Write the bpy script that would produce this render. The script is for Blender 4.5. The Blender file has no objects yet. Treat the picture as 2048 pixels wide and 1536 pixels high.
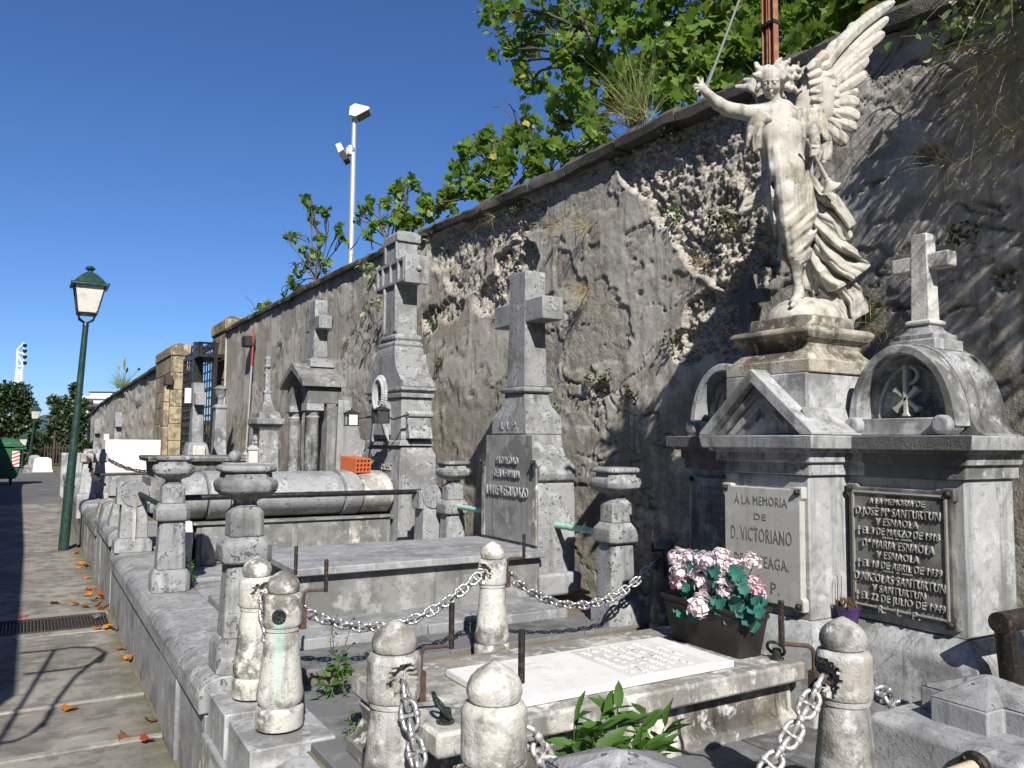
import bpy, bmesh, math, random
import numpy as np
from mathutils import Vector, Matrix
R = math.radians
rnd = random.Random(7)
scene = bpy.context.scene
COL = scene.collection

# ---------------------------------------------------------------- camera, sky, sun, exposure
FPX, CXP, CYP = 1595.0, 1024.0, 768.0
yaw, pitch, roll, EYE = R(31), R(4.2), R(0.5), 1.6
cf = Vector((math.sin(yaw)*math.cos(pitch), math.cos(yaw)*math.cos(pitch), math.sin(pitch)))
_r = Vector((math.cos(yaw), -math.sin(yaw), 0)); _u = _r.cross(cf)
cr = _r*math.cos(roll) + _u*math.sin(roll); cu = -_r*math.sin(roll) + _u*math.cos(roll)
co = Vector((0, 0, EYE))
cam_data = bpy.data.cameras.new('camera'); cam = bpy.data.objects.new('camera', cam_data); COL.objects.link(cam)
cam_data.sensor_width = 36; cam_data.lens = FPX/2048*36; cam_data.clip_start = .05; cam_data.clip_end = 6000
cam.matrix_world = Matrix(((cr.x, cu.x, -cf.x, co.x), (cr.y, cu.y, -cf.y, co.y), (cr.z, cu.z, -cf.z, co.z), (0, 0, 0, 1)))
scene.camera = cam

SUN = Vector((.44, 1.2, -1.0)).normalized()          # the way the light travels
elev = math.asin(-SUN.z); azim = math.atan2(-SUN.x, -SUN.y)
world = bpy.data.worlds.new('World'); scene.world = world; world.use_nodes = True
wn = world.node_tree.nodes; wl = world.node_tree.links
sky = wn.new('ShaderNodeTexSky'); sky.sky_type = 'NISHITA'; sky.sun_disc = False
sky.sun_elevation = elev; sky.sun_rotation = azim
sky.altitude = 600; sky.air_density = 1.0; sky.dust_density = 0.25; sky.ozone_density = 3.2
wn['Background'].inputs['Strength'].default_value = .078
tint = wn.new('ShaderNodeMix'); tint.data_type = 'RGBA'; tint.blend_type = 'MULTIPLY'; tint.inputs[0].default_value = 1; tint.inputs[7].default_value = (.5, .70, 1.02, 1)
wl.new(sky.outputs[0], tint.inputs[6]); wl.new(tint.outputs[2], wn['Background'].inputs['Color'])
sun_data = bpy.data.lights.new('sun', 'SUN'); sun_data.energy = 5.0; sun_data.angle = R(.5); sun_data.color = (1, .955, .88)
sun = bpy.data.objects.new('sun', sun_data); COL.objects.link(sun)
sun.rotation_euler = SUN.to_track_quat('-Z', 'Y').to_euler()
vs = scene.view_settings
vs.view_transform = 'Standard'; vs.look = 'None'; vs.exposure = .57; vs.gamma = 1; vs.use_curve_mapping = False
scene.cycles.max_bounces = 5; scene.cycles.diffuse_bounces = 2; scene.cycles.transparent_max_bounces = 6
scene.cycles.use_denoising = True; scene.cycles.use_adaptive_sampling = True; scene.cycles.adaptive_threshold = .02

def ray(x, y):                       # a pixel of the 2048 x 1536 photograph as a direction of unit depth
    return cf + cr*((x-CXP)/FPX) - cu*((y-CYP)/FPX)
def at(x, y, X=None, Y=None, Z=None, D=None):
    d = ray(x, y)
    if X is not None: t = (X-co.x)/d.x
    elif Y is not None: t = (Y-co.y)/d.y
    elif Z is not None: t = (Z-co.z)/d.z
    else: t = D
    return co + d*t
# ---------------------------------------------------------------- helpers
ORG = {}
def tag(o, label=None, cat=None, group=None, kind=None):
    if label: o['label'] = label
    if cat: o['category'] = cat
    if group: o['group'] = group
    if kind: o['kind'] = kind
    return o
def thing(name, loc, label, cat, group=None):
    o = bpy.data.objects.new(name, None); COL.objects.link(o); o.location = Vector(loc); o.empty_display_size = .1
    ORG[o.name] = Vector(loc); return tag(o, label, cat, group)
def root_org(p):
    while p.parent: p = p.parent
    return ORG.get(p.name, Vector((0, 0, 0)))
def copy_tree(o, parent=None):
    c = o.copy(); COL.objects.link(c); c.parent = parent
    for ch in o.children: copy_tree(ch, c)
    return c
def dup(root, loc, label, group=None, rz=None):
    c = copy_tree(root); c.location = Vector(loc); ORG[c.name] = Vector(loc); c['label'] = label
    if group: c['group'] = group
    if rz is not None: c.rotation_euler.z = rz
    return c

class MB:
    def __init__(s): s.v = []; s.f = []
    def add(s, vs, fs):
        n = len(s.v); s.v += [tuple(p) for p in vs]; s.f += [tuple(i+n for i in f) for f in fs]; return s
    def box(s, x0, x1, y0, y1, z0, z1):
        vs = [(x, y, z) for z in (z0, z1) for y in (y0, y1) for x in (x0, x1)]
        return s.add(vs, [(0, 2, 3, 1), (4, 5, 7, 6), (0, 1, 5, 4), (2, 6, 7, 3), (0, 4, 6, 2), (1, 3, 7, 5)])
    def loft(s, rings, caps=True, close=False):
        n = len(rings[0]); vs = [p for r in rings for p in r]; fs = []
        m = len(rings)
        for i in range(m if close else m-1):
            a, b = i*n, ((i+1) % m)*n
            for j in range(n): k = (j+1) % n; fs.append((a+j, a+k, b+k, b+j))
        if caps and not close: fs.append(tuple(range(n))[::-1]); fs.append(tuple((m-1)*n+j for j in range(n)))
        return s.add(vs, fs)
    def stack(s, cx, cy, lv):                 # square plan mouldings: (z, half x, half y)
        return s.loft([[(cx-a, cy-b, z), (cx+a, cy-b, z), (cx+a, cy+b, z), (cx-a, cy+b, z)] for z, a, b in lv])
    def stackr(s, lv):                        # (z, x0, x1, y0, y1)
        return s.loft([[(a, c, z), (b, c, z), (b, d, z), (a, d, z)] for z, a, b, c, d in lv])
    def oct(s, cx, cy, lv):                   # chamfered square plan: (z, half, chamfer)
        rs = []
        for z, h, c in lv:
            rs.append([(cx+x, cy+y, z) for x, y in ((-h+c, -h), (h-c, -h), (h, -h+c), (h, h-c), (h-c, h), (-h+c, h), (-h, h-c), (-h, -h+c))])
        return s.loft(rs)
    def prism(s, poly, axis, a, b):
        def P(p, t): return {'x': (t, p[0], p[1]), 'y': (p[0], t, p[1]), 'z': (p[0], p[1], t)}[axis]
        n = len(poly); vs = [P(p, a) for p in poly]+[P(p, b) for p in poly]
        fs = [(i, (i+1) % n, n+(i+1) % n, n+i) for i in range(n)]+[tuple(range(n))[::-1], tuple(range(n, 2*n))]
        return s.add(vs, fs)
    def lathe(s, cx, cy, prof, n=24, caps=True):
        rs = [[(cx+r*math.cos(2*math.pi*j/n), cy+r*math.sin(2*math.pi*j/n), z) for j in range(n)] for r, z in prof]
        return s.loft(rs, caps)
    def tube(s, pts, r, n=8, close=False, caps=True):
        pts = [Vector(p) for p in pts]; m = len(pts); rs = []; prev = None
        for i, p in enumerate(pts):
            if close: t = pts[(i+1) % m]-pts[i-1]
            else: t = pts[min(i+1, m-1)]-pts[max(i-1, 0)]
            t = t.normalized() if t.length > 1e-9 else Vector((0, 0, 1))
            if prev is None:
                a = Vector((0, 0, 1)) if abs(t.z) < .9 else Vector((1, 0, 0)); u = t.cross(a).normalized()
            else: u = (prev-t*prev.dot(t)).normalized()
            prev = u; w = t.cross(u); rr = r[i] if isinstance(r, (list, tuple)) else r
            rs.append([p+u*(rr*math.cos(2*math.pi*j/n))+w*(rr*math.sin(2*math.pi*j/n)) for j in range(n)])
        return s.loft(rs, caps, close)
    def ball(s, c, r, n=12, m=8, sc=(1, 1, 1)):
        c = Vector(c); rs = []
        for i in range(1, m):
            a = math.pi*i/m
            rs.append([(c.x+r*sc[0]*math.sin(a)*math.cos(2*math.pi*j/n), c.y+r*sc[1]*math.sin(a)*math.sin(2*math.pi*j/n), c.z-r*sc[2]*math.cos(a)) for j in range(n)])
        k = len(s.v); s.loft(rs, False); a = len(s.v)
        s.v += [(c.x, c.y, c.z-r*sc[2]), (c.x, c.y, c.z+r*sc[2])]; last = k+(m-2)*n
        for j in range(n):
            s.f.append((a, k+(j+1) % n, k+j)); s.f.append((a+1, last+j, last+(j+1) % n))
        return s
    def build(s, name, mat, parent=None, bevel=0, smooth=35, org=None, seg=2):
        me = bpy.data.meshes.new(name)
        o0 = org if org is not None else (root_org(parent) if parent else Vector((0, 0, 0)))
        me.from_pydata([(p[0]-o0[0], p[1]-o0[1], p[2]-o0[2]) for p in s.v], [], s.f)
        bm = bmesh.new(); bm.from_mesh(me); bmesh.ops.recalc_face_normals(bm, faces=bm.faces); bm.to_mesh(me); bm.free()
        return link_mesh(name, me, mat, parent, bevel, smooth, seg)
def link_mesh(name, me, mat, parent=None, bevel=0, smooth=35, seg=2):
    me.materials.append(mat)
    if smooth:
        me.shade_smooth(); me.set_sharp_from_angle(angle=R(smooth))
    o = bpy.data.objects.new(name, me); COL.objects.link(o); o.parent = parent
    if bevel:
        b = o.modifiers.new('bevel', 'BEVEL'); b.width = bevel; b.segments = seg; b.limit_method = 'ANGLE'; b.angle_limit = R(30)
        b.harden_normals = False
    return o
def np_mesh(name, V, Fq, mat, parent=None, smooth=0, attr=None):
    me = bpy.data.meshes.new(name); V = np.asarray(V, np.float32); Fq = np.asarray(Fq, np.int32)
    k = Fq.shape[1]
    me.vertices.add(len(V)); me.vertices.foreach_set('co', V.ravel())
    me.loops.add(Fq.size); me.loops.foreach_set('vertex_index', Fq.ravel())
    me.polygons.add(len(Fq)); me.polygons.foreach_set('loop_start', np.arange(0, Fq.size, k, dtype=np.int32))
    me.update(calc_edges=True); me.validate()
    if attr:
        for an, dat in attr.items():
            a = me.attributes.new(an, 'FLOAT', 'POINT'); a.data.foreach_set('value', np.asarray(dat, np.float32))
    me.materials.append(mat)
    if smooth: me.shade_smooth()
    o = bpy.data.objects.new(name, me); COL.objects.link(o); o.parent = parent
    return o
def structure(o): o['kind'] = 'structure'; return o

# ---- numpy noise
def _hash(ix, iy, iz, seed=0):
    h = (ix.astype(np.int64)*374761393+iy.astype(np.int64)*668265263+iz.astype(np.int64)*2147483647+seed*974711) & 0xffffffff
    h = ((h ^ (h >> 13))*1274126177) & 0xffffffff
    h = ((h ^ (h >> 16))*2246822519) & 0xffffffff
    return ((h ^ (h >> 15)) & 0xffffff)/float(0xffffff)
def vnoise(x, y, z=None, seed=0):
    if z is None: z = np.zeros_like(x)
    ix, iy, iz = np.floor(x), np.floor(y), np.floor(z); fx, fy, fz = x-ix, y-iy, z-iz
    fx, fy, fz = [t*t*(3-2*t) for t in (fx, fy, fz)]; o = 0
    for a in (0, 1):
        for b in (0, 1):
            for c in (0, 1):
                o = o+_hash(ix+a, iy+b, iz+c, seed)*(fx if a else 1-fx)*(fy if b else 1-fy)*(fz if c else 1-fz)
    return o
def fbm(x, y, z=None, oct=4, seed=0, gain=.5):
    o = 0; a = 1; t = 0
    for i in range(oct):
        o = o+a*vnoise(x*2**i, y*2**i, None if z is None else z*2**i, seed+i); t += a; a *= gain
    return o/t
def worley(x, y, seed=0):
    ix, iy = np.floor(x), np.floor(y); d1 = np.full_like(x, 9.); d2 = np.full_like(x, 9.); idv = np.zeros_like(x)
    for a in (-1, 0, 1):
        for b in (-1, 0, 1):
            cx, cy = ix+a, iy+b; z = np.zeros_like(cx)
            px = cx+_hash(cx, cy, z, seed); py = cy+_hash(cx, cy, z, seed+5); d = np.hypot(px-x, py-y)
            n = d < d1; d2 = np.where(n, d1, np.minimum(d2, d)); idv = np.where(n, _hash(cx, cy, z, seed+9), idv); d1 = np.where(n, d, d1)
    return d1, d2, idv

# ---- signed distance modelling (statue, planted things) -> mesh by surface nets
class SDF:
    def __init__(s, lo, hi, h):
        s.lo = np.array(lo, float); s.h = h; s.n = np.ceil((np.array(hi)-s.lo)/h).astype(int)+1
        s.d = np.full(s.n, .2, np.float32)
    def _win(s, lo, hi):
        a = np.clip(np.floor((np.array(lo)-s.lo)/s.h).astype(int), 0, s.n-1); b = np.clip(np.ceil((np.array(hi)-s.lo)/s.h).astype(int)+1, 1, s.n)
        sl = tuple(slice(i, j) for i, j in zip(a, b))
        g = np.meshgrid(*[s.lo[i]+s.h*np.arange(a[i], b[i]) for i in range(3)], indexing='ij')
        return sl, g
    def _mix(s, sl, d, k, op):
        o = s.d[sl]
        if op == 'u':
            t = np.clip(.5+.5*(o-d)/k, 0, 1); s.d[sl] = o*(1-t)+d*t-k*t*(1-t)
        else:
            t = np.clip(.5-.5*(o+d)/k, 0, 1); s.d[sl] = o*(1-t)-d*t+k*t*(1-t)
    def cone(s, a, b, ra, rb, k=.01, op='u', flat=None):
        a, b = np.array(a, float), np.array(b, float); m = max(ra, rb)+k*1.5+.012
        sl, (x, y, z) = s._win(np.minimum(a, b)-m, np.maximum(a, b)+m)
        ab = b-a; L = ab@ab+1e-12
        t = np.clip(((x-a[0])*ab[0]+(y-a[1])*ab[1]+(z-a[2])*ab[2])/L, 0, 1)
        px, py, pz = x-a[0]-t*ab[0], y-a[1]-t*ab[1], z-a[2]-t*ab[2]
        if flat is not None:                  # (direction, factor): squash along a direction
            n, fac = np.array(flat[0], float), flat[1]; n = n/np.linalg.norm(n); q = (px*n[0]+py*n[1]+pz*n[2])*(fac-1)
            px, py, pz = px+q*n[0], py+q*n[1], pz+q*n[2]
        d = np.sqrt(px*px+py*py+pz*pz)-(ra+(rb-ra)*t)
        if flat is not None: d = d/fac
        s._mix(sl, d, k, op); return s
    def chain(s, pts, rs, k=.01, op='u', flat=None):
        for i in range(len(pts)-1): s.cone(pts[i], pts[i+1], rs[i], rs[i+1], k, op, flat)
        return s
    def ell(s, c, r, axes=None, k=.01, op='u'):
        c = np.array(c, float); r = np.array(r, float); m = r.max()+k*1.5+.012
        sl, g = s._win(c-m, c+m); p = [g[i]-c[i] for i in range(3)]
        if axes is not None: p = [p[0]*a[0]+p[1]*a[1]+p[2]*a[2] for a in axes]
        k0 = np.sqrt(sum((p[i]/r[i])**2 for i in range(3))); k1 = np.sqrt(sum((p[i]/r[i]**2)**2 for i in range(3)))+1e-9
        s._mix(sl, k0*(k0-1)/k1, k, op); return s
    def roughen(s, amp, freq, seed=0):
        g = np.meshgrid(*[s.lo[i]+s.h*np.arange(s.n[i]) for i in range(3)], indexing='ij')
        near = np.abs(s.d) < .03
        s.d[near] += (amp*(fbm(g[0][near]*freq, g[1][near]*freq, g[2][near]*freq, 3, seed)-.5)).astype(np.float32)
    def mesh(s, name, mat, parent, org):
        d = s.d; ins = d < 0; n = d.shape
        c = [np.s_[i:n[0]-1+i] for i in (0, 1)], [np.s_[i:n[1]-1+i] for i in (0, 1)], [np.s_[i:n[2]-1+i] for i in (0, 1)]
        cnt = sum(ins[c[0][a], c[1][b], c[2][e]].astype(np.int8) for a in (0, 1) for b in (0, 1) for e in (0, 1))
        act = (cnt > 0) & (cnt < 8); idx = np.full(act.shape, -1, np.int64); cells = np.argwhere(act); idx[act] = np.arange(len(cells))
        pos = np.zeros((len(cells), 3)); w = np.zeros(len(cells))
        off = [(a, b, e) for a in (0, 1) for b in (0, 1) for e in (0, 1)]
        for i in range(8):
            for ax in range(3):
                if off[i][ax] == 0:
                    p, q = np.array(off[i]), np.array(off[i]); q = q.copy(); q[ax] = 1
                    A = d[tuple((cells+p).T)]; B = d[tuple((cells+q).T)]; x = (A < 0) != (B < 0)
                    t = A[x]/(A[x]-B[x]); e = np.tile(p.astype(float), (x.sum(), 1)); e[:, ax] += t
                    pos[x] += e; w[x] += 1
        V = s.lo+s.h*(cells+pos/w[:, None])
        F = []
        for ax in range(3):
            u, v = (ax+1) % 3, (ax+2) % 3
            sl0 = [slice(1, n[i]-1) for i in range(3)]; sl1 = list(sl0); sl0[ax] = slice(0, n[ax]-1); sl1[ax] = slice(1, n[ax])
            A, B = ins[tuple(sl0)], ins[tuple(sl1)]; e = np.argwhere(A != B); base = e.copy(); base[:, u] += 1; base[:, v] += 1
            def g(du, dv):
                q = base.copy(); q[:, u] -= du; q[:, v] -= dv; return idx[tuple(q.T)]
            q = np.stack([g(1, 1), g(0, 1), g(0, 0), g(1, 0)], 1)
            flip = ~A[tuple(e.T)]; q[flip] = q[flip][:, ::-1]; F.append(q)
        F = np.concatenate(F); F = F[(F >= 0).all(1)]
        o = np_mesh(name, V-np.array(org), F, mat, parent, smooth=1)
        return o

# ---- text: collected, turned into meshes at the end
TEXTS = []
FM = {'-x': Matrix(((0, 0, -1), (-1, 0, 0), (0, 1, 0))), '-y': Matrix(((1, 0, 0), (0, 0, -1), (0, 1, 0))), 'up': Matrix(((0, 1, 0), (-1, 0, 0), (0, 0, 1)))}
def text(s, parent, pos, height, width, mat, face='-x', depth=.003, name='lettering'):
    cu_ = bpy.data.curves.new(name, 'FONT'); cu_.body = s; cu_.size = 1; cu_.align_x = 'CENTER'; cu_.align_y = 'BOTTOM_BASELINE'
    cu_.extrude = 1; cu_.resolution_u = 2; cu_.offset = .0; cu_.space_character = 1.1
    o = bpy.data.objects.new(name, cu_); COL.objects.link(o)
    TEXTS.append((o, Vector(pos)-root_org(parent), height, width, depth, face, parent, mat, name)); return o
def text_spread(words_, parent, pos, height, width, mat, depth=.003):      # widely spaced letters, each its own piece
    n = len(words_)
    for i, wd in enumerate(words_): text(wd, parent, (pos[0], pos[1]+width*(.5-(i+.5)/n)*1.15, pos[2]), height, height*(.95 if wd[0] != 'I' else .45), mat, depth=depth)
def flush_texts():
    dg = bpy.context.evaluated_depsgraph_get()
    out = [(bpy.data.meshes.new_from_object(q[0].evaluated_get(dg)), q) for q in TEXTS]
    for me, (o, pos, hgt, wid, dep, face, parent, mat, name) in out:
        bpy.data.objects.remove(o)
        xs = [v.co.x for v in me.vertices]; w = max(xs)-min(xs); mid = (max(xs)+min(xs))/2
        me.transform(Matrix.Translation(pos) @ FM[face].to_4x4() @ Matrix.Diagonal((wid/w, hgt/.72, dep, 1)) @ Matrix.Translation((-mid, 0, 0)))
        me.materials.clear(); me.name = name; link_mesh(name, me, mat, parent, 0, 0)
# ---------------------------------------------------------------- materials
class NT:
    def __init__(s, name):
        s.m = bpy.data.materials.new(name); s.m.use_nodes = True; s.t = s.m.node_tree; s.b = s.t.nodes['Principled BSDF']
        s.tc = s.t.nodes.new('ShaderNodeTexCoord'); s._co = None
    def n(s, typ, **kw):
        o = s.t.nodes.new('ShaderNode'+typ)
        for k, v in kw.items(): setattr(o, k, v)
        return o
    def lk(s, a, b): s.t.links.new(a, b)
    def put(s, sock, v):
        if hasattr(v, 'is_output'): s.lk(v, sock)
        elif isinstance(v, (tuple, list)) and len(v) == 3 and sock.type == 'RGBA': sock.default_value = (*v, 1)
        else: sock.default_value = v
    def co(s):                               # object space, shifted per object so that copies differ
        if s._co is None:
            oi = s.n('ObjectInfo'); m = s.n('VectorMath', operation='MULTIPLY_ADD'); cx = s.n('CombineXYZ')
            for i in range(3): s.lk(oi.outputs['Random'], cx.inputs[i])
            s.lk(cx.outputs[0], m.inputs[0]); m.inputs[1].default_value = (37., 53., 29.); s.lk(s.tc.outputs['Object'], m.inputs[2]); s._co = m.outputs[0]
        return s._co
    def scl(s, v, xyz):
        m = s.n('VectorMath', operation='MULTIPLY'); s.lk(v, m.inputs[0]); m.inputs[1].default_value = xyz; return m.outputs[0]
    def noise(s, scale, detail=4, rough=.55, vec=None, dist=0, lac=2.):
        o = s.n('TexNoise'); s.lk(vec or s.co(), o.inputs['Vector']); o.inputs['Scale'].default_value = scale
        o.inputs['Detail'].default_value = detail; o.inputs['Roughness'].default_value = rough; o.inputs['Distortion'].default_value = dist
        return o.outputs[0]
    def vor(s, scale, feature='F1', vec=None, out='Distance', rand=1):
        o = s.n('TexVoronoi', feature=feature); s.lk(vec or s.co(), o.inputs['Vector']); o.inputs['Scale'].default_value = scale
        if 'Randomness' in o.inputs: o.inputs['Randomness'].default_value = rand
        return o.outputs[out]
    def ramp(s, v, a, b, lo=0., hi=1.):
        o = s.n('MapRange', interpolation_type='SMOOTHSTEP'); s.put(o.inputs[0], v); o.inputs[1].default_value = a; o.inputs[2].default_value = b
        o.inputs[3].default_value = lo; o.inputs[4].default_value = hi; return o.outputs[0]
    def math(s, op, a, b=0.):
        o = s.n('Math', operation=op); s.put(o.inputs[0], a); s.put(o.inputs[1], b); return o.outputs[0]
    def mix(s, fac, a, b, typ='MIX'):
        o = s.n('Mix', data_type='RGBA', blend_type=typ); s.put(o.inputs[0], fac); s.put(o.inputs[6], a); s.put(o.inputs[7], b); return o.outputs[2]
    def bump(s, h, strength=.4, dist=.01, normal=None):
        o = s.n('Bump'); s.put(o.inputs['Height'], h); o.inputs['Strength'].default_value = strength; o.inputs['Distance'].default_value = dist
        if normal: s.lk(normal, o.inputs['Normal'])
        return o.outputs[0]
    def out(s, col, rough=.8, normal=None, metal=0, spec=.3):
        s.put(s.b.inputs['Base Color'], col); s.put(s.b.inputs['Roughness'], rough); s.put(s.b.inputs['Metallic'], metal)
        s.b.inputs['Specular IOR Level'].default_value = spec
        if normal: s.lk(normal, s.b.inputs['Normal'])
        return s.m

def stone(name, base, dark, light, patch=.5, spots=0., streak=.3, vein=0., rough=.75, bump=.25, spotc=(.07, .07, .065), spotscale=38, warm=None, pit=0., scale=1.):
    t = NT(name)
    n1 = t.noise(2.2*scale, 5, .66); n2 = t.noise(9*scale, 4, .6); fine = t.noise(130, 2, .6)
    c = t.mix(t.ramp(n1, .63-.26*patch, .75-.24*patch), base, dark)
    c = t.mix(t.ramp(n2, .52, .66, 0, .8), c, light)
    c = t.mix(t.ramp(t.noise(24*scale, 3, .65), .56, .68, 0, .3+.3*patch), c, dark)
    if warm: c = t.mix(t.ramp(t.noise(1.6*scale, 4, .6), .52, .7, 0, .75), c, warm)
    if streak:
        sv = t.noise(1, 4, .6, t.scl(t.co(), (16, 16, 1.1))); c = t.mix(t.ramp(sv, .5, .74, 0, streak), c, tuple(x*.28 for x in dark))
    h = fine
    if vein:
        vn = t.noise(3.2, 5, .6, None, .9); vv = t.ramp(t.math('ABSOLUTE', t.math('SUBTRACT', vn, .5)), 0, .012, 1, 0)
        vn2 = t.noise(7.5, 5, .6, None, 1.2); vv2 = t.ramp(t.math('ABSOLUTE', t.math('SUBTRACT', vn2, .5)), 0, .015, 1, 0)
        v = t.math('MULTIPLY', t.math('MAXIMUM', vv, t.math('MULTIPLY', vv2, .6)), t.ramp(t.noise(2.4, 3), .42, .6)); c = t.mix(t.math('MULTIPLY', v, vein), c, tuple(x*.25 for x in base))
    if spots:
        wv = t.noise(6, 3); vec = t.n('VectorMath', operation='MULTIPLY_ADD'); vec.inputs[1].default_value = (.12, .12, .12); t.lk(t.co(), vec.inputs[2])
        cx = t.n('CombineXYZ'); [t.lk(t.noise(22, 2), cx.inputs[0]), t.lk(wv, cx.inputs[1]), t.lk(t.noise(25, 2), cx.inputs[2])]; t.lk(cx.outputs[0], vec.inputs[0])
        d = t.vor(spotscale, vec=vec.outputs[0]); gate = t.ramp(t.noise(9, 2), .36, .55)
        sp = t.math('MULTIPLY', t.ramp(d, .24, .34, 1, 0), gate); c = t.mix(t.math('MULTIPLY', sp, spots), c, spotc)
        h = t.math('SUBTRACT', h, t.math('MULTIPLY', sp, .6))
    if pit:
        pt = t.ramp(t.vor(90), .05, .3, 1, 0); h = t.math('SUBTRACT', h, t.math('MULTIPLY', pt, pit))
    geo = t.n('NewGeometry'); wear = t.ramp(geo.outputs['Pointiness'], .53, .62, 0, .5)
    c = t.mix(wear, c, light)
    h = t.math('ADD', h, t.math('MULTIPLY', n2, .8))
    return t.out(c, rough, t.bump(h, bump, .006), spec=.25)

M = {}
M['grey'] = stone('grey_limestone', (.25, .255, .26), (.14, .142, .142), (.38, .385, .39), .5, .95, .55, .25, .82, .5, spotc=(.065, .065, .066), spotscale=30)
M['grey_smooth'] = stone('grey_limestone_smooth', (.25, .255, .265), (.13, .13, .135), (.38, .385, .39), .6, .3, .55, .3, .75, .25)
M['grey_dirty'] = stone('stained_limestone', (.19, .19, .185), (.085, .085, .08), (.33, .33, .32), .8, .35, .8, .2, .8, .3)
M['veined'] = stone('veined_grey_marble', (.33, .335, .34), (.115, .114, .11), (.48, .485, .49), .6, .2, .8, .85, .68, .25)
M['veined_dark'] = stone('soiled_grey_marble', (.27, .28, .285), (.1, .1, .1), (.44, .45, .45), .7, 0, .7, .5, .7, .25)
M['white'] = stone('weathered_white_marble', (.5, .485, .45), (.15, .142, .125), (.68, .67, .64), .58, .15, .6, .12, .66, .35, warm=(.42, .385, .33), pit=.5, scale=2.2)
M['white_clean'] = stone('clean_white_marble', (.66, .645, .62), (.5, .47, .43), (.74, .73, .72), .35, 0, .1, .1, .5, .12)
M['white_dirty'] = stone('soiled_white_marble', (.36, .345, .31), (.085, .08, .07), (.62, .61, .57), .95, .2, .95, .1, .74, .4, warm=(.27, .215, .15), scale=1.7)
M['angel'] = stone('statue_marble', (.43, .41, .365), (.16, .147, .122), (.55, .532, .49), .4, 0, .65, 0, .68, .2, warm=(.36, .315, .24), pit=.22, scale=2.2)
M['angel_base'] = stone('lichened_marble', (.34, .315, .26), (.085, .075, .058), (.52, .49, .43), .75, .2, .8, 0, .8, .45, warm=(.33, .265, .16), scale=2.2)
M['floor'] = stone('dark_floor_slab', (.125, .128, .13), (.055, .055, .055), (.2, .2, .205), .55, .1, .1, .15, .7, .3)
M['bollard_grey'] = stone('greyed_marble', (.36, .35, .33), (.13, .125, .115), (.56, .55, .53), .6, .15, .6, .1, .7, .4, warm=(.3, .27, .22), pit=.5, scale=2.4)
M['inscription'] = stone('dull_white_marble', (.54, .525, .5), (.36, .345, .32), (.62, .61, .59), .5, 0, 0, .1, .6, .15)
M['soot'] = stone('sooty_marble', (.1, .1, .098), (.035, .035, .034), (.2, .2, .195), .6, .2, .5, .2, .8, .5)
M['plaque_light'] = stone('pale_plaque_marble', (.4, .395, .37), (.25, .24, .22), (.48, .475, .455), .3, 0, .25, .1, .6, .1)
M['plaque_dark'] = stone('sooty_plaque_marble', (.16, .155, .145), (.06, .058, .052), (.26, .255, .24), .6, 0, .4, 0, .7, .3)
M['letter_relief'] = stone('relief_letter_marble', (.25, .243, .225), (.15, .143, .13), (.34, .33, .31), .5, 0, 0, 0, .7, .1)
M['letter_cut'] = stone('lead_letter', (.16, .155, .145), (.1, .1, .095), (.22, .22, .21), .5, 0, 0, 0, .6, .1)
M['letter_grey'] = stone('worn_letter_stone', (.24, .24, .24), (.15, .15, .15), (.3, .3, .3), .5, 0, 0, 0, .8, .1)
M['letter_pale'] = stone('pale_relief_letter', (.6, .59, .57), (.45, .44, .42), (.68, .67, .66), .3, 0, 0, 0, .6, .1)
M['yellow_stone'] = stone('ochre_sandstone', (.36, .29, .18), (.09, .078, .06), (.5, .42, .28), .85, .2, .95, 0, .85, .5)
M['coping'] = stone('black_crusted_coping', (.075, .07, .062), (.03, .03, .026), (.15, .14, .12), .6, .2, .2, 0, .9, .9, scale=3, pit=1.)
M['concrete'] = stone('pale_concrete', (.22, .208, .182), (.12, .113, .098), (.33, .315, .28), .5, .2, 0, .1, .9, .5)

def metal(name, c, c2, rough=.5, met=.0, amt=.5, scale=30, bump=.3, spec=.5):
    t = NT(name); n1 = t.noise(scale, 6, .65); col = t.mix(t.ramp(n1, .62-.3*amt, .68), c, c2)
    return t.out(col, t.ramp(n1, .3, .7, rough-.1, rough+.2), t.bump(n1, bump, .003), t.ramp(n1, .55, .65, met, met*.3) if met else 0, spec)
M['iron'] = metal('dark_iron', (.022, .02, .019), (.075, .045, .032), .55, .3, .45, 60)
M['rust'] = metal('rusty_iron', (.05, .035, .028), (.12, .06, .04), .8, 0, .5, 40)
M['grey_streaked'] = stone('rain_streaked_limestone', (.23, .232, .232), (.11, .11, .108), (.36, .36, .355), .6, .5, .95, .1, .82, .45, spotc=(.08, .08, .08), spotscale=42)
M['rust_bright'] = metal('orange_rust', (.26, .105, .055), (.36, .2, .12), .8, 0, .45, 14)
M['silver'] = metal('silver_painted_chain', (.5, .5, .5), (.07, .055, .045), .3, .75, .22, 55, .5)
M['rust_chain'] = metal('worn_painted_chain', (.62, .61, .6), (.1, .055, .04), .42, .55, .62, 70, .6)
M['black_rail'] = metal('black_painted_rail', (.012, .012, .014), (.04, .04, .04), .35, 0, .3, 30)
M['mint'] = metal('mint_painted_pipe', (.3, .56, .43), (.2, .36, .28), .5, 0, .3, 40, .2)
M['patina'] = metal('patinated_bronze', (.018, .022, .02), (.06, .15, .115), .6, .2, .28, 60)
M['lamp_green'] = metal('dark_green_lamp_paint', (.014, .042, .034), (.024, .06, .048), .38, 0, .4, 12, .15)
M['lamp_black'] = metal('lantern_black_paint', (.016, .024, .022), (.035, .045, .042), .4, 0, .4, 12, .15)
M['galv'] = metal('galvanised_steel', (.5, .52, .53), (.33, .33, .32), .45, .5, .4, 25, .2)
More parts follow.
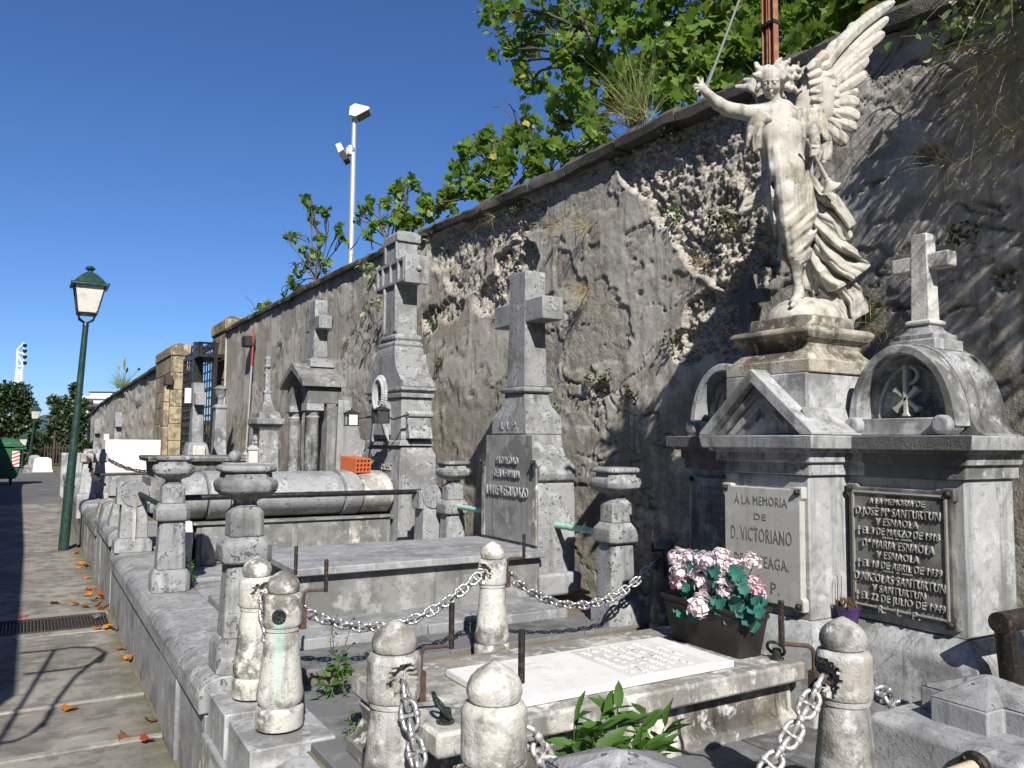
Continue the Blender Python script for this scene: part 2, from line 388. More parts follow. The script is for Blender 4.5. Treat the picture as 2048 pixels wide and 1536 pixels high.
M['white_paint'] = metal('white_enamel', (.74, .74, .72), (.5, .46, .4), .45, 0, .15, 18, .1)
M['cable'] = metal('steel_cable', (.24, .24, .24), (.12, .11, .1), .5, .5, .4, 80)
M['beige_pipe'] = metal('beige_painted_pipe', (.5, .41, .29), (.3, .25, .18), .5, 0, .25, 50, .2)
M['bin_green'] = metal('green_bin_plastic', (.022, .1, .042), (.03, .125, .055), .45, 0, .5, 5, .05)
M['rubber'] = metal('black_rubber', (.02, .02, .02), (.035, .035, .035), .7, 0, .5, 20)
M['red'] = metal('red_reflector', (.6, .05, .035), (.5, .04, .03), .4, 0, .5, 20, .05)
M['red_paint'] = metal('red_conduit', (.42, .07, .045), (.3, .09, .06), .55, 0, .5, 20, .1)
M['planter'] = metal('dark_brown_planter_plastic', (.016, .014, .013), (.024, .021, .019), .5, 0, .5, 15, .08)
M['purple'] = metal('purple_pot_plastic', (.045, .022, .085), (.06, .03, .11), .45, 0, .5, 15, .05)
M['brick_clay'] = metal('hollow_brick_clay', (.5, .13, .055), (.4, .1, .045), .85, 0, .5, 60, .3, .2)
M['glass_milk'] = metal('milky_lantern_glass', (.62, .6, .53), (.5, .48, .42), .3, 0, .4, 8, .05)
M['glass_dark'] = metal('dark_lantern_glass', (.06, .06, .06), (.03, .03, .03), .15, 0, .4, 8, .05)
M['brown_stick'] = metal('incense_stick', (.04, .03, .025), (.06, .045, .035), .8)
M['foil'] = metal('crumpled_foil', (.7, .7, .7), (.5, .5, .5), .25, .9, .3, 60, .8)

def leafm(name, c, c2, trans=.35, rough=.45, green=True):
    t = NT(name); oi = t.n('ObjectInfo'); geo = t.n('NewGeometry')
    rnd_ = geo.outputs['Random Per Island']
    col = t.mix(rnd_, c, c2); col = t.mix(t.ramp(t.noise(14, 2), .4, .7, 0, .35), col, tuple(x*.6 for x in c))
    m = t.out(col, rough, spec=.4)
    tr = t.n('BsdfTranslucent'); t.put(tr.inputs['Color'], t.mix(.5, col, (c2[0]*1.5, c2[1]*1.6, c2[2]*.7)) if green else col)
    mx = t.n('MixShader'); mx.inputs[0].default_value = trans; t.lk(t.b.outputs[0], mx.inputs[1]); t.lk(tr.outputs[0], mx.inputs[2])
    t.lk(mx.outputs[0], t.t.nodes['Material Output'].inputs['Surface']); return m
M['leaf'] = leafm('tulip_tree_leaf', (.085, .165, .028), (.19, .28, .055), .42)
M['leaf_yellow'] = leafm('yellowing_leaf', (.32, .26, .04), (.5, .33, .06), .4)
M['leaf_dark'] = leafm('dark_evergreen_leaf', (.022, .042, .016), (.055, .082, .028), .15)
M['weed'] = leafm('weed_leaf', (.04, .105, .018), (.085, .175, .03), .3, .6)
M['weed_dry'] = leafm('dry_grass', (.3, .24, .13), (.45, .37, .21), .3, .7)
M['grass'] = leafm('green_grass_blade', (.13, .22, .05), (.34, .38, .13), .35)
M['vine'] = leafm('pale_vine_leaf', (.17, .25, .09), (.42, .46, .26), .3)
M['moss'] = leafm('wall_moss', (.04, .055, .015), (.11, .1, .035), .1, .9)
M['teal_leaf'] = leafm('cloth_geranium_leaf', (.02, .1, .078), (.045, .2, .165), .2, .6, False)
M['petal'] = leafm('pink_cloth_petal', (.88, .73, .76), (.93, .87, .88), .3, .6, False)
M['petal_deep'] = leafm('deep_pink_bud', (.8, .5, .55), (.88, .66, .7), .3, .6, False)
M['stem_green'] = metal('green_stem', (.05, .1, .03), (.08, .13, .04), .6)
M['bark'] = stone('grey_brown_bark', (.075, .06, .045), (.03, .025, .02), (.14, .12, .09), .6, 0, .5, 0, .9, .8, scale=4)
M['twig'] = metal('dry_twig', (.11, .085, .065), (.06, .045, .035), .9)
M['succulent'] = leafm('succulent', (.06, .075, .025), (.17, .075, .04), .15)
M['fallen'] = leafm('fallen_orange_leaf', (.5, .13, .02), (.62, .26, .03), .25)
M['fallen_red'] = leafm('fallen_red_leaf', (.3, .055, .02), (.42, .1, .03), .2)
M['fallen_brown'] = leafm('fallen_brown_leaf', (.16, .075, .035), (.24, .12, .06), .15)

def wall_mat():
    t = NT('old_plaster_wall'); t._co = t.tc.outputs['Object']; ob = t.tc.outputs['Object']
    rb = t.n('Attribute', attribute_name='rubble').outputs['Fac']; sp = t.n('Attribute', attribute_name='spall').outputs['Fac']; ck = t.n('Attribute', attribute_name='crack').outputs['Fac']
    big = t.noise(.8, 4, .6); mid = t.noise(5, 5, .66); fine = t.noise(46, 4, .72)
    pl = t.mix(t.ramp(big, .4, .62), (.41, .385, .34), (.52, .49, .44))
    pl = t.mix(t.ramp(fine, .5, .72, 0, .45), pl, (.2, .178, .145))
    sep = t.n('SeparateXYZ'); t.lk(ob, sep.inputs[0])
    lowg = t.ramp(t.math('ADD', sep.outputs[2], t.math('MULTIPLY', big, 1.6)), 2.3, 3.3, .1, -.05)       # brown crust is thicker low down
    crust = t.ramp(t.math('ADD', mid, lowg), .5, .6)
    pl = t.mix(t.math('MULTIPLY', crust, t.ramp(fine, .25, .6, .35, .85)), pl, (.225, .202, .165))
    st = t.noise(1, 4, .65, t.scl(ob, (12, 12, .6))); pl = t.mix(t.ramp(st, .5, .72, 0, .65), pl, (.11, .1, .082))
    pl = t.mix(t.ramp(st, .46, .3, 0, .3), pl, (.52, .49, .44))
    pl = t.mix(t.math('MULTIPLY', sp, .45), pl, t.mix(t.ramp(fine, .35, .65), (.18, .16, .13), (.32, .295, .25)))
    pl = t.mix(t.math('MULTIPLY', ck, .85), pl, (.05, .043, .032))
    ru = t.mix(t.ramp(fine, .36, .6), (.2, .178, .145), (.6, .56, .49)); ru = t.mix(t.ramp(mid, .56, .68, 0, .75), ru, (.12, .102, .075)); ru = t.mix(t.ramp(t.noise(12, 3), .58, .7, 0, .6), ru, (.22, .15, .085))
    c = t.mix(rb, pl, ru)
    h = t.math('ADD', t.math('MULTIPLY', fine, .45), t.math('MULTIPLY', t.math('MULTIPLY', rb, fine), 1.8)); h = t.math('ADD', h, t.math('MULTIPLY', mid, .5)); h = t.math('ADD', h, t.math('MULTIPLY', t.math('MULTIPLY', sp, fine), .8))
    return t.out(c, .93, t.bump(h, .7, .014), spec=.1)
M['wall'] = wall_mat()

def path_mat():
    t = NT('worn_path_concrete'); t._co = t.tc.outputs['Object']
    big = t.noise(.8, 8, .65); mid = t.noise(5, 8, .7); g = t.noise(90, 4, .7)
    c = t.mix(t.ramp(big, .4, .62), (.19, .178, .155), (.28, .262, .23)); c = t.mix(t.ramp(mid, .44, .62, 0, .8), c, (.1, .094, .08)); c = t.mix(t.ramp(t.noise(1.9, 5, .6), .52, .6, 0, .6), c, (.12, .112, .098))
    c = t.mix(t.ramp(t.noise(1, 7, .7, t.scl(t.co(), (2, 9, 1))), .58, .66, 0, .7), c, (.36, .335, .29))
    c = t.mix(t.ramp(g, .5, .75, 0, .4), c, (.36, .34, .3))
    sx = t.n('SeparateXYZ'); t.lk(t.co(), sx.inputs[0])
    mossn = t.math('ADD', sx.outputs[0], t.math('MULTIPLY', t.noise(3, 5, .7), .55))
    c = t.mix(t.ramp(mossn, .72, 1.02, 0, .65), c, (.1, .096, .045))
    h = t.math('ADD', t.math('MULTIPLY', mid, .7), t.math('MULTIPLY', g, .5))
    return t.out(c, .9, t.bump(h, .6, .008), spec=.2)
M['path'] = path_mat()
def asphalt():
    t = NT('asphalt'); g = t.noise(120, 4, .7); c = t.mix(t.ramp(t.noise(1.2, 6), .4, .65), (.1, .1, .1), (.14, .138, .135)); c = t.mix(t.ramp(g, .5, .8, 0, .5), c, (.16, .16, .16))
    return t.out(c, .9, t.bump(g, .5, .005), spec=.2)
M['asphalt'] = asphalt()
M['soil'] = stone('dry_soil', (.12, .1, .07), (.06, .05, .035), (.2, .17, .12), .5, 0, 0, 0, .95, .8)
M['terrain'] = stone('scrub_ground', (.07, .085, .035), (.04, .05, .02), (.13, .12, .06), .5, 0, 0, 0, .95, .6)
M['building_white'] = metal('white_render', (.74, .75, .76), (.66, .67, .68), .8, 0, .5, 1, .05)
M['hill'] = metal('distant_hill_wood', (.045, .075, .09), (.06, .09, .1), .9, 0, .5, .02, .1)
M['window'] = metal('window_glass', (.1, .12, .14), (.06, .07, .08), .15, 0, .5, 1, .05)

def stained():
    m0 = M['white'].copy(); m0.name = 'white_marble_with_verdigris'; nt = m0.node_tree; b = nt.nodes['Principled BSDF']; lk = b.inputs['Base Color'].links[0].from_socket
    tc = nt.nodes.new('ShaderNodeTexCoord'); sp = nt.nodes.new('ShaderNodeSeparateXYZ'); nt.links.new(tc.outputs['Object'], sp.inputs[0])
    d = nt.nodes.new('ShaderNodeVectorMath'); d.operation = 'DOT_PRODUCT'; nt.links.new(tc.outputs['Object'], d.inputs[0]); d.inputs[1].default_value = (.91, -.42, 0)
    f = nt.nodes.new('ShaderNodeVectorMath'); f.operation = 'DOT_PRODUCT'; nt.links.new(tc.outputs['Object'], f.inputs[0]); f.inputs[1].default_value = (-.42, -.9, 0)
    def mr(s, a, c, lo, hi):
        o = nt.nodes.new('ShaderNodeMapRange'); o.interpolation_type = 'SMOOTHSTEP'; nt.links.new(s, o.inputs[0]); o.inputs[1].default_value, o.inputs[2].default_value, o.inputs[3].default_value, o.inputs[4].default_value = a, c, lo, hi; return o.outputs[0]
    def mu(a, c):
        o = nt.nodes.new('ShaderNodeMath'); o.operation = 'MULTIPLY'; nt.links.new(a, o.inputs[0]); nt.links.new(c, o.inputs[1]); return o.outputs[0]
    ab = nt.nodes.new('ShaderNodeMath'); ab.operation = 'ABSOLUTE'; nt.links.new(d.outputs['Value'], ab.inputs[0])
    fac = mu(mu(mr(ab.outputs[0], .008, .03, .5, 0), mr(f.outputs['Value'], .02, .05, 0, 1)), mu(mr(sp.outputs[2], .05, .3, 0, 1), mr(sp.outputs[2], .43, .46, 1, 0)))
    mx = nt.nodes.new('ShaderNodeMix'); mx.data_type = 'RGBA'; nt.links.new(fac, mx.inputs[0]); nt.links.new(lk, mx.inputs[6]); mx.inputs[7].default_value = (.3, .52, .42, 1); nt.links.new(mx.outputs[2], b.inputs['Base Color']); return m0
M['white_stained'] = stained()
# ---------------------------------------------------------------- ground, path, kerbs, wall, gate
def sheet(name, x0, x1, y0, y1, z, mat):
    return structure(MB().box(x0, x1, y0, y1, z-.02, z).build(name, mat, smooth=0))
sheet('ground', -3000, 3000, -2000, 4000, -.25, M['terrain'])
path = MB()
path.prism([(-4, -.02), (14, -.02), (24, .28), (31, .3), (31, -.24), (-4, -.24)], 'x', -3.4, .72)
path = structure(path.build('path', M['soil'], smooth=0))
def slab(name, x0, x1, y0, y1, z0, z1, mat, parent, bevel=.006, jit=.004):
    m = MB(); m.box(x0, x1, y0, y1, z0, z1)
    m.v = [(x+rnd.uniform(-jit, jit), y+rnd.uniform(-jit, jit), z+(rnd.uniform(-jit, jit)*.5 if z == z1 else 0)) for x, y, z in m.v]
    return m.build(name, mat, parent, bevel)
YJ = [-3, -.6, 1.5, 3.1, 4.0, 4.79, 5.61, 7.68]
for a, b in zip(YJ[:-1], YJ[1:]):
    slab('concrete_slab', -1.5, .685, a+.008, b-.008, -.1, rnd.uniform(-.004, .006), M['path'], path)
slab('concrete_band', -1.5, .685, 5.59, 5.635, -.05, .009, M['concrete'], path, .008)
slab('concrete_band', -1.5, .685, 4.765, 4.815, -.05, .009, M['concrete'], path, .008)
slab('concrete_band', -1.5, .685, 7.6, 7.74, -.05, .006, M['concrete'], path, .008)
slab('concrete_band', -1.5, .685, 8.36, 8.52, -.05, .006, M['concrete'], path, .008)
for a, b in ((8.5, 10.6), (10.6, 13.2)):
    slab('concrete_slab', -1.5, .685, a+.008, b-.008, -.1, 0, M['path'], path)
def ramp_z(y): return 0 if y < 13.5 else min(.3, (y-13.5)*.03)
for a, b in ((13.2, 16.5), (16.5, 20.), (20., 24.)):
    m = MB(); n = 8
    for i in range(n):
        ya, yb = a+(b-a)*i/n, a+(b-a)*(i+1)/n
        k = len(m.v); m.v += [(-3.3, ya, ramp_z(ya)), (.66, ya, ramp_z(ya)), (.66, yb, ramp_z(yb)), (-3.3, yb, ramp_z(yb))]; m.f.append((k, k+1, k+2, k+3))
    m.build('asphalt_stretch' if b > 20.1 else 'concrete_slab', M['asphalt'] if b > 20.1 else M['path'], path, smooth=0)
road = structure(MB().box(-60, 14, 24, 40, .2, .305).build('road', M['asphalt'], smooth=0))
# drain grate across the path
g = thing('drain_grate', (-.4, 8.05, 0), 'rusty iron drain grate set across the concrete path', 'drain grate')
MB().box(-1.5, .66, 7.745, 7.79, -.06, .008).box(-1.5, .66, 8.31, 8.355, -.06, .008).build('frame', M['rust'], g)
m = MB(); x = -1.49
while x < .65: m.box(x, x+.012, 7.79, 8.31, -.045, .004); x += .026
o = m.build('grating', M['iron'], g, smooth=0); o['kind'] = 'stuff'
MB().box(-1.5, .66, 7.79, 8.31, -.08, -.07).build('channel_floor', M['rubber'], g)

# kerbs in front of the graves ------------------------------------------------
def kerb(y0, y1, ztop, label, capmat, panmat, caps, pans, x=.70, base=0., capw=.34, name='grave_kerb', proud=()):
    t = thing(name, (x, (y0+y1)/2, 0), label, 'kerb', 'kerb walls along the path')
    for i in range(caps):
        a, b = y0+(y1-y0)*i/caps, y0+(y1-y0)*(i+1)/caps
        m = MB(); m.prism([(x-.02, ztop-.15), (x+capw, ztop-.15), (x+capw, ztop), (x+.05, ztop), (x+.005, ztop-.02), (x-.02, ztop-.06)], 'y', a+.003, b-.003)
        m.build('cap_stone', capmat, t, .008)
    ys = [y0+(y1-y0)*i/pans+(rnd.uniform(-.06, .06) if 0 < i < pans else 0) for i in range(pans+1)]
    for i in range(pans):
        d = .022 if i in proud else rnd.uniform(0, .006)
        MB().box(x+.012-d, x+.2, ys[i]+.004, ys[i+1]-.004, base-.05, ztop-.158).build('face_panel', panmat, t, .005)
    return t
kerb(3.76, 8.52, .55, 'long grey limestone kerb with rounded cap in front of the urn pillars', M['grey'], M['grey_smooth'], 3, 7, proud=(1,))
kerb(8.6, 10.5, .72, 'narrow pale kerb slab just beyond the grey disc-topped post', M['grey_smooth'], M['grey_smooth'], 1, 3, capw=.2)
kerb(10.55, 13.0, .62, 'stained kerb with the street lamp standing beside it', M['grey_dirty'], M['white_dirty'], 2, 3, base=0)
kerb(13.05, 18.5, .66, 'far kerb carrying the two tapered chain posts', M['grey_smooth'], M['grey_dirty'], 3, 4, base=0)
kerb(18.6, 23.4, .8, 'farthest kerb near the road and the green bin', M['grey_smooth'], M['grey_smooth'], 2, 3, base=.1)

sheet('plot_ground', .9, 3.62, 3.72, 24, .47, M['soil']).scale = (1, 1, 1)
MB()
# floor slabs of the plots
fl1 = structure(MB().box(.92, 3.62, 1.3, 3.72, .2, .462).build('plot_floor', M['soil'], smooth=0))
xs = [.93, 1.62, 2.35, 3.05, 3.6]
for i in range(4):
    for a, b in ((1.32, 2.5), (2.5, 3.66)): slab('floor_slab', xs[i]+.004, xs[i+1]-.004, a+.004, b-.004, .44, .49, M['floor'], fl1, .004, .003)
fl2 = structure(MB().box(1.04, 3.6, 3.74, 6.4, .3, .51).build('plot_floor', M['soil'], smooth=0))
for xa, xb in ((1.045, 1.9), (1.9, 2.75), (2.75, 3.58)):
    slab('floor_slab', xa+.003, xb-.003, 3.75, 4.12, .49, .53, M['floor'], fl2, .004, .003)
    slab('floor_slab', xa+.003, xb-.003, 5.62, 6.38, .49, .545, M['grey_smooth'], fl2, .004, .003)
for xa, xb in ((1.045, 1.95), (1.95, 2.9)):
    slab('plinth_slab', xa+.003, xb-.003, 4.125, 5.61, .49, .582, M['grey_smooth'], fl2, .006, .002)
fl3 = structure(MB().box(1.04, 3.6, 6.42, 8.6, .3, .5).build('plot_floor', M['soil'], smooth=0))
for ya, yb in ((6.43, 7.05), (7.05, 7.8), (7.8, 8.58)):
    slab('floor_slab', 1.045, 2.0, ya+.003, yb-.003, .49, .56, M['grey_smooth'], fl3, .005, .003)
    slab('floor_slab', 2.003, 3.58, ya+.003, yb-.003, .49, .555, M['grey_smooth'], fl3, .005, .003)
fl4 = structure(MB().box(.9, 3.6, 8.62, 11, .3, .58).build('plot_floor', M['grey_dirty'], smooth=0))

# front blocks of the chained plot ---------------------------------------------
t = thing('plot_front_wall', (.8, 2.5, 0), 'stepped pale marble blocks carrying the front bollards of the chained grave', 'low wall')
for ya, yb in ((3.40, 3.74), (2.97, 3.33), (1.90, 2.26), (1.32, 1.74)):
    MB().box(.715, 1.03, ya, yb, .05, .5).build('block', M['veined'], t, .007)
for ya, yb in ((3.335, 3.395), (1.745, 1.895)):
    MB().box(.76, 1.0, ya, yb, .0, .42).build('link_stone', M['grey_smooth'], t, .006)
MB().prism([(.74, .0), (1.04, .0), (1.04, .46), (.86, .46), (.74, .40)], 'y', 2.265, 2.965).build('threshold', M['veined'], t, .008)
MB().box(.69, .72, 1.3, 3.75, -.02, .33).build('footing', M['grey_smooth'], t, .006)
MB().prism([(.66, -.02), (.71, -.02), (.71, .30), (.69, .30)], 'y', 1.3, 3.755).build('skirting', M['white_dirty'], t, .004)

# the cemetery wall ------------------------------------------------------------
WX = 3.62
TOPP = [(-2, 3.55), (1.9, 3.62), (2.6, 3.70), (3.8, 3.73), (5.4, 3.74), (7.8, 3.84), (10.3, 3.92), (15.3, 3.975), (19.6, 3.98)]
def wtop(y): return float(np.interp(y, [p[0] for p in TOPP], [p[1] for p in TOPP]))
BLOBS = []
for px, py, r in ((1400, 300, 130), (1450, 410, 110), (1310, 300, 70), (1490, 520, 80), (1430, 480, 75), (1420, 640, 62), (1375, 690, 40), (1470, 640, 50), (1250, 290, 40), (1500, 330, 90),
                  (960, 470, 52), (1020, 440, 46), (930, 545, 42), (890, 500, 34), (1030, 520, 44), (985, 590, 36), (900, 620, 25), (1060, 430, 30), (860, 640, 22),
                  (760, 560, 12), (1200, 780, 16), (1850, 310, 22), (2010, 560, 30)):
    p = at(px, py, X=WX); q = at(px+r, py, X=WX); s = (at(px, py-r, X=WX)-p).length
    BLOBS.append((p.y, p.z, abs(p.y-q.y), s))
def wall_patch(name, y0, y1, dy, z0, dz, parent, dense):
    ny = int((y1-y0)/dy)+1; nz = int((4.0-z0)/dz)+1
    yy = np.linspace(y0, y1, ny); tt = np.linspace(0, 1, nz); top = np.interp(yy, [p[0] for p in TOPP], [p[1] for p in TOPP])
    Y, T = np.meshgrid(yy, tt, indexing='ij'); Z = z0+(top[:, None]-z0)*T
    f = np.full_like(Y, -1.)
    for by, bz, ry, rz in BLOBS: f = np.maximum(f, 1-np.hypot((Y-by)/ry, (Z-bz)/rz))
    f = f+.7*(fbm(Y*2.2, Z*2.6, oct=5, seed=3)-.42)+.3*(fbm(Y*9, Z*9, oct=3, seed=8)-.5)
    mask = np.clip((f-.02)/.03, 0, 1)
    s1 = fbm(Y*1.05, Z*1.7, oct=6, seed=21); s2 = fbm(Y*2.6, Z*3.4, oct=5, seed=41)
    spall = np.clip(np.clip((s1-.55)/.008, 0, 1)+np.clip((s2-.635)/.01, 0, 1), 0, 1)*(1-mask)          # thin layer of render fallen away
    ck = fbm(Y*.8+.35*vnoise(Y*5, Z*5, seed=3), Z*2.0+.45*vnoise(Y*4, Z*4, seed=6), oct=5, seed=51); gate = np.clip((fbm(Y*1.1, Z*1.1, oct=2, seed=61)-.42)/.06, 0, 1)
    crk = np.clip(np.clip(1-np.abs(ck-.5)/.0065, 0, 1)*gate+np.clip(1-np.abs(ck-.57)/.0055, 0, 1)*(1-gate)+np.clip(1-np.abs(ck-.43)/.0055, 0, 1)*.9, 0, 1)*(1-mask)
    wx, wz = 1.5*fbm(Y*9, Z*9, oct=3, seed=4), 1.5*fbm(Y*9, Z*9, oct=3, seed=5)
    d1, d2, idv = worley(Y*15+wx, Z*17+wz, 2); d3, d4, id2 = worley(Y*38+wx*2, Z*42+wz*2, 6)
    rub = -.05+.034*(idv-.4)*np.clip((d2-d1)*6, 0, 1)+.028*(id2-.5)*np.clip((d4-d3)*6, 0, 1)+.05*(fbm(Y*20, Z*20, oct=4, seed=9, gain=.7)-.5)-.03*np.clip((fbm(Y*6, Z*7, oct=4, seed=19)-.55)/.06, 0, 1)
    lip = .004*np.exp(-((f+.02)/.05)**2)
    pla = .016*(fbm(Y*1.2, Z*1.2, oct=4, seed=1)-.5)+.007*(fbm(Y*7, Z*7, oct=3, seed=2)-.5)+.006*(fbm(Y*24, Z*24, oct=3, seed=7)-.5)-.012*spall*(1+.5*(fbm(Y*18, Z*18, oct=3, seed=77)-.5))-.016*crk+lip+.01*(fbm(Y*22, Z*22, oct=3, seed=78)-.5)*spall
    X = WX-(pla*(1-mask)+rub*mask)
    V = np.stack([X, Y, Z], -1).reshape(-1, 3); i = np.arange(ny*nz).reshape(ny, nz)
    F = np.stack([i[:-1, :-1], i[1:, :-1], i[1:, 1:], i[:-1, 1:]], -1).reshape(-1, 4)[:, ::-1]
    return np_mesh(name, V, F, M['wall'], parent, 1, {'rubble': (mask*.95).ravel(), 'spall': spall.ravel(), 'crack': crk.ravel()})
wt = thing('cemetery_wall', (0, 0, 0), 'tall weathered cemetery wall with flaking grey plaster and bare rubble behind the tombs', 'wall')
wall_patch('plaster_face', .4, 1.7, .03, .3, .03, wt, 1); wall_patch('plaster_face', 1.7, 6.4, .0125, .3, .0125, wt, 1)
wall_patch('plaster_face', 6.4, 12.4, .026, .3, .03, wt, 0)
wall_patch('plaster_face', 12.4, 18.35, .05, .3, .05, wt, 0)
m = MB(); ys = [.4, 1.9, 2.6, 3.8, 5.4, 7.8, 10.3, 15.3, 18.35]
for a, b in zip(ys[:-1], ys[1:]):
    m.add([(WX+.09, a, 0), (4.05, a, 0), (4.05, b, 0), (WX+.09, b, 0), (WX+.09, a, wtop(a)-.005), (4.05, a, wtop(a)-.005), (4.05, b, wtop(b)-.005), (WX+.09, b, wtop(b)-.005)],
          [(0, 1, 2, 3), (4, 7, 6, 5), (0, 4, 5, 1), (2, 6, 7, 3), (1, 5, 6, 2), (0, 3, 7, 4)])
m.build('core', M['wall'], wt, smooth=0)
MB().box(WX-.02, 4.05, 18.33, 18.4, .2, 3.97).build('end_face', M['wall'], wt, .01)
y = .4
while y < 18.3:                                       # coping stones
    L = rnd.uniform(.55, .95); b = min(y+L, 18.38); za, zb = wtop(y), wtop(b); n = 6; rings = []
    pr = rnd.uniform(.045, .075); th = rnd.uniform(.085, .11); o1 = rnd.uniform(-.008, .01)
    for i in range(n+1):
        yy = y+.006+(b-y-.012)*i/n; z = za+(zb-za)*i/n+o1; j = lambda s=.008: rnd.uniform(-s, s)
        rings.append([(WX-pr+j(), yy, z+j()), (WX-pr-.012+j(), yy, z+th*.55+j()), (WX-pr+.03+j(), yy, z+th+j(.012)), (3.85, yy, z+th+.03+j()), (4.12, yy, z+th), (4.12, yy, z)])
    MB().loft(rings).build('coping_stone', M['coping'], wt, 0, 50); y = b
# the far stretch beyond the gate, falling away
FT = [(23.8, 3.86), (28, 3.76), (36, 3.7), (50, 3.5), (60, 3.15), (70, 2.7), (76, 2.4)]
def ftop(y): return float(np.interp(y, [p[0] for p in FT], [p[1] for p in FT]))
fw = thing('far_cemetery_wall', (3.3, 40, 0), 'far stretch of rubble cemetery wall running down towards the white flats', 'wall')
yy = np.arange(23.8, 76, .16); tt = np.linspace(0, 1, 34); top = np.interp(yy, [p[0] for p in FT], [p[1] for p in FT]); Y, T = np.meshgrid(yy, tt, indexing='ij'); Z = -.4+(top[:, None]+.4)*T
d1, d2, idv = worley(Y*1.6, Z*3.4, 3); mk = np.clip((fbm(Y*.35, Z*.7, oct=4, seed=31)-.35)/.05, 0, 1)
X = 3.32-mk*(.12*(idv-.3)*np.clip((d2-d1)*4, 0, 1)-.03)-(1-mk)*.02*fbm(Y, Z, seed=4)
i = np.arange(Y.size).reshape(Y.shape); F = np.stack([i[:-1, :-1], i[1:, :-1], i[1:, 1:], i[:-1, 1:]], -1).reshape(-1, 4)[:, ::-1]
np_mesh('rubble_face', np.stack([X, Y, Z], -1).reshape(-1, 3)-np.array((3.3, 40, 0)), F, M['wall'], fw, 1, {'rubble': (mk*.8).ravel()})
m = MB()
for a, b in zip(FT[:-1], FT[1:]):
    a, b = a[0], b[0]
    m.add([(3.4, a, -.4), (3.8, a, -.4), (3.8, b, -.4), (3.4, b, -.4), (3.4, a, ftop(a)), (3.8, a, ftop(a)), (3.8, b, ftop(b)), (3.4, b, ftop(b))], [(0, 1, 2, 3), (4, 7, 6, 5), (0, 4, 5, 1), (2, 6, 7, 3), (1, 5, 6, 2), (0, 3, 7, 4)])
m.build('core', M['wall'], fw, smooth=0)
y = 23.8
while y < 75.5:
    b = min(y+rnd.uniform(1, 1.7), 76); za, zb = ftop(y), ftop(b); j = rnd.uniform(-.02, .03)
    MB().loft([[(3.22, yy, z+j), (3.22, yy, z+.12+j), (3.8, yy, z+.17+j), (3.85, yy, z+j)] for yy, z in ((y+.01, za), (b-.01, zb))]).build('coping_stone', M['coping'], fw, .02); y = b
m = MB(); m.lathe(3.4, 62, [(.25, 3.1), (.28, 3.25), (.12, 3.4), (.1, 3.5), (.42, 3.72), (.46, 3.82), (.3, 3.86), (.12, 3.95), (.2, 4.1), (.12, 4.3), (.02, 4.36)], 14)
tag(m.build('stone_urn', M['coping'], org=Vector((0, 0, 0))), 'dark stone urn on top of the far wall before the white flats', 'urn')

# gate piers -------------------------------------------------------------------
def pier(x0, x1, y0, y1, ztop, courses, label, group='gate piers'):
    t = thing('gate_pier', ((x0+x1)/2, (y0+y1)/2, 0), label, 'gate pier', group); z = .2; h = (ztop-.35-z)/courses
    for i in range(courses):
        zz = z+h*i; k = rnd.uniform(-.01, .012)
        if i % 2: cuts = [(y0, y0+(y1-y0)*.55), (y0+(y1-y0)*.55, y1)]
        else: cuts = [(y0, y0+(y1-y0)*.35), (y0+(y1-y0)*.35, y1)]
        for a, b in cuts: MB().box(x0-k, x1, a+.004, b-.004, zz+.005, zz+h-.003).build('ashlar_block', M['yellow_stone'], t, .015)
    MB().stackr([(ztop-.35, x0-.03, x1+.02, y0-.03, y1+.03), (ztop-.1, x0-.03, x1+.02, y0-.03, y1+.03), (ztop, x0+.1, x1-.05, y0+.12, y1-.12)]).build('cap_block', M['yellow_stone'], t, .02)
    return t
p1 = pier(3.12, 3.62, 22.9, 25.9, 4.2, 8, 'ochre sandstone gate pier on the far side of the iron gate')
for k, zz in ((0, .3), (1, 1.15), (2, 1.95), (3, 2.6)):
    MB().box(2.98, 3.12, 22.9, 23.3, zz, zz+[.84, .79, .64, .4][k]).build('quoin_block', M['yellow_stone'], p1, .02)
MB().box(2.98, 3.16, 22.75, 23.2, 3.05, 3.3).build('hinge_box', M['rust'], p1, .01)
p2 = pier(3.66, 4.3, 18.6, 20.2, 4.42, 7, 'dark topped gate pier rising behind the near wall end')
gt = thing('iron_gate', (3.42, 20.6, 0), 'tall black iron lattice gate between the stone piers', 'gate')
zb, zt = .55, 3.7
for yv in (18.45, 20.45, 20.62, 22.6): MB().box(3.38, 3.46, yv-.04, yv+.04, zb, zt).build('stile', M['black_rail'], gt)
for z in (zb, 1.3, 2.0, 2.75, zt): MB().box(3.385, 3.455, 18.45, 22.6, z-.035, z+.035).build('rail', M['black_rail'], gt)
n = 0
for yv in np.arange(18.75, 22.55, .3): MB().box(3.41, 3.43, yv-.03, yv+.03, zb, zt).build('upright_bar', M['black_rail'], gt, smooth=0)
for z in np.arange(zb+.2, zt, .2): MB().box(3.4, 3.41, 18.45, 22.6, z-.022, z+.022).build('cross_bar', M['black_rail'], gt, smooth=0)
m = MB()
for yv in np.arange(18.5, 22.6, .13): m.box(3.41, 3.43, yv-.01, yv+.01, zt, zt+.12)
m.build('spikes', M['black_rail'], gt, smooth=0)['kind'] = 'stuff'
for yv in (18.6, 19.6): MB().tube([(3.5, yv, 3.45), (3.1, yv, 3.45), (3.1, yv, 3.75), (3.5, yv, 3.75)], .03, 6).build('hood_bracket', M['black_rail'], gt)
MB().box(3.05, 3.62, 18.4, 19.8, 3.42, 3.5).build('hood_beam', M['black_rail'], gt)
p = at(396, 700, D=18); q = at(392, 905, D=18)
